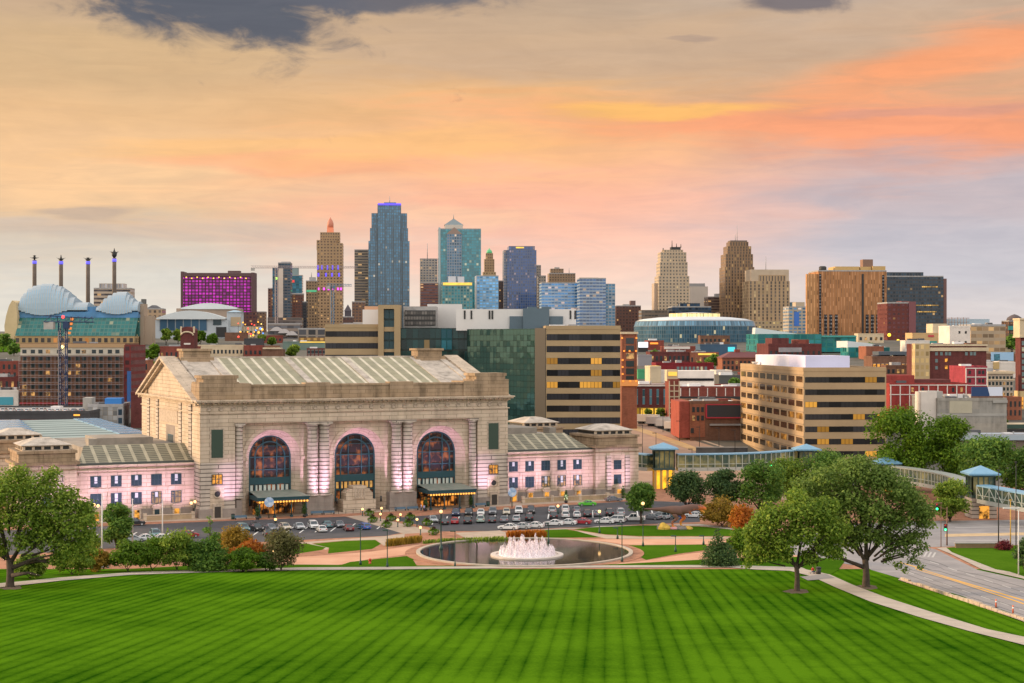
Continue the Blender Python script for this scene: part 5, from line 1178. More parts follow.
M_CRB = mat('blue_crane_paint', (.005, .025, .085), .5); M_CRW = mat('grey_crane_paint', (.34, .27, .26), .5)
o, zt = crane('tower_crane', 'deep blue tower crane in front of the scaffolded building', 63, 690, 325, 322, 2.9, 13, 8, R(25), M_CRB, 408)
MB().ball((0, 0, zt+2.2), .7, 8).build('warning_light', mat('red_warning_light', (.6, .05, .05), emit=(1, .05, .05), es=3), o)
o, zt = crane('tower_crane', 'grey tower crane with a very long level jib among the skyline towers', 276.5, 1750, 330, 268, 2.6, 88, 28, 0, mat('white_crane_paint', (.30, .24, .24), .5), 332)
o, zt = crane('tower_crane', 'small blue tower crane in front of the orange crowned skyscraper', 332.5, 1500, 340, 286, 2.6, 18, 6, R(10), mat('steel_blue_crane_paint', (.07, .16, .26), .5), 336)

# concrete block and parking deck behind the left wing
b = B('concrete_block', 'grey concrete block with a blue tarpaulin on its roof below the scaffolding', 'building', 88, 122.5, 406, 640, facade('grey_block_wall', (.36, .36, .34), (.30, .30, .29), .05, .04, 0, grough=.8), 2, 2, 22, rot=.1)
b.bx('stair_block', 82, 91, 398, 425, 3, 12, M_GREYC); b.bx('blue_tarpaulin', 104, 120.5, 398.5, 405.5, 2, 10, mat('blue_tarpaulin', (.03, .2, .55), .6)); b.bx('framed_end', 117, 123, 408, 425, -.3, .1, facade('open_frame', (.4, .4, .4), (.04, .05, .06), .18, .16, 0), 3, 3.4)
deck = B('parking_deck', 'dark flat parking deck with pale cars parked along its roof edge', 'car park', -70, 89, 413, 620, mat('deck_concrete', (.055, .055, .058), .8, var=.2, scale=.2), depth=50, rot=.05, roof=M_ROOFG)
deck.bx('red_base_band', -70, 100, 419.6, 421.5, -.8, .2, mat('rust_band', (.20, .05, .04), .8)); deck.bx('orange_lamp', 73, 79, 414.5, 416, -.3, .1, mat('orange_strip_lamp', (.6, .3, .1), emit=(1, .35, .02), es=1.6))

# train shed: rows of long pitched roofs behind the left wing
sh = thing('train_shed', 'long low train shed with parallel grey green roof ridges and blue skylights', 'train shed', SO, TH)
def loc(x, y, z):
    Y = (H-z)*F/(y-CY); X = PX(x, Y); dx, dy = X-SO.x, Y-SO.y
    return dx*CT+dy*ST, -dx*ST+dy*CT
la, ya = loc(147, 434, 15.5); lb, yb_ = loc(102, 420.5, 15.5)
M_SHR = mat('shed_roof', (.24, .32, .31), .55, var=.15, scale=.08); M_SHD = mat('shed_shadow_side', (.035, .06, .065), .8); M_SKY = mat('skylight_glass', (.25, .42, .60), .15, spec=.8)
NR = 7; st_ = (yb_-ya)/NR
for k in range(NR+2):
    y0 = ya+(k-1)*st_; xr = la+(lb-la)*(k-1)/NR
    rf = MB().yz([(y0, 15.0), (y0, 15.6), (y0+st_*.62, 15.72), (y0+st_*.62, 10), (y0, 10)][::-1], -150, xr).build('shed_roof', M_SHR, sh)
    MB().box(-149, xr-.6, y0+st_*.62, y0+st_, 10, 15.62).build('roof_valley', M_SHD, rf)  # dark band paints in the shade between the roof ridges
    MB().box(xr-43+k*.6, xr-31+k*.6, y0-.1, y0+st_*.72, 15.3, 16.0).build('skylight', M_SKY, rf)
    if k > 0: MB().box(xr-8, xr+.1, y0-.1, y0+st_*.72, 15.3, 16.0).build('skylight', M_SKY, rf)
    if k > 4: MB().box(-82, -72, y0-.1, y0+st_*.72, 15.3, 16.0).build('skylight', M_SKY, rf)

# far left low buildings
def low(name, label, cat, x0, x1, yt, yb, m, bay=0, flo=0, depth=18, roof=None, rot=ROT, **k): return B(name, label, cat, x0, x1, yt, YB((x0+x1)/2, yb), m, bay, flo, depth, rot, None, roof, .5, 6, **k)
def wrows(b, cols, rows, fz0, fdz, fh, fw, m=None, fm=None):
    b.windows(cols, rows, b.h*fz0, b.h*fdz, b.h*fh, b.w/cols*fw, m or M_PGL, fm)
b = low('brick_building', 'low red brick building at the left edge below a green lawn', 'building', -20, 17, 362, 381, BR_RED); wrows(b, 7, 2, .2, .42, .25, .45)
b = low('brick_building', 'dark red brick building with a pale roof left of the scaffolded building', 'building', -25, 21, 378, 404, BR_DRK, roof=M_ROOFW); wrows(b, 8, 2, .25, .4, .22, .4)
b = low('white_shed', 'white shed with a turquoise front at the left edge', 'shed', -20, 18, 391, 407, M_WHT); b.bx('turquoise_front', -10, 13, 397, 405, -.3, .1, mat('turquoise_panel', (.05, .3, .38), .5))
b = low('brick_building', 'orange brick building with tall windows right of the red netted side', 'building', 131, 148, 361, 384, BR_ORG, roof=M_ROOFG); wrows(b, 5, 2, .2, .42, .25, .45)
b = low('brick_building', 'red brick building with a white roof peeking left of the station gable', 'building', 130, 148, 376, 396, BR_RED, roof=M_ROOFW); wrows(b, 4, 2, .2, .4, .22, .4)
b = low('brick_building', 'dark red brick block below the white roofed brick building by the gable', 'building', 131, 150, 393, 428, BR_DRK)
b = low('brick_building', 'red brick building with a slate blue roof right of the leafy street trees', 'building', 160, 197, 347, 362, BR_RED, roof=mat('slate_blue_roof', (.10, .13, .18), .7)); wrows(b, 8, 1, .3, 0, .35, .4)
b = B('elevator_tower', 'narrow dark brown brick tower with a curved parapet above the station roof', 'tower', 180.5, 194, 331, 700, BR_DRK, depth=8, rot=0, top=False)
b.part('curved_parapet', MB().xz([(b.lx(180), b.lz(331)), (b.lx(194.5), b.lz(331))]+[(b.lx(187.2)+3.1*cos(pi*i/10), b.lz(331)+1.9*sin(pi*i/10)) for i in range(11)], -.3, 8.2), BR_DRK); b.part('stone_arch_band', MB().tube([(b.lx(187.2)+2.7*cos(pi*i/12), -.3, b.lz(335.5)+1.6*sin(pi*i/12)) for i in range(13)], .38, 6), M_CREAM)
for x in (180.4, 193.2): b.bx('corner_finial', x, x+1.4, 326.5, 333, -.4, .9, M_CREAM)
b.bx('vent', 184, 190.5, 343, 344.6, -.15, .1, M_WHT)
b = low('tan_building', 'long tan low building with a row of small windows above the station ridge', 'building', 197, 243, 345.5, 358, M_CREAM, roof=M_ROOFG); wrows(b, 12, 1, .35, 0, .3, .5)
b = low('brick_building', 'small red brick building left of the brown terraced roofs', 'building', 244, 262, 346, 359, BR_RED); wrows(b, 4, 1, .35, 0, .3, .5)
b = low('terraced_building', 'brown building with stacked overhanging roofs above the station ridge', 'building', 262, 283, 350, 360, BR_BRN, roof=M_ROOFD); b.bx('roof_slab', 263, 281, 347.5, 349, -1, 10, M_CREAM); b.bx('upper_tier', 265, 279, 345.5, 348, 2, 9, BR_BRN)
b = low('brick_building', 'dark red building with white window frames left of the striped office wing', 'building', 307, 326, 349, 361, BR_DRK); wrows(b, 5, 2, .15, .45, .3, .65, M_PGL, M_SILL)
b = low('green_roofed_building', 'low building with a long grey green roof below the bare concrete frame', 'building', 283, 326, 342, 350, mat('grey_green_wall', (.14, .2, .17), .8, var=.2, scale=.1)); b.bx('lamp_row', 300, 325, 341.6, 342.6, -.5, 0, M_YLIT)
b = low('dark_building', 'very dark low building left of the brown terraced roofs', 'building', 244, 262, 339, 347, mat('near_black_wall', (.05, .05, .055), .8))
b = low('brown_building', 'pale brown low building with parked cars behind the dark low building', 'building', 225, 246, 333, 341, BR_BRN)

# centre right
b = B('brick_tower', 'slim brick tower framed with orange lights right of the striped office', 'tower', 621.5, 637, 334, 640, BR_ORG, depth=16, rot=.02)
M_OLT = mat('orange_facade_light', (.6, .25, .05), emit=(1, .28, .03), es=1.2)
b.windows(1, 9, b.lz(383), 5.6*.4, 1.7, 2.6, M_PGL, None, name='window') if 0 else None
for j in range(6): b.bx('window', 626, 634, 338+j*7.6, 343.8+j*7.6, -.15, .2, M_PGL)
for x in (622.2, 636.3): b.bx('pilaster', x-.7, x+.7, 333, 388, -.4, .3, BR_ORG)
for x, y in ((622, 338), (636.3, 338), (624, 351), (629.5, 351), (636, 351), (622.5, 360), (622.5, 367), (622.5, 374), (636, 381), (623, 381), (630, 381)): b.bx('facade_light', x-.8, x+.8, y-.8, y+.8, -.8, -.35, M_OLT)
b.bx('cornice', 620.5, 638, 331.8, 334, -.7, 17, M_CREAM); b.bx('ground_band', 620.5, 638, 380, 386, -.6, .2, mat('lit_terracotta', (.5, .22, .08), .7, emit=(1, .35, .05), es=.3))
b = B('brick_hotel', 'long dark red brick hotel with tall pale window strips above a yellow lit ground floor', 'hotel', 612, 668.5, 386, 690, BR_DRK, depth=20, rot=.0)
for i in range(8): b.bx('window_strip', 614.5+i*7, 616.9+i*7, 389, 404.5, -.12, .2, facade('strip_glass', (.3, .35, .33), (.10, .17, .17), .02, .06, .16, (1, .6, .2), .6) if i == 0 else D.materials['strip_glass'], 3, 3.2)
b.bx('lit_ground_floor', 612, 668, 407.5, 416, -.15, .2, facade('lit_arcade', (.35, .22, .06), (.7, .45, .08), .12, .1, .75, (1, .55, .03), 1.0), 3, 4); b.bx('cornice', 611.5, 669, 384.8, 386.3, -.5, 20, M_WHT)
b = B('brick_tower', 'pale gridded brick tower at the corner of the long brick block', 'tower', 669, 679.5, 381, 665, BR_RED, depth=14, rot=.02)
for k in range(7): b.bx('floor_band', 668.8, 679.7, 385+k*5.6, 386+k*5.6, -.25, .1, M_CREAM)
for x in (669.4, 674.2, 679.1): b.bx('pilaster', x-.5, x+.5, 381, 424, -.2, .1, M_CREAM)
b.bx('stair_head', 668, 679, 370, 381.5, 4, 12, M_CREAM); b.bx('lit_loggia', 669.5, 678, 372, 376, 3.6, 4.1, M_YLIT)
b = B('brick_block', 'long orange brick block with white pilasters and a pale flat roof', 'building', 679, 755, 388, 735, BR_RED, depth=40, rot=.03, roof=M_ROOFW)
for k in range(9): b.bx('pilaster', 680+k*9, 680.9+k*9, 388, 396, -.35, .1, M_WHT)
b.bx('dark_lower_wall', 679, 755, 396.5, 402, -.3, .1, M_DARK); b.bx('rooftop_building', 680, 719, 371.5, 388, 14, 36, M_WHT); b.bx('window_band', 680, 718.5, 379, 381.6, 13.7, 14.1, F_BAND2, 3, 2); b.bx('roof_unit', 690, 702, 384, 389, 4, 9, M_ROOFW); b.bx('roof_unit', 724, 738, 385, 388.5, 3, 8, M_ROOFW)
b = B('billboard_building', 'brick building carrying a big blank black billboard with a red frame', 'building', 690, 744, 403, 600, BR_BRN, depth=26, rot=.04, roof=M_ROOFW)
b.bx('billboard', 706.5, 744, 405, 417, -.8, -.3, mat('black_billboard', (.02, .022, .028), .5)); b.bx('billboard_frame', 705.5, 744.5, 404, 405, -.9, -.2, mat('red_frame', (.4, .02, .04), .5)); b.bx('billboard_frame', 705.5, 744.5, 417, 418.2, -.9, -.2, D.materials['red_frame']); b.bx('billboard_frame', 705.2, 706.6, 405, 417, -.9, -.2, D.materials['red_frame'])
b.bx('red_side', 679.5, 690, 401.5, 438, 1, 24, brick('bright_red_brick', (.40, .10, .07))); b.bx('orange_front', 690, 705, 404, 437, -.2, .2, BR_ORG)
for x in (692, 696.5, 701): b.bx('window', x, x+2.6, 407, 412, -.4, .1, M_PGL); b.bx('window', x, x+2.6, 415.5, 420.5, -.4, .1, M_PGL)
b.bx('dark_door', 690.5, 693.5, 428, 433, -.5, .1, M_DARK); b.bx('roof_unit', 722, 732, 399.5, 404, 8, 14, BR_RED); b.bx('roof_unit', 712, 718, 400.5, 404, 6, 11, M_ROOFW)
b = low('loading_dock', 'flat grey loading canopy with white trailers under it beside the tan office', 'loading dock', 709, 742, 424.5, 440, mat('dock_wall', (.2, .19, .18), .8), depth=10); b.bx('canopy_roof', 708.5, 743, 423.5, 425.2, -3, 9, M_ROOFG)
def trailer(x, y, L, rz, label, m):
    p = G(x, y); t_ = thing('trailer', label, 'trailer', p, rz, 'trailers parked by the brick warehouses')
    MB().box(-L/2, L/2, -1.25, 1.25, 1.1, 3.9).build('box_body', m, t_)
    for dx in (-L/2+1.2, -L/2+2.4, L/2-2):
        MB().lathe([(.48, -1.2), (.5, -1.1), (.5, 1.1), (.48, 1.2)], (0, 0, 0), 12).build('wheel_axle', M_DARK, t_).matrix_local = Matrix.Translation((dx, 0, .5)) @ Matrix.Rotation(pi/2, 4, 'X')
    MB().box(-L/2+.4, L/2-.3, -.6, .6, .8, 1.1).build('chassis', M_DARK, t_)
for i, (x, y) in enumerate(((648, 424), (658, 426.4), (668, 428.8), (676.5, 431.3))): trailer(x, y, 9.5, -.45, ['white trailer at the far end of the row beside the yellow lit hotel', 'white trailer second from the far end of the row beside the brick hotel', 'white trailer second from the near end of the row by the red brick side wall', 'white trailer nearest the red brick side wall, at the near end of the row'][i], M_WHT)
for i, (x, y) in enumerate(((716, 439), (733, 440))): trailer(x, y, 11, .0, ['white trailer under the left part of the loading canopy', 'white trailer under the right part of the loading canopy, beside the tan office'][i], M_WHT)
w_ = thing('retaining_wall', 'dark concrete retaining wall below the loading dock', 'wall', (PX(722, 560), 560, 0), 0); MB().box(-9, 9, 0, 1, -2, 5.2).build('wall', mat('dark_retaining_concrete', (.10, .10, .10), .9, var=.3, scale=.3), w_); MB().box(-9.1, 9.1, -.15, 1.1, 5.2, 5.5).build('coping', M_GREYC, w_)
b = low('red_building', 'low dark red building with a row of white square windows', 'building', 656, 714, 363.5, 374, brick('crimson_brick', (.25, .03, .035)), roof=M_ROOFG); b.windows(8, 1, b.h*.3, 0, b.h*.4, 1.5, M_WIN2, None, x0=b.lx(676), x1=b.lx(708))
b = low('cream_building', 'cream rounded storage block with a yellow lit top left of the white rooftop building', 'building', 650, 661, 367, 388, M_CREAM); b.bx('side_wing', 660.5, 670, 370, 388, 2, 14, M_WHT); b.bx('lit_top', 650.5, 660.5, 366, 368.5, 2, 10, M_YLIT)
b = low('green_court', 'bright green fenced court beside the cream storage block', 'court', 638, 650, 370.5, 379, mat('green_court', (.06, .30, .14), .8))
b = low('grey_shed', 'grey blank walled shed below the bright white screen', 'shed', 638, 652, 355.5, 366, mat('grey_blank_wall', (.26, .25, .26), .8))
b = low('dark_building', 'dark brown low building with plants on its roof right of the grey shed', 'building', 650, 690, 352.5, 364, BR_DRK); wrows(b, 9, 1, .3, 0, .4, .5)
b = low('white_roofed_building', 'low building with a long white roof edge in front of the arena', 'building', 664, 705, 346.8, 352.5, BR_RED, roof=M_ROOFW); b.bx('white_edge', 664, 690, 346.5, 349, -.4, .1, M_WHT)
b = low('brick_building', 'orange lit brick building with a glowing cornice left of the street trees', 'building', 690, 719, 353, 364, BR_ORG); b.bx('lit_cornice', 698, 716, 353.3, 355, -.4, 0, M_YLIT); wrows(b, 7, 1, .2, 0, .4, .4)
b = low('blue_building', 'low dark blue building with a turquoise sign panel in front of the arena', 'building', 700, 737, 345, 356, mat('navy_wall', (.04, .09, .15), .7, var=.2, scale=.1)); b.bx('turquoise_panel', 728, 735, 347, 351.5, -.5, 0, mat('turquoise_lit_panel', (.1, .5, .5), emit=(.05, .7, .8), es=.7))
b = low('brick_building', 'big brown brick building with a hipped dark red roof left of the tan office', 'building', 722, 768, 358, 371, BR_ORG); wrows(b, 11, 2, .12, .4, .26, .5); b.part('hipped_roof', MB().box(-b.w/2-.6, b.w/2+.6, -.6, b.d+.6, b.h, b.h+3.6, tp=(7, 7)), mat('maroon_roof', (.14, .045, .045), .8)); b.bx('chimney', 737, 742, 349.5, 356, 6, 9, BR_RED)
b = low('billboard', 'bright white lit billboard screen above the low roofs near the brick tower', 'billboard', 638.3, 648, 342.3, 352, M_DARK, depth=1, top=False); b.bx('screen', 638.3, 648, 342, 347.5, -.3, 0, mat('lit_screen', (.8, .8, .85), emit=(.85, .92, 1), es=.9))
b = low('brick_building', 'red building with orange neon strips behind the bright billboard', 'building', 648, 664, 341, 350, BR_RED); b.bx('neon_strip', 650, 658, 342.5, 344.2, -.5, 0, M_OLT)
b = low('white_building', 'white low building with dark windows between the red roofs below the arena', 'building', 716, 732, 371, 382, M_WHT); wrows(b, 5, 1, .3, 0, .35, .6)
b = low('dark_trees_lot', 'dark low wall of a car park right of the white rooftop building', 'wall', 719, 742, 376, 386, mat('car_park_wall', (.09, .09, .085), .9))
# arena
Ya = 1330; pa = (PX(694.5, Ya+52), Ya+52, zg(Ya)); ra = 60.5/F*(Ya+52)
t_ = thing('arena', 'round glass walled arena with a shallow pale roof and a yellow lit rim', 'arena', pa)
zA = PZ(326, Ya)-zg(Ya); z1 = PZ(320.5, Ya)-zg(Ya); zt = PZ(316.5, Ya+52)-zg(Ya)
F_AR = facade('arena_glass', (.13, .19, .22), (.055, .10, .125), .10, .06, .018, (1, .75, .3), .9, .3, .12, .15, .3)
def drum(r, za, zb, nf, r2=None, seg=80):
    mb = MB(); r2 = r2 or r
    for j in range(seg):
        a, c_ = 2*pi*j/seg, 2*pi*(j+1)/seg; uv = [(j*2, 0), (j*2+2, 0), (j*2+2, nf), (j*2, nf)]
        mb.quad((r*cos(a), r*sin(a), za), (r*cos(c_), r*sin(c_), za), (r2*cos(c_), r2*sin(c_), zb), (r2*cos(a), r2*sin(a), zb), 0, uv)
    return mb
drum(ra*.985, -6, zA, 6, ra).build('glass_wall', F_AR, t_); drum(ra, zA, z1, 1, ra*.97).build('pale_band', facade('arena_band', (.15, .20, .23), (.17, .24, .28), .1, .1, 0, rough=.35), t_)
MB().lathe([(ra*.97, z1), (ra*.85, z1+(zt-z1)*.45), (ra*.6, z1+(zt-z1)*.8), (ra*.3, zt), (.1, zt+.5)], (0, 0, 0), 80).build('roof', mat('arena_roof', (.55, .58, .60), .5, var=.1, scale=.05), t_)
drum(ra*.42, zt-1, zt+2.6, 1, ra*.42).build('lit_rim', facade('arena_lit_rim', (.5, .45, .3), (.7, .6, .3), .06, .1, 1, (1, .8, .3), 1.2), t_); MB().lathe([(ra*.42, zt+2.6), (.1, zt+3.6)], (0, 0, 0), 50).build('rim_roof', M_ROOFW, t_)
# teal hall with sloping white roof
b = B('teal_hall', 'teal glass hall under a long sloping white roof right of the arena', 'hall', 757.5, 822, 334, 1150, facade('teal_hall_wall', (.04, .22, .19), (.03, .17, .15), .1, .1, .02, (1, .8, .4), .6), 5, 4, 40, top=False)
b.part('sloping_roof', MB().xz([(b.lx(757), b.lz(334)), (b.lx(822), b.lz(338.5)), (b.lx(822), b.lz(337)), (b.lx(757.5), b.lz(327.5))], 8, 18), M_CUR)
b.bx('right_wing', 820, 858, 337, 352, 2, 30, D.materials['teal_hall_wall'], 5, 4); b.bx('wing_roof', 819, 858, 335.4, 337.2, 1, 31, mat('teal_roof', (.05, .30, .26), .5)); b.bx('lower_wing', 826, 866, 347, 361, -60, -40, D.materials['teal_hall_wall'], 5, 4); b.part('wedge_roof', MB().xz([(b.lx(826), b.lz(347.5)), (b.lx(866), b.lz(347.5)), (b.lx(850), b.lz(343.5)), (b.lx(826), b.lz(341))], -58, -30), M_CUR)
b = B('brick_block', 'dark red brick block with stepped roof huts in front of the teal hall', 'building', 768, 822, 345, 900, BR_DRK, depth=30); wrows(b, 10, 1, .7, 0, .12, .4)
b.bx('upper_tier', 773, 790, 338, 345.5, 3, 20, BR_DRK); b.bx('upper_tier', 800, 811, 339.5, 345.5, 4, 20, BR_RED); b.bx('roof_railing', 777, 800, 347.5, 352, -4, -3.5, M_SCAF)

# right side
b = low('brick_building', 'long brick building with yellow lit shop windows behind the cream ended block', 'building', 872, 914, 357, 371, BR_BRN, roof=M_ROOFD); wrows(b, 10, 1, .2, 0, .3, .6, M_WARM, M_SILL); b.bx('dark_canopy', 880, 912, 351.5, 355, 3, 16, mat('slate_canopy', (.07, .09, .11), .6))
b = low('brick_building', 'small orange red building between the teal wedge roof and the brick shops', 'building', 866, 884, 347, 360, BR_ORG)
b = low('sand_building', 'warm sand coloured building with a flat dark roof left of the white tower', 'building', 912, 949, 333.5, 346, mat('lit_sand_wall', (.55, .36, .17), .8, var=.1, scale=.08)); b.bx('red_sign_panel', 928, 934, 335, 337, -.4, 0, mat('red_panel', (.5, .05, .06), .6)); b.bx('teal_panel', 929, 937, 341, 344, -.4, 0, mat('teal_panel', (.03, .25, .22), .6)); b.bx('upper_tier', 937, 952, 323.5, 334, 10, 26, M_CREAM)  # even warm sand colour on the wall
b = B('white_tower', 'white square tower with four dark windows and a sign frame on the roof', 'tower', 949.5, 970.5, 327, 950, M_WHT, depth=20)
for x in (958.5, 965): b.bx('window', x, x+1.8, 331, 333.5, -.2, .1, M_DARK); b.bx('window', x, x+1.8, 341, 344.4, -.2, .1, M_DARK)
sf = MB()
for i in range(7): sf.tube([(b.lx(951+i*3), 4, b.lz(327)), (b.lx(951+i*3), 4, b.lz(318.5-(i % 2)*1.5))], .16, 4)
for y in (318, 322): sf.tube([(b.lx(949), 4, b.lz(y)), (b.lx(972), 4, b.lz(y))], .16, 4)
b.part('sign_frame', sf, mat('rusty_frame', (.2, .13, .1), .7))
b = B('banded_office', 'low office with rows of amber windows and pale floor bands right of the white tower', 'office building', 970.5, 1006, 325.5, 1000, facade('amber_office_wall', (.48, .42, .34), (.30, .20, .11), .05, .24, .35, (1, .55, .15), .5), 4, 4, 24, under=-4)
b.bx('undercroft', 972, 1004, 339.5, 352, 3, 20, M_DARK); b.bx('lit_sign', 985, 994, 339.8, 341.4, 2.4, 3, M_YLIT)
b = low('hill_house', 'dark round house with amber windows on the hill at the right edge', 'house', 1009, 1024, 321, 341, facade('dark_house_wall', (.09, .07, .07), (.2, .1, .05), .25, .3, .2), 4, 4); b.part('dome_roof', MB().lathe([(7, 0), (6, 3), (3, 5), (.3, 6)], (b.lx(1017), 6, b.h), 16), mat('dark_roof', (.09, .07, .07), .8)); b.bx('teal_front', 1008, 1018, 326, 330, -.6, 0, D.materials['teal_panel'])
b = low('pale_blue_hall', 'pale blue long low hall behind the banded amber office', 'hall', 946, 990, 319.5, 334, mat('pale_blue_wall', (.40, .50, .56), .7))
b = B('brick_warehouse', 'tall dark red brick warehouse with a cream gridded end and few windows', 'building', 928.5, 987, 345.5, 800, BR_DRK, depth=36)
b.bx('cream_end', 913.5, 928.5, 343.5, 384, -1, 4, facade('cream_grid_wall', (.62, .52, .34), (.50, .36, .16), .2, .18, .2, (1, .6, .15), .5, grough=.7), 2.2, 3.6); b.bx('cornice', 927, 989, 347.5, 351, -.6, .2, M_CREAM); b.bx('top_band', 928, 988, 344.2, 346, -.4, 4, M_CREAM)
for x, y in ((936, 353.5), (941, 353.5), (946, 353.5), (949.5, 353.5), (966.5, 353.5), (971.5, 353.5), (975, 353.5), (936, 360.5), (946, 360), (936, 367.5), (946, 367)): b.bx('window', x-1.3, x+1.3, y-1.5, y+1.9, -.15, .1, M_WIN2 if y < 360 or x < 940 else M_WARM)
b.part('roof_shelter', MB().box(b.lx(971), b.lx(979), 6, 14, b.lz(345.5), b.lz(343)), BR_BRN)
b = low('light_blue_billboard', 'pale blue billboard with a small picture panel on a brick building', 'billboard', 984, 1016, 353.5, 374, BR_BRN, top=False); b.bx('billboard', 990.5, 1013.5, 352.2, 360.8, -.6, -.2, mat('pale_blue_board', (.30, .48, .66), .6)); b.bx('picture_panel', 993.5, 999.5, 354, 360.5, -.7, -.6, mat('teal_picture', (.04, .16, .22), .6, var=.8, scale=.9))
b = low('white_hall', 'white flat roofed hall with two blocks below the pale blue billboard', 'hall', 980, 1017, 363, 378, M_WHT, roof=M_ROOFW); b.bx('block', 1000, 1016, 361.5, 366, 2, 12, M_WHT); b.bx('yellow_tip', 993, 999, 362, 369, -.6, .4, mat('ochre_panel', (.5, .35, .15), .8))
b = B('gridded_building', 'bright red brick block with a white grid on its walls behind the trees', 'building', 889, 968.5, 385, 640, brick('scarlet_brick', (.36, .055, .045)), depth=24)
for k in range(9): b.bx('white_pier', 889.5+k*9.6, 890.5+k*9.6, 385, 412, -.2, .1, M_WHT)
for y in (384.6, 394): b.bx('white_band', 889, 968.5, y, y+.9, -.25, .1, M_WHT)
b.bx('upper_tier', 888.5, 919, 375.5, 385, 6, 20, brick('plain_scarlet_brick', (.34, .06, .05)))
for x in (911, 921.5, 952.5, 961): b.bx('window', x, x+2.4, 387.5, 392, -.15, .1, M_PGL)
b.bx('brick_link', 919, 958, 380, 385, 8, 20, BR_DRK)
b = B('gridded_building', 'smaller pinkish red block with white bands rising behind the red gridded block', 'building', 965.5, 987.5, 368, 660, brick('pink_red_brick', (.38, .06, .08)), depth=20)
for x in (965.8, 975.5, 987): b.bx('white_pier', x-.5, x+.5, 368, 386, -.2, .1, M_WHT)
for y in (367.8, 376.5, 384.8): b.bx('white_band', 965.5, 987.5, y, y+.9, -.25, .1, M_WHT)
for x in (968.3, 978.3, 982): b.bx('window', x, x+2.4, 370.5, 374, -.15, .1, M_PGL); b.bx('window', x, x+2.4, 379, 382.6, -.15, .1, M_PGL)
b = low('rooftop_terrace', 'dark roof terrace with plants and a lit opening between the red blocks', 'building', 945, 967, 371, 388, BR_BRN); b.bx('terrace_opening', 947, 964, 372.5, 377, -.3, .1, M_GLD); b.bx('planting', 946, 965, 376.5, 378.4, -.8, .2, mat('dark_planting', (.03, .06, .02), .9))
b = B('cream_building', 'cream and grey stone shop building with arched lower windows right of the pink red block', 'building', 987.5, 1013.5, 373, 700, mat('grey_cream_stone', (.46, .38, .29), .85, var=.15, scale=.12), depth=24)
b.windows(7, 6, b.h*.16, b.h*.135, b.h*.085, b.w/7*.62, M_PGL, M_SILL); b.bx('cornice', 987, 1014.5, 371.6, 373.8, -.8, .4, M_CREAM); b.bx('cornice', 987, 1014.5, 379, 380.4, -.5, .3, M_CREAM)
b = B('grey_warehouse', 'blank grey concrete warehouse with a blue and white billboard on its roof', 'warehouse', 936.5, 1007.5, 400, 590, stone('patched_concrete', (.33, .315, .28), (.37, .34, .29), 6, 3.2, .85, .01, .9, .3), depth=30)
b.bx('left_gable', 921, 937, 392, 450, 1, 8, M_WHT, tp=(0, 0)); b.bx('stair_head', 929, 945, 391.5, 402, 3, 12, M_GREYC); b.bx('base_band', 936.5, 1007.5, 423.5, 436, -.3, .1, stone('base_block_wall', (.40, .36, .30), (.36, .33, .28), 3, 2, .8, .02)); b.bx('pale_patch', 949, 972, 400.5, 413, -.12, .1, mat('pale_patch', (.46, .42, .31), .9, var=.1, scale=.2)); b.bx('dark_band', 936.5, 1007.5, 413.5, 416, -.1, .1, M_GREYC); b.bx('cornice', 993, 1008, 400, 403, -.5, .5, M_GREYC)
b.bx('blue_billboard', 972, 990, 387, 396.3, .4, .8, mat('navy_board', (.01, .045, .14), .6)); b.part('white_billboard', MB().quad((b.lx(988), .38, b.lz(387)), (b.lx(1003.5), .38, b.lz(387)), (b.lx(1003.5), .38, b.lz(396)), (b.lx(991), .38, b.lz(396))) or MB().xz([(b.lx(990.5), b.lz(396)), (b.lx(1003.5), b.lz(396)), (b.lx(1003.5), b.lz(387)), (b.lx(988.2), b.lz(387))], .3, .7), mat('white_board', (.66, .70, .80), .6)); b.bx('billboard_base', 972, 1004, 396.3, 399, .3, .9, BR_BRN)
b = B('brick_high_rise', 'tall dark red brick tower with cream window strips cut off by the right edge', 'tower', 1020, 1060, 328, 720, BR_DRK, depth=6)
b.bx('cream_crown', 1018.8, 1061, 318.5, 337, -.6, 7, M_CREAM); b.bx('cream_base', 1019.5, 1061, 391, 420, -.5, 7, mat('lit_cream_base', (.58, .44, .22), .8))  # the base is a warmer cream
for k in range(8): b.bx('window', 1021.4, 1024, 341+k*6.2, 345.2+k*6.2, -.2, .1, M_WIN2); b.bx('window', 1028.4, 1031, 341+k*6.2, 345.2+k*6.2, -.2, .1, M_WIN2)
for y in (318.2, 336): b.bx('cornice', 1018, 1062, y, y+1.6, -1.2, 7, M_CREAM)
for x in (1018, 1026): b.bx('lit_arch', x, x+4, 397, 408, -.8, -.3, M_WARM)
b = low('rail_bridge', 'long pale blue grey railway canopy behind the trees on the right', 'canopy', 960, 1040, 436, 470, mat('canopy_wall', (.16, .13, .12), .8), depth=12, under=2) if 0 else B('railway_canopy', 'long pale blue grey railway canopy behind the trees on the right', 'canopy', 958, 1040, 436.5, 540, mat('canopy_wall', (.22, .16, .13), .8, var=.2, scale=.3), depth=12)
b.bx('canopy_roof', 957, 1041, 434.5, 440, -1.5, 11, mat('pale_blue_grey_roof', (.36, .42, .46), .5))
b = B('street_bridge', 'tan road bridge with dark green girders at the right edge', 'bridge', 1005, 1050, 424, 600, M_CREAM, depth=10, top=False); b.bx('green_girder', 1005, 1050, 424.5, 428.5, -.5, 0, mat('dark_green_girder', (.03, .07, .05), .6)); b.bx('dark_opening', 1006, 1050, 429, 436, -.3, .2, M_DARK)

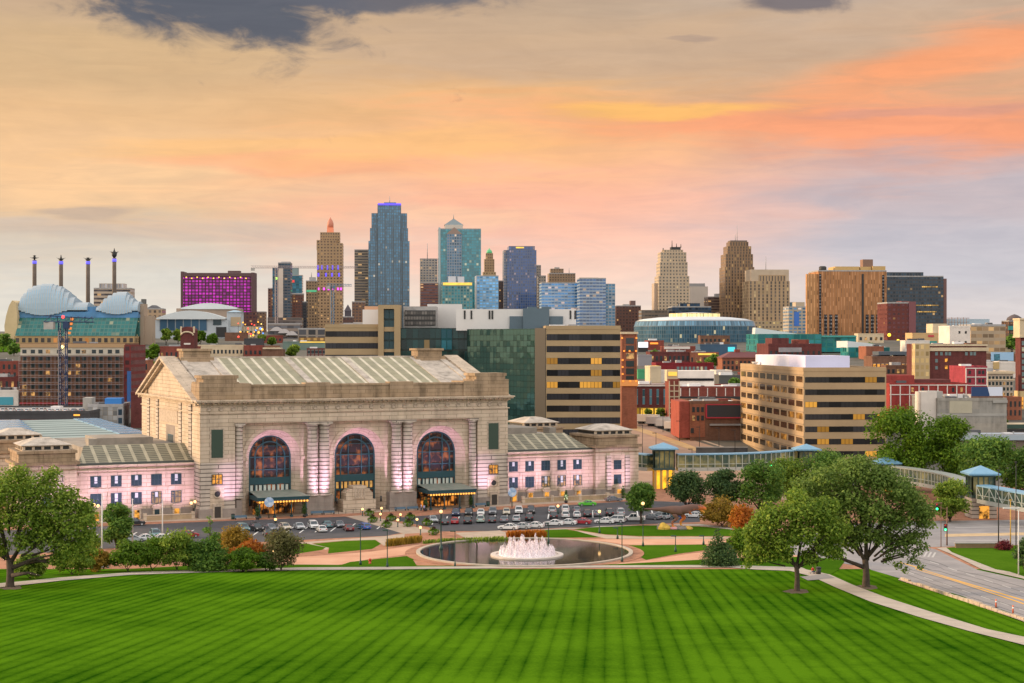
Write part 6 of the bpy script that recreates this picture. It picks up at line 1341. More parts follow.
# street behind the station with sodium lamp glow painted into its paving colour
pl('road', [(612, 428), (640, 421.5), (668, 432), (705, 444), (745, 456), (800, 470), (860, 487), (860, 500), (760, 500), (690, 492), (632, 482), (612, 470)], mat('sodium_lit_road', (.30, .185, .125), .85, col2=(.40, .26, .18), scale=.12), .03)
pl('lane_line', [(612, 428), (640, 429.5), (680, 443), (715, 456), (719, 456), (684, 443), (644, 429), (614, 427)], M_YEL, .05)
pl('sidewalk', [(640, 420), (668, 430.4), (745, 455), (745, 453.8), (668, 429), (640, 419)], M_PAVE, .12)
pl('sidewalk', [(612, 424), (632, 424), (650, 431.5), (700, 449), (745, 463), (740, 464.5), (690, 450), (640, 432)], mat('ochre_sidewalk', (.46, .30, .14), .85, var=.15, scale=.3), .10)
pl('green_field', [(-60, 344), (22, 344), (21, 352), (-60, 353)], M_GRASS, .1)

# skywalk: glazed bridges linking pavilions with blue hipped roofs
M_SKR = mat('blue_roof_panel', (.16, .33, .47), .45, var=.08, scale=.5); M_SKG = mat('grey_green_roof_panel', (.26, .28, .25), .6); M_FRM = mat('pale_green_frame', (.42, .45, .38), .5); M_DGR = mat('dark_green_frame', (.035, .075, .065), .5)
F_SW = glass_mat('skywalk_glass', (.06, .095, .075), (1, .66, .18), .26, .25, (.42, .75), .06)
def pavil(label, x, Y, w, ze, zb, hr, base, lit):
    o = thing('skywalk_pavilion', label, 'pavilion', (PX(x, Y), Y, zg(Y)), .0)
    h = w/2
    MB().box(-h+.3, h-.3, -h+.3, h-.3, zb, ze).build('glass_box', F_SW, o)
    mb = MB()
    for k in range(5):
        for a in (-h, h-.25): mb.box(-h+k*(w-.3)/4, -h+k*(w-.3)/4+.3, a, a+.25, zb, ze); mb.box(a, a+.25, -h+k*(w-.3)/4, -h+k*(w-.3)/4+.3, zb, ze)
    mb.box(-h-.1, h+.1, -h-.1, h+.1, zb-.6, zb); mb.box(-h-.1, h+.1, -h-.1, h+.1, ze-.5, ze); mb.build('frame', M_DGR, o)
    MB().box(-h-1, h+1, -h-1, h+1, ze, ze+.4).build('eave', M_SKR, o); MB().box(-h-.9, h+.9, -h-.9, h+.9, ze+.4, ze+.4+hr, tp=(h+.8, h+.8)).build('hipped_roof', M_SKR, o)
    if base == 'lit':
        MB().box(-h+.6, h-.6, -h+.6, h-.6, 0, zb-.6).build('lit_lobby', glass_mat('lobby_glow_glass', (.3, .18, .05), (1, .48, .02), 1.5, .35, (.2, .6)), o)
        mb = MB()
        for sx in (-1, -.35, .35, 1):
            for sy in (-1, 1): mb.box(sx*(h-.4)-.35, sx*(h-.4)+.35, sy*(h-.4)-.35, sy*(h-.4)+.35, -1, zb-.5)
        mb.build('columns', mat('ochre_column', (.5, .32, .1), .7), o)
    else:
        MB().box(-h-.2, h+.2, -h-.2, h+.2, -1, zb-.6).build('stone_base', M_LIMEB, o); MB().box(-1.2, 1.2, -h-.3, -h, 0, 3).build('doorway', M_WARM, o)
    return o
pavil('glazed pavilion with a blue hipped roof above a yellow lit lobby beside the station', 663.5, 463, 6.0, 11.3, 6.0, 1.5, 'lit', 1)
pavil('blue roofed glazed pavilion in front of the tan office, half hidden by trees', 806.5, 480, 5.8, 9.9, 5.2, 1.4, 'stone', 0)
pavil('low glazed pavilion with a blue roof peeping over the biggest tree', 886, 452, 5.4, 8.0, 3.6, 1.5, 'stone', 0)
pavil('glazed pavilion with a blue hipped roof on a stone base, near the right edge', 980.5, 386, 5.6, 10.4, 5.6, 1.7, 'stone', 0)
def span(label, pts, z0, z1, w=3.4, truss=False, rm=None):
    """glazed walkway along plan points (x, y, z offset)"""
    c0 = Vector(pts[0]); o = thing('skywalk_bridge', label, 'footbridge', (c0.x, c0.y, 0))
    P0 = [Vector(p)-Vector((c0.x, c0.y, 0)) for p in pts]
    fl, rf, gl, fr_ = MB(), MB(), MB(), MB()
    for a, b_ in zip(P0, P0[1:]):
        d = (b_-a); n = Vector((-d.y, d.x, 0)).normalized()*w/2
        def slab(mb, za, zb, k=1.0):
            A = [a-n*k, b_-n*k, b_+n*k, a+n*k]; i = mb.add([(p.x, p.y, p.z+za) for p in A]+[(p.x, p.y, p.z+zb) for p in A])
            for f in ((0, 1, 5, 4), (1, 2, 6, 5), (2, 3, 7, 6), (3, 0, 4, 7), (4, 5, 6, 7), (3, 2, 1, 0)): mb.face([i+q_ for q_ in f])
        slab(fl, z0-1.0, z0); slab(rf, z1, z1+.34, 1.08); slab(gl, z0, z1, .94)
        L = d.length; k = max(1, round(L/2.4))
        for i in range(k):
            p = a+d*(i/k); e = d.normalized()*.09
            for s in (-1, 1):
                q_ = p+n*s; m_ = n.normalized()*.12
                i_ = fr_.add([(c.x, c.y, c.z+zz) for zz in (z0, z1) for c in (q_-e-m_, q_+e-m_, q_+e+m_, q_-e+m_)])
                for f in ((0, 1, 5, 4), (1, 2, 6, 5), (2, 3, 7, 6), (3, 0, 4, 7)): fr_.face([i_+t for t in f])
                if truss:
                    c1, c2 = (q_, p+d/k+n*s) if i % 2 else (p+d/k+n*s, q_); fr_.tube([(c1.x, c1.y, c1.z+z0), (c2.x, c2.y, c2.z+z1)], .12, 4, 0, False, False)
        slab(fr_, z0+.9, z0+1.05, 1.02)
    fl.build('deck', mat('bridge_deck', (.40, .40, .35), .7, var=.1) if 'bridge_deck' not in D.materials else D.materials['bridge_deck'], o); rf.build('roof', rm or M_SKR, o); gl.build('glazing', F_SW, o); fr_.build('frame', M_FRM, o)
    return o
def arc(x0, Y0, x1, Y1, sag, n=10):
    A, B_ = Vector((PX(x0, Y0), Y0, 0)), Vector((PX(x1, Y1), Y1, 0)); d = B_-A; nn = Vector((d.y, -d.x, 0)).normalized()
    return [A+d*(i/n)+nn*sag*sin(pi*i/n) for i in range(n+1)]
span('long gently curving glazed footbridge between the lit pavilion and the tan office pavilion', arc(677, 463, 793, 480, 5), 6.0, 9.6)
span('short glazed footbridge joining the station to the yellow lit pavilion', arc(632, 470, 651, 464, 0, 2), 5.9, 9.4)
span('curving glazed footbridge running behind the big trees', arc(820, 479, 884, 452, 4), 4.6, 7.6, rm=M_SKG); span('glazed footbridge running behind the trees to the stone based pavilion', arc(888, 450, 967, 390, -6), 4.2, 7.3, rm=M_SKG)
r_ = arc(982, 382, 1062, 360, 0, 4)
for i, p in enumerate(r_): p.z = -.3*i
span('white trussed glazed footbridge sloping down to the right edge', r_, 4.9, 7.9, 3.4, True)

# low buildings that fill the blocks between
b = low('brick_building', 'small brown brick shop block behind the scarlet gridded building', 'building', 886, 915, 366, 384, BR_BRN, depth=10); wrows(b, 6, 2, .2, .4, .22, .5)
b = low('cream_building', 'cream flat roofed building right of the white tower, below the banded amber office', 'building', 988, 1016, 342, 352, M_CREAM, depth=12); wrows(b, 6, 1, .3, 0, .35, .5)
b = low('brick_building', 'dark brick building above the long brick block with white pilasters', 'building', 742, 772, 373, 384, BR_DRK, depth=12); wrows(b, 6, 1, .3, 0, .35, .5)
b = low('white_building', 'white low building with a brown parapet beside the teal wedge roof', 'building', 905, 930, 341, 352, M_WHT, depth=12); wrows(b, 5, 1, .3, 0, .35, .5)
b = low('brick_building', 'orange brick building behind the grey warehouse, right of the scarlet grid', 'building', 1004, 1022, 398, 420, BR_ORG, depth=10); wrows(b, 4, 2, .2, .4, .25, .45)
b = low('brick_building', 'red brick building under the tower crane with the long level jib', 'building', 262, 282, 336, 343, BR_RED, depth=12); wrows(b, 5, 1, .3, 0, .35, .5)
b = low('tan_building', 'tan building with a dark doorway behind the magenta hotel street', 'building', 240, 262, 327, 338, M_CREAM, depth=12); wrows(b, 5, 1, .3, 0, .35, .5)
b = low('grey_building', 'grey building with pale roof boxes left of the bright white lit screen', 'building', 596, 622, 340, 352, M_GREYC, depth=10)
b = low('brown_building', 'long brown building with a pale roof line in front of the brown skyscraper podium', 'building', 700, 730, 336, 344, BR_BRN, depth=10); wrows(b, 7, 1, .3, 0, .35, .5)
b = low('sand_building', 'sandy low building between the ribbed tan tower and the brick shops', 'building', 858, 884, 334, 343, M_CREAM, depth=12); wrows(b, 5, 1, .3, 0, .35, .5)

# ------------------------------------------------------------------ trees and planting
def leaf_mat(name, a, b, c_, trans=.25):
    m = D.materials.new(name); m.use_nodes = True; q = NT(m.node_tree); bs = q.n['Principled BSDF']
    bs.inputs['Roughness'].default_value = .65; bs.inputs['Specular IOR Level'].default_value = .25
    g = q.new('ShaderNodeNewGeometry'); tc = q.new('ShaderNodeTexCoord').outputs['Object']
    f = q.m('ADD', q.m('MULTIPLY', g.outputs['Random Per Island'], .55), q.m('MULTIPLY', q.noise(tc, .35, 3, .6), .6))
    cc = q.ramp(f, [(.25, a), (.55, b), (.85, c_)]); q.put(bs.inputs['Base Color'], cc)
    tr = q.new('ShaderNodeBsdfTranslucent'); q.put(tr.inputs[0], cc); mx = q.new('ShaderNodeMixShader'); mx.inputs[0].default_value = .45
    q.l.new(bs.outputs[0], mx.inputs[1]); q.l.new(tr.outputs[0], mx.inputs[2]); q.l.new(mx.outputs[0], q.n['Material Output'].inputs[0])
    return m
L_OAK = leaf_mat('oak_leaves', (0.060, 0.118, 0.010), (0.160, 0.261, 0.027), (0.342, 0.429, 0.056))
L_GRN = leaf_mat('green_leaves', (0.042, 0.108, 0.017), (0.103, 0.214, 0.031), (0.228, 0.354, 0.054))
L_BRT = leaf_mat('bright_leaves', (.045, .105, .006), (.10, .20, .010), (.17, .28, .02))
L_OLV = leaf_mat('olive_leaves', (0.076, 0.072, 0.028), (0.144, 0.138, 0.050), (0.220, 0.207, 0.076))
L_ORG = leaf_mat('orange_leaves', (.22, .06, .008), (.42, .13, .012), (.50, .22, .03))
L_YEL = leaf_mat('yellow_olive_leaves', (0.162, 0.108, 0.014), (0.292, 0.202, 0.026), (0.454, 0.274, 0.036))
L_DRK = leaf_mat('dark_needles', (0.027, 0.067, 0.022), (0.069, 0.134, 0.042), (0.143, 0.215, 0.062))
M_BARK = mat('bark', (.060, .044, .031), .95, var=.4, scale=1.5, bump=.6)
def leaves(lobes, n, size, seed, m, name, parent, gaps=.35, droop=0):
    g = np.random.default_rng(seed); lob = np.array(lobes, float); n = int(n*2.3); size *= .66; lob[:, 3] *= 1.12
    wgt = lob[:, 3]**2; k = g.choice(len(lob), n, p=wgt/wgt.sum())
    d = g.normal(size=(n, 3)); d /= np.linalg.norm(d, axis=1)[:, None]
    r = lob[k, 3]*(.25+.80*g.random(n)**.55+.13*g.normal(size=n))
    p = lob[k, :3]+d*r[:, None]*np.array([1, 1, .8])
    if droop: p[:, 2] -= droop*np.maximum(0, np.hypot(p[:, 0], p[:, 1])-droop*2)*g.random(n)
    s = 1.6/size*.35
    nz = np.sin(p[:, 0]*s*1.1+seed)*np.sin(p[:, 1]*s*1.3+seed*2)*np.sin(p[:, 2]*s*1.7+seed*3)
    keep = g.random(n) < .35; p = p[(nz > -gaps) | keep]; n = len(p)
    nn = d[(nz > -gaps) | keep]*.55+np.array([0, 0, .5])+g.normal(size=(n, 3))*.55
    a = np.cross(nn, g.normal(size=(n, 3))); a /= np.linalg.norm(a, axis=1)[:, None]
    b = np.cross(nn, a); b /= np.linalg.norm(b, axis=1)[:, None]
    sz = size*(.55+.9*g.random(n))[:, None]
    V_ = np.stack([p+a*sz, p+b*sz*.55, p-a*sz*.9, p-b*sz*.6], 1).reshape(-1, 3)
    me = D.meshes.new(name); me.vertices.add(4*n); me.vertices.foreach_set('co', V_.ravel())
    me.loops.add(4*n); me.loops.foreach_set('vertex_index', np.arange(4*n)); me.polygons.add(n)
    me.polygons.foreach_set('loop_start', np.arange(0, 4*n, 4)); me.polygons.foreach_set('loop_total', np.full(n, 4)); me.update(); me.validate()
    me.materials.append(m); o = D.objects.new(name, me); COL.objects.link(o); o.parent = parent
    return o
def tree(name, label, px, base, top, wpx, m, seed, n=1500, size=.5, trunk=.22, tr=None, shape='round', group=None, limbs=6, Y=None, gaps=.35, dx=0, droop=0):
    g = random.Random(seed)
    x, Yg, z = G(px, base) if Y is None else (PX(px, Y), Y, zg(Y))
    hh = PZ(top, Yg)-z; w_ = wpx/F*Yg
    t_ = thing(name, label, 'tree' if 'tree' in name or 'oak' in name or 'conifer' in name else 'shrub', (x, Yg, z), 0, group)
    tr = tr or max(.12, hh*.028); th_ = hh*trunk; lob = []
    mb = MB()
    if shape == 'cone':
        mb.tube([(0, 0, -.3), (0, 0, hh*.9)], [tr, tr*.2], 7)
        for i in range(9):
            f = i/8; R_ = w_/2*(1-f*.86); zc = hh*(.10+.82*f)
            for k in range(max(1, round(6*(1-f)))): a = g.uniform(0, 2*pi); lob.append((R_*.55*cos(a), R_*.55*sin(a), zc+g.uniform(-.3, .3), max(.35, R_*.55)))
    else:
        zc = (th_+hh)/2 if shape == 'round' else hh*.5; rz = (hh-th_)/2 if shape == 'round' else hh*.5; rx = w_/2
        mb.tube([(0, 0, -.4), (tr*.1, 0, th_*.5), (g.uniform(-.2, .2), 0, th_*1.15)], [tr*1.35, tr, tr*.85], 9)
        nl = 14 if n < 1200 else 26
        for i in range(nl):
            a = 2*pi*i/nl*2.4+g.uniform(-.5, .5); e = g.uniform(-.75, .95); rr = sqrt(max(.05, 1-e*e))*g.uniform(.45, .8)
            R_ = g.uniform(.22, .40)*min(rx, rz*1.2)
            lob.append((dx*(1-abs(e))+rx*rr*cos(a)*.92, rx*rr*sin(a)*.85, zc+rz*e*.78, R_))
        lob.append((dx, 0, zc, rx*.42)); lob.append((dx, 0, zc+rz*.55, rx*.36))
        for i in range(limbs):
            l = lob[(i*3) % nl]; mid_ = (l[0]*.45, l[1]*.45, th_+(l[2]-th_)*.35+.3)
            mb.tube([(0, 0, th_*.85), mid_, (l[0]*.85, l[1]*.85, l[2])], [tr*.6, tr*.38, tr*.12], 6)
    mb.build('trunk', M_BARK, t_)
    leaves(lob, n, size, seed, m, 'crown', t_, gaps, droop)
    return t_
# the three old trees on the lawn
def oak(label, px, base, lobes_px, seed, n, m, limbs, size=.36, tr=.55, droop=0, depth=1.0):
    """crown lobes and limb tips given round the trunk in metres"""
    x, Yg, z = G(px, base); t_ = thing('oak_tree', label, 'tree', (x, Yg, z), 0); k = Yg/F; g = random.Random(seed)
    lob = []
    for (lx_, ly_, r) in lobes_px:
        for s in (-1, 0, 1):
            if s and r < 9: continue
            lob.append(((lx_-px)*k+g.uniform(-.5, .5), s*r*k*.95*depth+g.uniform(-.8, .8), PZ(ly_, Yg)-z+(-.12*r*k if s else .1), r*k*(.86 if s else 1)))
    mb = MB(); mb.tube([(0, 0, -.6), (0, 0, .3), (.05, 0, 2.0), (-.1, .1, 4.4)], [tr*1.7, tr*1.1, tr*.9, tr*.85], 10)
    for pts in limbs:
        P_ = [((a-px)*k, yy, PZ(b_, Yg)-z) for a, b_, yy in pts]; mb.tube(P_, [tr*.62*(1-.82*i/(len(P_)-1)) for i in range(len(P_))], 7)
    for l in [l for l in lob[::3] if l[2] > 4.5]: mb.tube([(l[0]*.3, l[1]*.3, l[2]*.45+1.5), (l[0]*.7, l[1]*.7, l[2]*.85), (l[0], l[1], l[2]+l[3]*.3)], [tr*.34, tr*.2, tr*.06], 5)
    mb.build('trunk', M_BARK, t_); leaves(lob, n, size, seed, m, 'crown', t_, .42, droop)
    return t_
oak('spreading old tree with a thick dark trunk at the left edge of the lawn', 10, 587, [(15, 485, 20), (40, 488, 18), (-10, 490, 18), (62, 508, 18), (78, 522, 15), (30, 512, 19), (0, 515, 19), (-20, 525, 18), (52, 536, 17), (72, 546, 14), (25, 538, 13), (-5, 545, 14), (84, 505, 9), (48, 474, 9), (20, 472, 9), (86, 536, 9), (90, 552, 8), (60, 556, 11), (84, 515, 12), (44, 525, 14), (66, 494, 11)], 3, 13000, L_OAK, [[(10, 570, 0), (5, 545, .3), (0, 520, .5)], [(11, 562, 0), (25, 540, -.5), (45, 520, -1)], [(12, 568, 0), (32, 560, 0), (50, 562, -.5), (58, 555, -.6)], [(9, 560, 0), (-6, 545, .8), (-16, 530, 1)], [(13, 575, -.5), (30, 572, -1), (44, 574, -1.6)]], tr=.62)
oak('smaller old tree left of the curving path, with a low fork, right of the shrubs', 797, 591, [(795, 508, 15), (775, 515, 14), (762, 528, 13), (815, 512, 15), (832, 526, 13), (800, 530, 16), (780, 540, 14), (755, 544, 9), (822, 545, 11), (760, 558, 8), (840, 540, 8), (750, 532, 9), (795, 496, 9), (770, 552, 10), (752, 556, 8), (785, 552, 10), (812, 556, 9), (835, 552, 9), (765, 516, 10), (842, 528, 9), (748, 566, 5), (828, 505, 10)], 7, 10000, L_OAK, [[(797, 570, 0), (790, 555, .3), (775, 545, .5), (760, 545, .8)], [(798, 568, 0), (808, 555, -.3), (820, 548, -.5), (832, 540, -.6)], [(797, 566, 0), (800, 545, 0), (798, 520, 0)]], tr=.42)
oak('largest spreading old tree with drooping grey green branches between the path and the road', 866, 587, [(850, 470, 17), (825, 476, 14), (875, 476, 17), (898, 488, 17), (915, 503, 15), (845, 495, 19), (815, 498, 15), (870, 505, 19), (895, 518, 15), (922, 520, 10), (835, 518, 15), (912, 537, 9), (925, 534, 7), (905, 552, 7), (890, 560, 5), (917, 552, 5), (850, 538, 12), (805, 485, 10), (860, 530, 13), (880, 535, 11), (826, 534, 11), (915, 560, 6), (898, 566, 5), (926, 548, 6), (900, 540, 10), (928, 512, 9), (890, 476, 10), (860, 462, 10), (920, 566, 4), (907, 570, 4), (888, 550, 7)], 11, 14500, leaf_mat('grey_green_leaves', (0.056, 0.105, 0.018), (0.133, 0.218, 0.037), (0.256, 0.348, 0.072)), [[(866, 562, 0), (856, 545, .3), (842, 520, .5), (835, 500, .6)], [(867, 560, 0), (872, 535, -.3), (885, 515, -.5), (905, 500, -.6)], [(866, 568, 0), (845, 560, 0), (822, 548, .3), (812, 545, .5)], [(868, 556, 0), (890, 528, -.8), (897, 535, -1), (905, 548, -1.2)], [(866, 558, 0), (866, 520, 0), (860, 485, .2)]], tr=.58)
# forecourt trees
tree('tree', 'round dark green tree standing at the end of the car park by the dinosaur tail', 641, 523.5, 484, 37, L_GRN, 21, 3800, .42, .26, .28)
tree('tree', 'dark green tree left of a pair below the curving footbridge', 687, 508, 471, 44, L_DRK, 22, 3200, .48, .03)
tree('tree', 'dark green tree right of a pair below the curving footbridge', 724, 513, 466, 42, L_DRK, 23, 3200, .48, .03)
tree('tree', 'mid green tree between the footbridge pair and the big old trees', 760, 514, 460, 58, L_GRN, 24, 3600, .5, .06)
tree('tree', 'bright topped tree in front of the tan office pavilion', 790, 507, 456, 60, L_OAK, 25, 3600, .5, .1)
tree('tree', 'dark tree behind the left side of the largest old tree', 828, 507, 450, 60, L_GRN, 26, 3200, .5, .15)
tree('conifer_tree', 'dark conical evergreen beside the pink drive, right of the pool', 718, 565, 526, 38, L_DRK, 27, 3600, .32, .1, shape='cone')
tree('shrub', 'olive and orange autumn shrub right of the dinosaur head', 722, 526.5, 499, 58, L_YEL, 28, 2600, .4, .06, .15, limbs=4)
tree('shrub', 'bright orange autumn shrub between the olive shrub and the old trees', 742, 538, 505, 34, L_ORG, 29, 1500, .4, .06, .15, limbs=3)
tree('shrub', 'bright green shrub behind the dark conical evergreen', 742, 561, 527, 38, L_BRT, 30, 2000, .36, .04, .15, limbs=3)
tree('shrub', 'low olive shrub right of the bright green shrub, under the old tree', 758, 561, 532, 34, L_OLV, 31, 1400, .36, .04, .12, limbs=3)
tree('tree', 'tall full tree in front of the right end of the tan office', 904, 492, 402, 78, L_BRT, 32, 6500, .62, .03, .4, Y=455, gaps=.5)
tree('tree', 'bright green tall tree right of the tree by the tan office', 947, 492, 409, 60, L_BRT, 33, 5000, .6, .03, .35, Y=450, gaps=.5)
tree('tree', 'broad green tree behind the stone based pavilion', 986, 500, 436, 78, L_GRN, 34, 3800, .58, .12, Y=430)
tree('tree', 'dark green tree at the right edge behind the sloping footbridge', 1024, 500, 446, 56, L_GRN, 35, 2800, .58, .12, Y=432)
tree('tree', 'olive green tree left of the stone based pavilion by the crossroads', 950, 522, 480, 46, L_OAK, 36, 3400, .45, .06)
tree('shrub', 'dark shrub cut off by the right edge beside the white pole', 1026, 574, 534, 26, L_DRK, 37, 1500, .35, .03)
tree('shrub', 'dark red leaved shrub row beside the low sign wall', 1004, 550, 543.5, 32, leaf_mat('red_leaves', (.08, .008, .015), (.16, .02, .03), (.25, .05, .05)), 38, 900, .25, .02)
# left side planting
tree('tree', 'upright dark green tree in front of the left wing between the flagpoles', 117, 549, 496, 33, L_GRN, 41, 3800, .40, .03, shape='egg')
tree('tree', 'pointed green tree right of the hedge shrubs on the left', 210, 571, 513, 42, L_GRN, 42, 4000, .36, .06, shape='cone')
for i, (x, b_, t0_, w_, m_, lb) in enumerate(((72, 575, 543, 50, L_OAK, 'green shrub under the branches of the left edge tree'), (98, 572, 548, 34, L_YEL, 'yellowish shrub beside the left edge tree, by a flagpole'), (30, 579, 554, 44, L_OAK, 'dull green shrub behind the trunk of the left edge tree'), (128, 572, 541, 46, L_BRT, 'light green shrub left end of the hedge in front of the car park'), (152, 571, 537, 50, L_BRT, 'tallest light green shrub in the middle of the hedge'), (177, 571, 531, 50, L_OAK, 'dark topped green shrub at the right end of the hedge'), (194, 571, 541, 32, L_GRN, 'small dark shrub left of the pointed tree'), (234, 564, 527, 42, L_YEL, 'yellow olive shrub behind the orange bush'), (250, 570, 540, 46, L_ORG, 'bright orange bush right of the pointed tree'), (243, 572, 549, 40, L_BRT, 'bright green bush in front of the orange bush'), (281, 571, 530, 48, L_OLV, 'big grey olive bush right of the orange bush'), (266, 571, 552, 26, L_GRN, 'small green bush between the orange and olive bushes'), (88, 560, 530, 26, L_OAK, 'green shrub between the left edge tree and the upright tree'))):
    tree('shrub', lb, x, b_, t0_, w_, m_, 60+i, 2600 if w_ > 30 else 1600, .34, .04, .12, limbs=3)
# street trees far off
far = [(141, 366, 347, 18, 'leafy tree left in the clump right of the scaffolded building'), (153, 362, 344, 18, 'leafy tree right in the clump behind the station gable'), (150, 376, 360, 18, 'leafy tree lowest in the clump behind the station gable'), (166, 345, 328, 14, 'street tree at the left end of the row before the convention hall'), (178, 344, 329, 12, 'street tree second from the left before the convention hall'), (200, 346, 331, 14, 'bright street tree right of the brick elevator tower'), (212, 346, 334, 14, 'bright street tree at the right end of the row before the convention hall'), (3, 352, 334, 26, 'dark tree at the left edge above the green field'), (14, 356, 343, 14, 'small dark tree beside the stone end of the concert hall'), (6, 380, 361, 26, 'dark tree in front of the brick building at the left edge'), (262, 344, 335, 9, 'little round tree near the grey podium'), (272, 346, 337, 9, 'little round tree right of another under the tower podium'), (293, 358, 345, 14, 'green tree between the brown terraced roofs and the striped wing'), (714, 369, 354, 16, 'dark tree between the lit cornice building and the hipped roof'), (648, 420, 409, 9, 'small tree in front of the yellow lit hotel entrance'), (661, 420, 408, 9, 'small tree at the corner of the yellow lit hotel'), (626, 425, 413, 16, 'bright tree beside the brick lit tower base'), (734, 392, 377, 16, 'dark tree by the car park wall'), (655, 358, 351, 14, 'small bushy tree on the dark low building'), (1012, 352, 336, 24, 'dark hillside tree at the right edge'), (994, 354, 342, 20, 'dark hillside tree below the banded amber office'), (1003, 470, 446, 30, 'bushy tree below the railway canopy by the right edge'), (870, 352, 343, 14, 'small dark tree beside the orange red building'), (1000, 432, 418, 18, 'small green tree by the tan road bridge'), (925, 352, 345, 12, 'round tree below the warm sand coloured building'), (700, 372, 362, 14, 'dark street tree right of the dark red building with square windows'), (744, 362, 352, 12, 'tree on the street left of the brick block with huts')]
for i, (x, b_, t0_, w_, lb) in enumerate(far):
    tree('street_tree', lb, x, b_, t0_, w_, (L_OAK, L_GRN, L_BRT)[2 if 'bright' in lb or 'leafy' in lb else (1 if 'dark' in lb else 0)], 100+i, 700, .9 if b_ > 370 else 1.5, .12, group='street trees in the city', limbs=3)
# ornamental grasses and flower beds
def tufts(name, label, cat, pts, m, n, h, seed):
    g = random.Random(seed); mb = MB(); P3 = [Vector(G(*p)) for p in pts]
    for i in range(n):
        k = g.random()*(len(P3)-1); a = P3[int(k)].lerp(P3[min(int(k)+1, len(P3)-1)], k % 1)+Vector((g.uniform(-.4, .4), g.uniform(-1.2, 1.2), 0)); s = h*g.uniform(.6, 1.15); an = g.uniform(0, 2*pi); ln = s*.35
        c_, s_ = cos(an)*.13, sin(an)*.13; ox, oy = g.uniform(-ln, ln), g.uniform(-ln, ln)
        mb.quad(a+Vector((-c_, -s_, 0)), a+Vector((c_, s_, 0)), a+Vector((c_*.5+ox, s_*.5+oy, s)), a+Vector((-c_*.5+ox, -s_*.5+oy, s)))
    return tag(mb.build(name, m), label, cat, None, 'stuff')
tufts('ornamental_grass', 'golden ornamental grass along the drive left of the pool', 'grass', [(388, 546), (400, 544.5), (420, 542)], L_YEL, 900, 1.3, 1)
tufts('ornamental_grass', 'golden orange ornamental grass behind the fountain', 'grass', [(508, 537.5), (525, 537), (545, 536.5)], L_ORG, 900, 1.3, 2)
tufts('flower_bed', 'green and red bedding plants along the drive behind the pool', 'flowers', [(424, 543.5), (450, 541.5), (480, 540.5), (506, 540)], L_OAK, 700, .7, 3)

# ------------------------------------------------------------------ cars
PAINT = {}
def paint(n):
    c = dict(white=(.72, .72, .70), silver=(.42, .45, .46), grey=(.17, .18, .20), black=(.018, .019, .022), navy=(.02, .04, .10), red=(.38, .018, .03), green=(.10, .52, .03), teal=(.10, .22, .24), cream=(.55, .48, .36), pale_green=(.36, .47, .40), blue=(.03, .12, .42), maroon=(.14, .02, .025))[n]
    if n not in PAINT:
        PAINT[n] = mat(n+'_car_paint', c, .28, spec=.6); PAINT[n].node_tree.nodes['Principled BSDF'].inputs['Coat Weight'].default_value = .6
    return PAINT[n]
M_CGL = mat('car_glass', (.02, .035, .045), .06, spec=.8); M_TYRE = mat('tyre_rubber', (.018, .018, .018), .85); M_RIM = mat('wheel_rim', (.45, .45, .46), .35, .7)
M_HL = mat('headlight_lens', (.75, .75, .72), .15); M_TL = mat('tail_light_lens', (.45, .02, .015), .25); M_TRIM = mat('black_trim', (.02, .02, .02), .6)
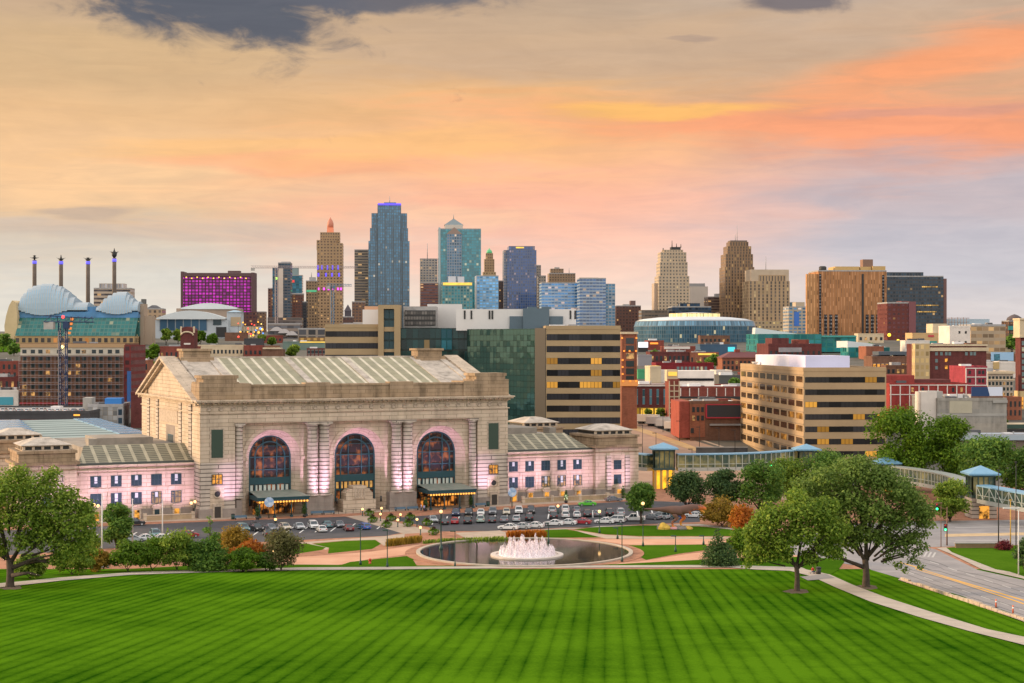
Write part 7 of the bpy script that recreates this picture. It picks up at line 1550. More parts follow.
def make_car(kind):
    L, Wd, hb, hc = {'sedan': (4.7, 1.82, .92, 1.45), 'suv': (4.75, 1.92, 1.08, 1.78), 'hatchback': (4.2, 1.78, .95, 1.52), 'pickup': (5.4, 1.95, 1.08, 1.82)}[kind]
    t_ = D.objects.new(kind if kind != 'suv' else 'sport_utility_car', None); COL.objects.link(t_)
    if kind in ('sedan', 'hatchback'): t_.name = 'car'
    if kind == 'pickup': t_.name = 'pickup_truck'
    h = L/2; w_ = Wd/2
    prof = {'sedan': [(-h, .35), (-h+.1, .25), (h-.15, .25), (h, .38), (h-.02, .66), (h-.35, .80), (h-1.35, hb), (-h+.95, hb), (-h+.08, .90), (-h, .7)],
            'suv': [(-h, .42), (-h+.1, .32), (h-.15, .32), (h, .45), (h-.02, .82), (h-.25, .98), (h-1.2, hb), (-h+.1, hb), (-h, .85)],
            'hatchback': [(-h, .36), (-h+.1, .26), (h-.15, .26), (h, .4), (h-.02, .7), (h-.3, .84), (h-1.1, hb), (-h+.15, hb), (-h, .8)],
            'pickup': [(-h, .5), (-h+.1, .4), (h-.15, .4), (h, .5), (h-.02, .9), (h-.2, 1.02), (h-1.3, hb), (-h+.05, hb), (-h, 1.0)]}[kind]
    mb = MB(); n = len(prof); rows = []
    for y, k, dz in ((-w_, .97, -.05), (-w_+.12, 1, 0), (w_-.12, 1, 0), (w_, .97, -.05)): rows.append(mb.add([(x*k, y, z+(dz if z > .6 else 0)) for x, z in prof]))
    for a, b_ in zip(rows, rows[1:]):
        for i in range(n): j = (i+1) % n; mb.face((a+j, a+i, b_+i, b_+j), 0, None, False)
    mb.face([rows[0]+i for i in range(n)]); mb.face([rows[-1]+n-1-i for i in range(n)])
    # cabin: roof and pillars over a glass house
    xf, xr, tf, trr = {'sedan': (h-1.45, -h+.75, h-2.25, -h+1.5), 'suv': (h-1.25, -h+.12, h-2.0, -h+.45), 'hatchback': (h-1.15, -h+.12, h-1.95, -h+.55), 'pickup': (h-1.4, -h+1.95, h-2.1, -h+2.2)}[kind]
    wi, wt_ = w_-.08, w_-.28
    n0 = mb.add([(xf-.75, -wt_, hc-.09), (trr-.02, -wt_, hc-.09), (trr-.02, wt_, hc-.09), (xf-.75, wt_, hc-.09), (tf-.05, -wt_+.1, hc), (trr+.12, -wt_+.1, hc), (trr+.12, wt_-.1, hc), (tf-.05, wt_-.1, hc)])
    for f in ((4, 7, 6, 5), (0, 4, 5, 1), (1, 5, 6, 2), (2, 6, 7, 3), (3, 7, 4, 0)): mb.face([n0+i for i in f][::-1])
    for s in (-1, 1):                                   # pillars
        for xa, xb in ((xf, tf), ((xf+xr)/2-.05, (tf+trr)/2-.05), (xr, trr)): mb.tube([(xa, s*wi, hb-.03), (xb, s*wt_, hc-.06)], .055, 4, 0, False, False)
    if kind == 'pickup': mb.box(-h+.1, -h+1.9, -w_+.1, -w_+.18, hb, hb+.04)
    body = mb.build('body', paint('white'), t_); body.material_slots[0].link = 'OBJECT'; body.material_slots[0].material = paint('white')
    g = MB(); n0 = g.add([(xf, -wi, hb-.02), (xr, -wi, hb-.02), (xr, wi, hb-.02), (xf, wi, hb-.02), (tf, -wt_, hc-.1), (trr, -wt_, hc-.1), (trr, wt_, hc-.1), (tf, wt_, hc-.1)])
    for f in ((0, 1, 5, 4), (1, 2, 6, 5), (2, 3, 7, 6), (3, 0, 4, 7)): g.face([n0+i for i in f][::-1])
    g.build('glass', M_CGL, t_)
    r = .34 if kind in ('sedan', 'hatchback') else .40
    for sx in (h-.85, -h+.9):
        for s in (-1, 1):
            wb = MB(); c = s*(w_-.10)
            for j in range(14):
                a, b_ = 2*pi*j/14, 2*pi*(j+1)/14; f = lambda t, rr, y: (sx+rr*cos(t), y, r+rr*sin(t))
                y0, y1 = c-.12, c+.12
                wb.quad(f(a, r, y0), f(b_, r, y0), f(b_, r, y1), f(a, r, y1), 0); yy = c+s*.125
                wb.quad(f(a, r, yy-s*.01), f(b_, r, yy-s*.01), f(b_, r*.64, yy), f(a, r*.64, yy), 0)
                m_ = wb.add([f(a, r*.64, yy), f(b_, r*.64, yy), (sx, yy-s*.03, r)]); wb.face((m_, m_+1, m_+2), 1)
            wb.build('wheel', [M_TYRE, M_RIM], t_)
    zl = .62 if kind in ('sedan', 'hatchback') else .78
    for s in (-1, 1):
        MB().box(h-.22, h-.005, s*(w_-.30)-.16, s*(w_-.30)+.16, zl-.07, zl+.09).build('headlight', M_HL, t_)
        MB().box(-h-.012, -h+.12, s*(w_-.24)-.16, s*(w_-.24)+.16, zl+.02, zl+.2).build('tail_light', M_TL, t_)
        MB().box(xf-.35, xf-.15, s*(w_+.08)-.1, s*(w_+.08)+.1, hb-.02, hb+.13).build('mirror', M_TRIM, t_)
    gr = MB().box(h-.06, h+.012, -.5, .5, zl-.22, zl-.04); gr.build('grille', M_TRIM, t_)
    MB().box(-h-.016, -h+.05, -.25, .25, zl-.12, zl+.0).build('number_plate', mat('plate', (.5, .5, .48), .5) if 'plate' not in D.materials else D.materials['plate'], t_)
    return t_
PROTO = {}; CARC = {}
def car(kind, colour, x, y, head, label, group):
    p = G(x, y)
    if kind not in PROTO: PROTO[kind] = make_car(kind); c = PROTO[kind]; KIDS[c.name] = list(c.children)
    else:
        c = copy_tree(PROTO[kind])
    c.location = (p[0], p[1], p[2]+.012); c.rotation_euler = (0, 0, head)
    tag(c, label, 'pickup truck' if kind == 'pickup' else 'car', group)
    for ch in (KIDS[c.name] if c is PROTO[kind] else [o for o in NEWKIDS[-1]]):
        if ch.name.startswith('body'): ch.material_slots[0].link = 'OBJECT'; ch.material_slots[0].material = paint(colour)
    return c
NEWKIDS = []
_ct = copy_tree
def copy_tree(o, parent=None, label=None):
    c = o.copy(); COL.objects.link(c)
    if parent: c.parent = parent
    if o.name not in KIDS: KIDS[o.name] = list(o.children)
    ks = [copy_tree(ch, c) for ch in KIDS[o.name]] if KIDS[o.name] else []
    if ks: NEWKIDS.append(ks)
    return c
N_ = pi/2; OUT = -pi/2
ORD = ['first', 'second', 'third', 'fourth', 'fifth', 'sixth', 'seventh', 'eighth', 'ninth', 'tenth', 'eleventh', 'twelfth']
KW = {'suv': 'SUV', 'sedan': 'sedan', 'hatchback': 'hatchback', 'pickup': 'pickup truck'}
def row(cars, where, group):
    for i, (k, c, x, y, hd) in enumerate(cars):
        car(k, c, x, y, hd, f"{c.replace('_', ' ')} {KW[k]}, {ORD[i]} from the left {where}", group)
GC = 'cars parked in front of the station'
row([('suv', 'navy', 456, 515.6, OUT), ('suv', 'black', 468.8, 515.2, OUT), ('sedan', 'white', 480.8, 514.8, OUT), ('suv', 'grey', 492.8, 514.2, OUT), ('hatchback', 'cream', 506.5, 514.4, OUT), ('suv', 'white', 518.8, 513.4, OUT), ('suv', 'black', 531, 513.2, OUT)], 'in the back row by the right canopy', GC)
row([('sedan', 'silver', 433, 522.0, OUT+.2), ('sedan', 'black', 443.5, 524.2, N_+.2), ('hatchback', 'red', 455, 523.6, N_), ('suv', 'black', 467.8, 523.4, N_), ('suv', 'pale_green', 480.6, 522.2, N_), ('sedan', 'black', 492.2, 522.3, N_), ('sedan', 'grey', 504, 521.8, N_), ('sedan', 'silver', 516.3, 521.2, N_), ('suv', 'black', 529.2, 520.2, N_)], 'in the front row by the right canopy', GC)
row([('sedan', 'white', 508.5, 529.6, pi-.25), ('sedan', 'silver', 521, 528.8, pi-.25), ('sedan', 'white', 534, 528.0, pi-.25)], 'in the slanted trio beside the forecourt lawn', GC)
row([('suv', 'silver', 552, 513, N_), ('suv', 'white', 565.2, 511.6, N_), ('sedan', 'grey', 576.8, 512, N_)], 'in the short back row by the right wing', GC)
row([('suv', 'black', 553.6, 518.6, N_), ('suv', 'white', 565.4, 517.6, N_), ('sedan', 'white', 576.8, 517, N_), ('suv', 'black', 587.2, 516.6, N_), ('sedan', 'grey', 597.4, 516, N_), ('suv', 'black', 609.4, 515.4, N_), ('suv', 'silver', 620.4, 515.2, N_)], 'in the middle row by the right wing', GC)
row([('sedan', 'white', 553.5, 525.6, pi-.15), ('sedan', 'white', 567, 524.8, pi-.2), ('sedan', 'red', 581.5, 524, pi-.3), ('sedan', 'white', 604.5, 523.4, pi-.2), ('suv', 'white', 615.5, 522.6, pi-.3), ('pickup', 'white', 634, 521.2, pi-.1)], 'in the nearest row along the lawn edge', GC)
row([('sedan', 'grey', 651, 519.4, pi-.5), ('suv', 'silver', 660, 519, pi-.5), ('sedan', 'teal', 668, 518.6, pi-.5), ('sedan', 'blue', 675, 518.4, pi-.5), ('sedan', 'white', 694, 517.5, pi-.4)], 'in the row behind the dinosaur', GC)
car('sedan', 'green', 587, 505.8, pi+.12, 'bright green sedan driving past the right wing of the station', 'cars on the station drive')
car('sedan', 'grey', 613.5, 501.3, .3, 'grey sedan by the door of the right end pavilion', 'cars on the station drive')
row([('suv', 'teal', 243, 531.2, OUT+.5), ('suv', 'black', 256.5, 530.8, OUT+.5), ('sedan', 'grey', 271, 530.4, OUT+.5), ('hatchback', 'cream', 285, 529.6, OUT+.5), ('sedan', 'silver', 299.4, 529, OUT+.35), ('suv', 'white', 313.4, 528.4, OUT+.3), ('sedan', 'teal', 327, 527, N_+.3), ('sedan', 'grey', 339.4, 527, OUT+.3)], 'in the back row before the left canopy', GC)
row([('sedan', 'black', 268, 535.5, N_+.3), ('sedan', 'white', 321.5, 531.6, N_+.3), ('sedan', 'maroon', 348.4, 530.6, N_+.3), ('hatchback', 'blue', 364, 529.2, N_+.5)], 'in the front row before the left canopy', GC)
row([('sedan', 'silver', 134, 541.6, .35), ('sedan', 'white', 147, 540.6, .35), ('suv', 'teal', 155.5, 537.2, OUT+.4), ('sedan', 'white', 163.5, 540.6, .35), ('hatchback', 'red', 189, 537.4, .5)], 'in the group before the left wing', GC)
car('suv', 'black', 135, 525.5, .25, 'black SUV waiting by the kerb of the left wing', 'cars on the station drive')
# roof of the parking deck
deck_cars = random.Random(9)
for i in range(11):
    x = 5+i*7.6; k = deck_cars.choice(['sedan', 'suv', 'sedan']); c = deck_cars.choice(['white', 'silver', 'white', 'grey', 'white'])
    o = car(k, c, 300, 545, N_, f"{c} {KW[k]}, {ORD[i]} from the left on the roof of the parking deck", 'cars on the parking deck roof')
    o.location = (PX(x, deck.Y+4.5), deck.Y+4.2+PX(x, deck.Y)*0+(PX(x, deck.Y+4)-deck.x)*.05, deck.z+deck.h+.15)

# ------------------------------------------------------------------ lamps, poles, planters, people
M_POST = mat('dark_green_post', (.02, .06, .05), .5); M_GLOBE = mat('warm_globe', (.9, .6, .3), .4, emit=(1, .58, .2), es=1.8); M_WPOLE = mat('white_pole', (.62, .60, .57), .5)
def put_copies(make, spots, name_label):
    proto = None
    for i, (x, y) in enumerate(spots):
        o = proto = make() if proto is None else proto
        if i: o = copy_tree(proto)
        o.location = G(x, y); yield i, o
def mk_bollard():
    t_ = thing('bollard_lamp', 'x', 'lamp'); MB().lathe([(.22, 0), (.2, .15), (.12, .2), (.1, 1.3), (.16, 1.35)], (0, 0, 0), 10).build('post', M_POST, t_); MB().ball((0, 0, 1.62), .30, 10).build('globe', M_GLOBE, t_); return t_
BL = [(362.5, 516, 'nearest the corner of the left car park'), (381.5, 515, 'furthest back on the plaza walk'), (380.5, 521, 'on the middle left of the plaza'), (400.5, 521.5, 'between the two rows of flower tubs'), (397.8, 527, 'at the foot of the pale diagonal walk'), (417, 526.5, 'left of the silver sedan'), (420.5, 535, 'nearest the pool'), (273, 560, 'among the orange bushes on the left'), (239, 553, 'above the orange bush by the pointed tree'), (108, 568, 'in front of the yellowish shrub on the left')]
for i, o in put_copies(mk_bollard, [b_[:2] for b_ in BL], None): o['label'] = 'short post lamp with a glowing globe, '+BL[i][2]; o['group'] = 'short globe lamps on the plaza'
def mk_planter():
    t_ = thing('flower_tub', 'x', 'planter'); MB().lathe([(.55, 0), (.75, .3), (.95, .7), (1.0, .85), (.9, .85), (.85, .75), (.1, .75)], (0, 0, 0), 14).build('tub', M_GREYC, t_)
    leaves([(0, 0, .9, .8), (.6, .1, .75, .6), (-.6, -.1, .75, .6), (0, -.6, .65, .7)], 260, .3, 5, L_BRT, 'trailing_plants', t_); leaves([(0, 0, 1.45, .45), (.1, 0, 1.6, .3)], 90, .2, 6, leaf_mat('purple_leaves', (.03, .01, .02), (.07, .02, .03), (.12, .05, .05)), 'dark_plants', t_); return t_
PLN = [(369, 516, 'beside the corner lamp, furthest left'), (372.5, 522.5, 'by the left car park edge'), (386.5, 527.5, 'smallest and nearest the pale diagonal walk'), (391, 521, 'in the middle of the left group'), (408, 526.5, 'in the middle of the right group'), (410, 520, 'at the back, left of the parked silver sedan'), (427, 525.5, 'in front of the silver sedan'), (433.5, 535, 'nearest the tall globe lamp by the pool')]
for i, o in put_copies(mk_planter, [p[:2] for p in PLN], None): o['label'] = 'round tub of trailing green plants, '+PLN[i][2]; o['group'] = 'flower tubs on the plaza'
def lamp_post(label, x, y, ytop, globes=1, r=.075):
    p = G(x, y); h = PZ(ytop, p[1])-p[2]; t_ = thing('lamp_post', label, 'street lamp', p, 0, 'tall lamp posts round the forecourt')
    MB().lathe([(r*2.6, 0), (r*2.4, .5), (r*1.3, .9), (r, 1.2), (r*.7, h-.6), (r*1.6, h-.5)], (0, 0, 0), 8).build('post', M_POST, t_)
    if globes: MB().ball((0, 0, h), .34, 10).build('globe', M_GLOBE, t_)
    else: MB().box(-.9, .12, -.16, .16, h-.5, h-.28).build('lamp_head', M_POST, t_)
for a in ((441, 550, 511.5, 1, 'tall green post with a bright globe at the left rim of the pool', .16), (360.5, 565, 524, 0, 'thin dark post on the grass beside the red hydrant'), (387.3, 567.3, 528, 0, 'thin dark post left of the pool, next to the lawn path'), (455, 566.8, 529, 0, 'thin dark post at the near edge of the pool, left of the fountain', .08), (548.5, 543, 521, 0, 'thin dark post right of the fountain behind the pool'), (599.5, 533.4, 511.5, 1, 'post with an orange globe on the right lawn behind the parked cars', .1), (617.5, 539, 526, 0, 'short blue grey post on the lawn by the drive'), (622, 562, 522, 0, 'thin dark post on the right rim of the pool'), (643, 546.4, 503.5, 1, 'post with an orange globe left of the dinosaur'), (675.5, 552, 534, 0, 'short post on the grass right of the pool'), (703.5, 545, 534, 0, 'short thin post beside the conical evergreen'), (290.5, 550, 531, 0, 'short post on the small lawn before the left car park'), (558, 514, 506, 1, 'post with an orange globe between the car rows by the right wing'), (275.5, 523, 519.5, 1, 'small glowing post lamp before the left canopy')): lamp_post(a[4], a[0], a[1], a[2], a[3], a[5] if len(a) > 5 else .1)
# twin lanterns on the terrace before the wings
def lantern(label, x, y, ytop):
    p = G(x, y); h = PZ(ytop, p[1])-p[2]; t_ = thing('lantern_post', label, 'street lamp', p, TH, 'lantern posts beside the station wings')
    MB().lathe([(.4, 0), (.35, .6), (.16, .9), (.12, h-1)], (0, 0, 0), 8).tube([(-.9, 0, h-.9), (-.5, 0, h-1.2), (.5, 0, h-1.2), (.9, 0, h-.9)], .08, 6).build('post', M_POST, t_)
    for dx in (-.9, 0, .9): MB().ball((dx, 0, h-.45+(0.3 if dx == 0 else 0)), .36, 8).build('globe', M_GLOBE, t_)
lantern('lantern post with three glowing globes at the left foot of the head house', 195, 517, 501); lantern('lantern post with three glowing globes beside the first door right of the head house', 522, 500.5, 486); lantern('lantern post with three glowing globes before the right end pavilion', 602, 497, 482); lantern('lantern post with glowing globes half hidden by the tree at the left wing', 94, 530, 504)
for x, y, yt, lb in ((102, 568, 494, 'tallest white flagpole, nearest the left edge tree'), (132.5, 548, 500, 'white flagpole right of the upright green tree'), (162.5, 540, 500, 'white flagpole in front of the left wing doors')):
    p = G(x, y); h = PZ(yt, p[1])-p[2]; t_ = thing('flagpole', lb, 'flagpole', p, 0, 'white flagpoles before the left wing'); MB().tube([(0, 0, 0), (0, 0, h)], [.16, .09], 8).build('pole', M_WPOLE, t_); MB().ball((0, 0, h+.12), .16, 8).build('finial', M_GLOBE if 0 else M_WPOLE, t_); MB().lathe([(.5, 0), (.5, .2), (.3, .35)], (0, 0, 0), 10).build('base', M_GREYC, t_)
# banner signs on the pavement before the canopies
for x, y, lb in ((269, 518.5, 'post carrying a round blue and white banner before the left canopy'), (512, 507.5, 'post carrying a blue and white banner right of the right canopy')):
    p = G(x, y); t_ = thing('banner_post', lb, 'sign', p, TH); MB().tube([(0, 0, 0), (0, 0, 5.2)], .12, 6).build('post', M_POST, t_); MB().lathe([(1.2, -.05), (1.2, .05)], (0, 0, 0), 18).build('banner', mat('banner_print', (.06, .25, .55), .6, col2=(.75, .80, .82), scale=.9) if 'banner_print' not in D.materials else D.materials['banner_print'], t_).matrix_local = Matrix.Translation((0, -.14, 3.9)) @ Matrix.Rotation(pi/2, 4, 'X')
# benches along the front, bins, clipped trees in tubs
def bench(label, x, y, rz=TH):
    t_ = thing('bench', label, 'bench', G(x, y), rz, 'benches on the station pavement'); m = mat('blue_grey_bench', (.10, .17, .23), .5) if 'blue_grey_bench' not in D.materials else D.materials['blue_grey_bench']
    MB().box(-1.5, 1.5, -.3, .3, .42, .5).build('seat', m, t_); MB().box(-1.5, 1.5, .28, .36, .5, .95).build('backrest', m, t_)
    for dx in (-1.3, 1.3): MB().box(dx-.06, dx+.06, -.28, .3, 0, .42).build('leg', M_TRIM, t_)
for x, y, lb in ((241, 519.4, 'bench left of the left canopy'), (317, 515, 'bench below the left pair of columns, left one'), (329, 514.4, 'bench below the left pair of columns, right one'), (400.5, 510.8, 'bench below the right pair of columns, left one'), (413, 510.2, 'bench below the right pair of columns, right one'), (481, 506.8, 'bench right of the right canopy')): bench('blue grey '+lb, x, y)
bench('dark bench in front of the orange bushes by the lawn path', 236, 567.5, 0)
def binn(label, x, y, m, s=1):
    t_ = thing('litter_bin', label, 'bin', G(x, y)); MB().lathe([(.34*s, 0), (.38*s, .95*s)], (0, 0, 0), 12).build('drum', m, t_); MB().lathe([(.42*s, .95*s), (.42*s, 1.02*s), (.2*s, 1.12*s)], (0, 0, 0), 12).build('lid', M_TRIM, t_)
binn('dark green litter bin left of the left canopy', 233, 519.4, M_POST, 1.2); binn('dark litter bin by the door right of the right canopy', 488, 506.2, M_POST, 1.2); binn('black litter bin beside the seated person on the path', 818.5, 574.6, M_TRIM, 1.25)
for x, y, lb in ((257.5, 519.5, 'left post of the left canopy'), (304.5, 517.2, 'right post of the left canopy'), (425.6, 511, 'left post of the right canopy'), (471, 508, 'right post of the right canopy'), (566.5-.5, 503, 'doors of the right wing'), (623, 498.4, 'edge of the right end pavilion')):
    p = G(x, y); t_ = thing('clipped_shrub', 'slim dark clipped evergreen in a tub beside the '+lb, 'shrub', p, 0, 'clipped evergreens along the front'); MB().lathe([(.4, 0), (.5, .6), (.1, .6)], (0, 0, 0), 10).build('tub', M_TRIM, t_); leaves([(0, 0, 1.2, .5), (0, 0, 1.9, .5), (0, 0, 2.6, .4), (0, 0, 3.2, .25)], 380, .2, 8, L_DRK, 'foliage', t_)
p = G(370, 563.6); t_ = thing('fire_hydrant', 'red fire hydrant on the grass beside the pink drive', 'hydrant', p); MB().lathe([(.28, 0), (.28, .1), (.2, .12), (.2, .7), (.26, .72), (.22, .9), (.05, 1.0)], (0, 0, 0), 10).build('barrel', mat('hydrant_red', (.5, .05, .03), .5), t_); MB().tube([(-.36, 0, .55), (.36, 0, .55)], .1, 8).build('outlets', D.materials['hydrant_red'], t_)
# terrace walls before the wings
for a0, a1, lb in ((86, 119.5, 'low tan stone terrace wall before the right wing'), (-13, -1.5, 'low tan stone terrace wall before the left wing')):
    t_ = thing('terrace_wall', lb, 'wall', SO, TH); MB().box(a0, a1, .6, 1.1, -.6, 1.1).build('wall', stone('terrace_stone', (.42, .31, .19), (.46, .35, .22), 1.6, .5), t_); MB().box(a0-.1, a1+.1, .5, 1.2, 1.1, 1.3).build('coping', M_LIME, t_)
    k = a0
    while k <= a1: MB().box(k-.4, k+.4, .45, 1.25, -.6, 1.7).build('pier', M_LIME, t_); k += (a1-a0)/max(1, round((a1-a0)/8))
t_ = thing('entrance_railing', 'dark railing along the steps before the central portal', 'railing', Vector(S2W(29.5, -4.5)), TH); MB().box(0, 19, -.05, .05, .9, 1.0).build('rail', M_BRONZE, t_)
for k in range(11): MB().box(k*1.9-.04, k*1.9+.04, -.04, .04, 0, .9).build('post', M_BRONZE, t_)

# signals, poles and posts at the crossroads on the right
def signal(label, x, y, ytop, arm, lit=True):
    p = G(x, y); h = PZ(ytop, p[1])-p[2]; t_ = thing('traffic_signal', label, 'traffic light', p)
    MB().tube([(0, 0, 0), (0, 0, h)], [.16, .1], 8).tube([(0, 0, h-.6), (arm, -.2, h+.3)], .09, 6).build('pole', mat('rust_post', (.16, .08, .05), .6) if 'rust_post' not in D.materials else D.materials['rust_post'], t_)
    for q_ in ((-.45 if arm < 0 else .45, h-4.2), (arm, h+.1)):
        hd = MB().box(q_[0]-.28, q_[0]+.28, -.5, -.1, q_[1]-.75, q_[1]+.75).build('signal_head', M_TRIM, t_); MB().ball((q_[0], -.52, q_[1]-.45), .24, 8).build('green_light', mat('green_signal_light', (.05, .6, .2), emit=(.02, 1, .25), es=4) if 'green_signal_light' not in D.materials else D.materials['green_signal_light'], hd); MB().ball((q_[0], -.5, q_[1]+.45), .2, 8).build('red_lens', M_TL, hd)
signal('traffic signal showing green at the crossroads by the corner lawn', 947, 545.5, 507, -2.2)
signal('traffic signal showing green among the trees below the curving footbridge', 758, 497, 464, 3.4)
def pole(label, x, y, yt, r, m, arm=0):
    p = G(x, y); h = PZ(yt, p[1])-p[2]; t_ = thing('street_pole', label, 'pole', p); MB().tube([(0, 0, 0), (0, 0, h)], [r, r*.6], 7).build('pole', m, t_)
    MB().box(-abs(arm)-.1 if arm else -.25, .2, -.15, .15, h-.12, h+.1).build('lamp_head', m, t_); return t_
pole('tall dark pole behind the low sign wall on the corner lawn', 998.5, 546, 470, .13, M_TRIM); pole('ochre striped pole left of a pair near the right edge', 1010.5, 549, 500, .14, mat('ochre_pole', (.5, .3, .05), .6)); pole('dark pole right of the ochre striped pole', 1016, 549, 462, .12, M_TRIM); pole('white pole with a small sign plate at the right edge of the corner lawn', 1018.5, 576, 508, .12, M_WPOLE, 2.6); pole('thin dark pole left of the green traffic signal', 941, 547, 503, .09, D.materials['rust_post'], 1.0)
for x, y, yt, lb in ((642.5, 424, 409, 'dark street lamp by the brick hotel corner'), (663, 432, 413, 'dark street lamp before the white trailers'), (679.5, 441, 421, 'dark street lamp by the red brick side wall'), (699.5, 448, 427, 'dark street lamp in the middle of the sloping road'), (642.5, 462, 425, 'tall dark street lamp beside the lit pavilion, left'), (656, 452, 433, 'short dark street lamp behind the lit pavilion'), (692, 474, 449, 'dark street lamp before the curving footbridge'), (719, 452, 428, 'dark street lamp left of the tan office'), (735, 455, 430, 'dark street lamp against the tan office corner')):
    pole(lb, x, y, yt, .12, M_TRIM, 1.2)['group'] = 'street lamps along the sloping road'
for x, y, lb in ((996, 608, 'left orange delineator post at the kerb of the right road'), (1013, 614.5, 'right orange delineator post at the kerb, nearer the corner')):
    t_ = thing('delineator_post', lb, 'traffic cone', G(x, y), 0, 'orange posts at the kerb'); MB().lathe([(.11, .06), (.09, 1.15), (.05, 1.2)], (0, 0, 0), 8).build('post', mat('orange_plastic', (.7, .12, .02), .5) if 'orange_plastic' not in D.materials else D.materials['orange_plastic'], t_); MB().lathe([(.35, 0), (.35, .07)], (0, 0, 0), 10).build('base', M_TRIM, t_); MB().lathe([(.115, .75), (.112, .95)], (0, 0, 0), 8).build('reflective_band', M_WHITE, t_)
p = G(978, 548.3); t_ = thing('sign_wall', 'low brown and green blank sign wall on the corner lawn', 'sign', p, .0); MB().box(-4.6, 4.2, 0, .5, 0, .95).build('wall', mat('brown_stone', (.20, .13, .06), .8, var=.2, scale=.5), t_); MB().box(-4.8, 4.4, -.1, .6, .95, 1.1).build('coping', M_GREYC, t_)
kw = thing('kerb_wall', 'low rough stone edging along the near side of the right road', 'wall', G(902, 581), 0)
a, b_ = Vector(G(902, 580.5)), Vector(G(1040, 626)); d = b_-a; rr_ = random.Random(2); n_ = 26
for k in range(n_):
    c = a+d*((k+.5)/n_)-Vector(kw.location); mb = MB(); L = d.length/n_*.46
    u_ = d.normalized(); v_ = Vector((-u_.y, u_.x, 0)); h = rr_.uniform(.3, .55); q_ = [c-u_*L-v_*.25, c+u_*L-v_*.25, c+u_*L+v_*.25, c-u_*L+v_*.25]
    i_ = mb.add([(p.x, p.y, p.z-.4) for p in q_]+[(p.x, p.y, p.z+h) for p in q_])
    for f in ((0, 1, 5, 4), (1, 2, 6, 5), (2, 3, 7, 6), (3, 0, 4, 7), (4, 5, 6, 7)): mb.face([i_+t for t in f])
    mb.build('stone_block', M_LIMED, kw)
# street glow far off: lamps of the busy street by the magenta hotel
cs = random.Random(14); cols_ = [((1, .45, .05), 'orange'), ((1, .08, .05), 'red'), ((1, .75, .2), 'yellow'), ((.1, .3, 1), 'blue')]
for k in range(26):
    x, y = cs.uniform(238, 264), cs.uniform(322, 343); c_, nm = cols_[cs.choice([0, 0, 0, 1, 1, 2, 3])]; Yq = 1420+cs.uniform(-40, 40)
    t_ = thing('street_light', f'small bright {nm} light over the busy street below the magenta hotel', 'street lamp', (PX(x, Yq), Yq, zg(Yq)), 0, f'{nm} lights along the busy street'); h = PZ(y, Yq)-zg(Yq)
    MB().tube([(0, 0, 0), (0, 0, max(1, h))], .15, 4).build('pole', M_TRIM, t_); MB().ball((0, 0, max(1, h)), cs.uniform(.5, 1.0), 6).build('lamp', mat(nm+'_street_glow', c_, emit=c_, es=1.6) if nm+'_street_glow' not in D.materials else D.materials[nm+'_street_glow'], t_)

# ------------------------------------------------------------------ figures grown with a skin
def skinned(name, verts, edges, rad, m, parent, sub=2):
    me = D.meshes.new(name); me.from_pydata(verts, edges, []); o = D.objects.new(name, me); COL.objects.link(o); o.parent = parent
    md = o.modifiers.new('skin', 'SKIN'); md.use_smooth_shade = True
    sv = me.skin_vertices[0].data
    for i, r in enumerate(rad): sv[i].radius = (r, r) if not isinstance(r, tuple) else r
    sv[0].use_root = True
    o.modifiers.new('sub', 'SUBSURF').levels = sub; o.modifiers['sub'].render_levels = sub
    me.materials.append(m); return o
# the roaring dinosaur model on its yellow, pink and grey rockwork
dp = Vector(G(672, 529)); dn = thing('dinosaur_model', 'life size brown and orange dinosaur model with a long tail on the lawn', 'statue', dp); k = dp.y/F
dm = D.materials.new('dinosaur_skin'); dm.use_nodes = True; q = NT(dm.node_tree); tc = q.new('ShaderNodeTexCoord').outputs['Object']; x_, y_, z_ = q.sep(tc)
f = q.m('ADD', q.m('MULTIPLY', q.noise(tc, .9, 4, .6), .35), q.m('ADD', q.m('MULTIPLY', z_, -.10), q.m('MULTIPLY', x_, .055)))
q.put(q.n['Principled BSDF'].inputs['Base Color'], q.ramp(f, [(0, (.13, .065, .045)), (.008, (.22, .085, .05)), (.07, (.60, .14, .03)), (.25, (.72, .38, .05))])); q.n['Principled BSDF'].inputs['Roughness'].default_value = .7
dx = lambda px, y=0, py=0: ((px-672)*k, y, PZ(py, dp.y)-dp.z)
DV = [dx(678, 0, 511), dx(670, 0, 509.5), dx(660, 0, 509.5), dx(652, 0, 509.2), dx(644, 0, 508.8), dx(686, 0, 509), dx(692, 0, 506.5), dx(697, 0, 505.2), dx(702, 0, 507), dx(706.5, 0, 509.5), dx(674, -.9, 514), dx(677, -1.0, 518), dx(671.5, -1.0, 521.5), dx(672.5, -1.0, 526), dx(675.5, -1.0, 527), dx(682, .9, 514.5), dx(685, 1.0, 518.5), dx(681, 1.0, 522), dx(681.5, 1.0, 526.4), dx(685, 1.0, 527), dx(689, -.6, 512.5), dx(691.5, -.7, 514), dx(702, 0, 511), dx(705, 0, 512.8)]
DE = [(0, 1), (1, 2), (2, 3), (3, 4), (0, 5), (5, 6), (6, 7), (7, 8), (8, 9), (0, 10), (10, 11), (11, 12), (12, 13), (13, 14), (0, 15), (15, 16), (16, 17), (17, 18), (18, 19), (5, 20), (20, 21), (7, 22), (22, 23)]
DR = [1.15, .9, .55, .32, .1, 1.0, .75, .62, .6, .3, .62, .5, .28, .24, .2, .6, .5, .28, .24, .2, .22, .1, .3, .16]
skinned('body', DV, DE, DR, dm, dn, 2)
for s in (-1, 1): MB().ball((dx(699, 0, 505.4)[0], s*.52, dx(0, 0, 505.4)[2]), .12, 6).build('eye', M_DARK, dn)
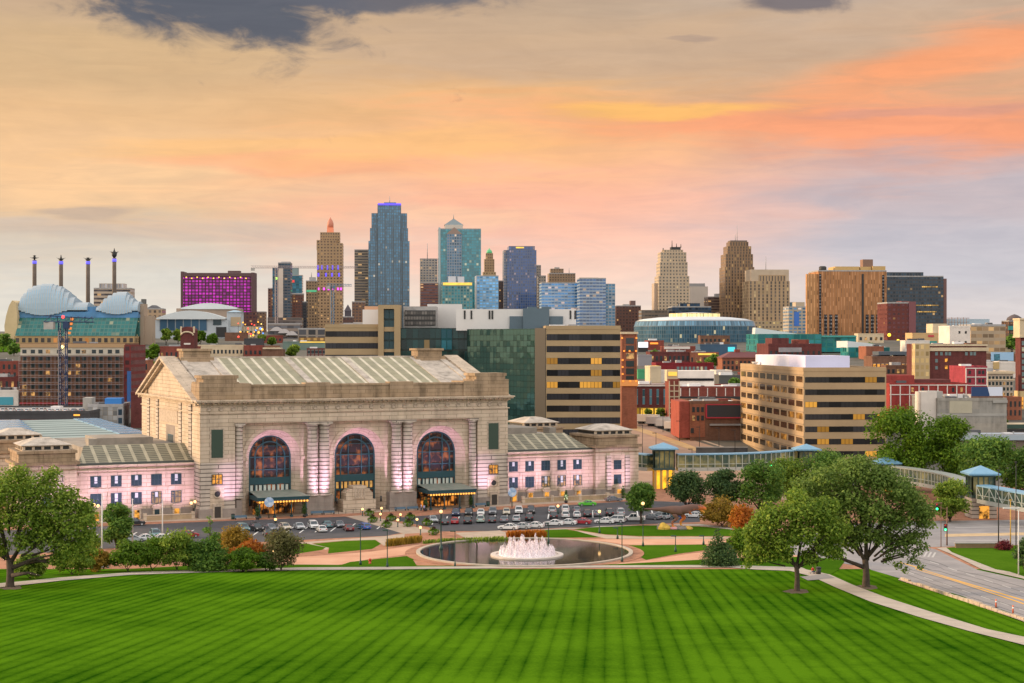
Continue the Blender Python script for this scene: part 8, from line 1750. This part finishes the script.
rk = thing('rockwork', 'yellow and pink rocks under the dinosaur model', 'rocks', dp+Vector((-.5, -.6, 0)), 0); rr_ = random.Random(6)
for px_, w_, h_, m_ in ((665, 1.3, 1.5, 'yellow'), (668.5, 1.0, 1.1, 'yellow'), (676, 1.4, .7, 'pink'), (683, 1.8, .8, 'grey'), (690, 1.2, .7, 'yellow'), (661.5, .7, 1.3, 'grey')):
    c_ = dict(yellow=(.55, .36, .06), pink=(.5, .25, .25), grey=(.18, .16, .14))[m_]
    mb = MB(); mb.lathe([(w_*(.9+rr_.uniform(-.1, .1)), -.2), (w_*.95, h_*.35), (w_*.6, h_*.8), (w_*.2, h_)], ((px_-672)*k, rr_.uniform(-.5, .3), 0), 7, 0, False); mb.build('rock', mat(m_+'_rock', c_, .9, var=.3, scale=1.2) if m_+'_rock' not in D.materials else D.materials[m_+'_rock'], rk)
# people
M_SKIN = mat('skin', (.42, .24, .16), .6); M_HAIR = mat('dark_hair', (.03, .02, .015), .7)
def person(label, loc, rz, shirt, legs, pose='stand'):
    t_ = thing('person', label, 'person', loc, rz)
    if pose == 'sit':
        V_ = [(0, 0, .52), (0, .02, .75), (0, .0, 1.02), (0, -.02, 1.16), (0, -.05, 1.30), (.10, 0, .5), (.13, -.45, .52), (.13, -.48, .08), (.13, -.62, .04), (-.10, 0, .5), (-.13, -.45, .52), (-.13, -.48, .08), (-.13, -.62, .04), (.2, 0, 1.05), (.25, -.12, .8), (.15, -.36, .66), (-.2, 0, 1.05), (-.25, -.12, .8), (-.15, -.36, .66), (0, -.05, 1.38)]
    else:
        V_ = [(0, 0, .92), (0, 0, 1.15), (0, 0, 1.42), (0, -.01, 1.54), (0, -.03, 1.66), (.09, 0, .88), (.1, -.03, .48), (.1, 0, .08), (.1, -.14, .04), (-.09, 0, .88), (-.1, .05, .48), (-.1, .12, .08), (-.1, 0, .04), (.2, 0, 1.42), (.26, .02, 1.15), (.26, -.08, .92), (-.2, 0, 1.42), (-.26, .0, 1.15), (-.26, -.1, .92), (0, -.03, 1.74)]
    E_ = [(0, 1), (1, 2), (2, 3), (3, 4), (0, 5), (5, 6), (6, 7), (7, 8), (0, 9), (9, 10), (10, 11), (11, 12), (2, 13), (13, 14), (14, 15), (2, 16), (16, 17), (17, 18), (4, 19)]
    R_ = [.15, .14, .16, .06, .10, .10, .075, .05, .045, .10, .075, .05, .045, .07, .05, .035, .07, .05, .035, .085]
    body = skinned('body', V_, E_, R_, M_SKIN, t_, 1)
    z = V_[19][2]; MB().ball((0, V_[19][1]+.03, z+.03), .115, 8).build('hair', M_HAIR, body)
    s_ = MB(); s_.tube([(V_[0][0], V_[0][1], V_[0][2]-.03), V_[1], V_[2], (0, V_[2][1], V_[2][2]+.07)], [.19, .18, .2, .1], 10)
    for a in (13, 16): s_.tube([V_[2], V_[a], V_[a+1]], [.1, .095, .075], 7)
    s_.build('shirt', shirt, body)
    l_ = MB()
    for a in (5, 9): l_.tube([V_[0], V_[a], V_[a+1], V_[a+2]], [.15, .125, .1, .075], 8)
    l_.build('trousers', legs, body)
    return t_
M_REDS = mat('red_cloth', (.55, .03, .025), .9); M_DENIM = mat('denim', (.05, .08, .14), .9); M_BLUS = mat('pale_blue_cloth', (.30, .36, .60), .9); M_DKC = mat('dark_cloth', (.03, .03, .035), .9)
pp = Vector(G(812.6, 574.2)); person('person in a red shirt sitting on a bench beside the path under the trees', pp, .5, M_REDS, M_DENIM, 'sit')
bt = thing('bench', 'short bench under the seated person in a red shirt', 'bench', pp+Vector((.03, .05, 0)), .5); MB().box(-.9, .9, -.22, .24, .34, .40).build('seat', M_GREYC, bt)
for dx_ in (-.7, .7): MB().box(dx_-.08, dx_+.08, -.2, .2, 0, .34).build('leg', M_GREYC, bt)
person('person in pale blue clothes standing beside the left post of the right canopy', Vector(G(424, 511.8)), .3, M_BLUS, M_DKC); person('person in a pale top near the left door frame of the right canopy', Vector(G(421.2, 511)), 1.2, mat('pale_cloth', (.6, .5, .6), .9), M_DENIM)
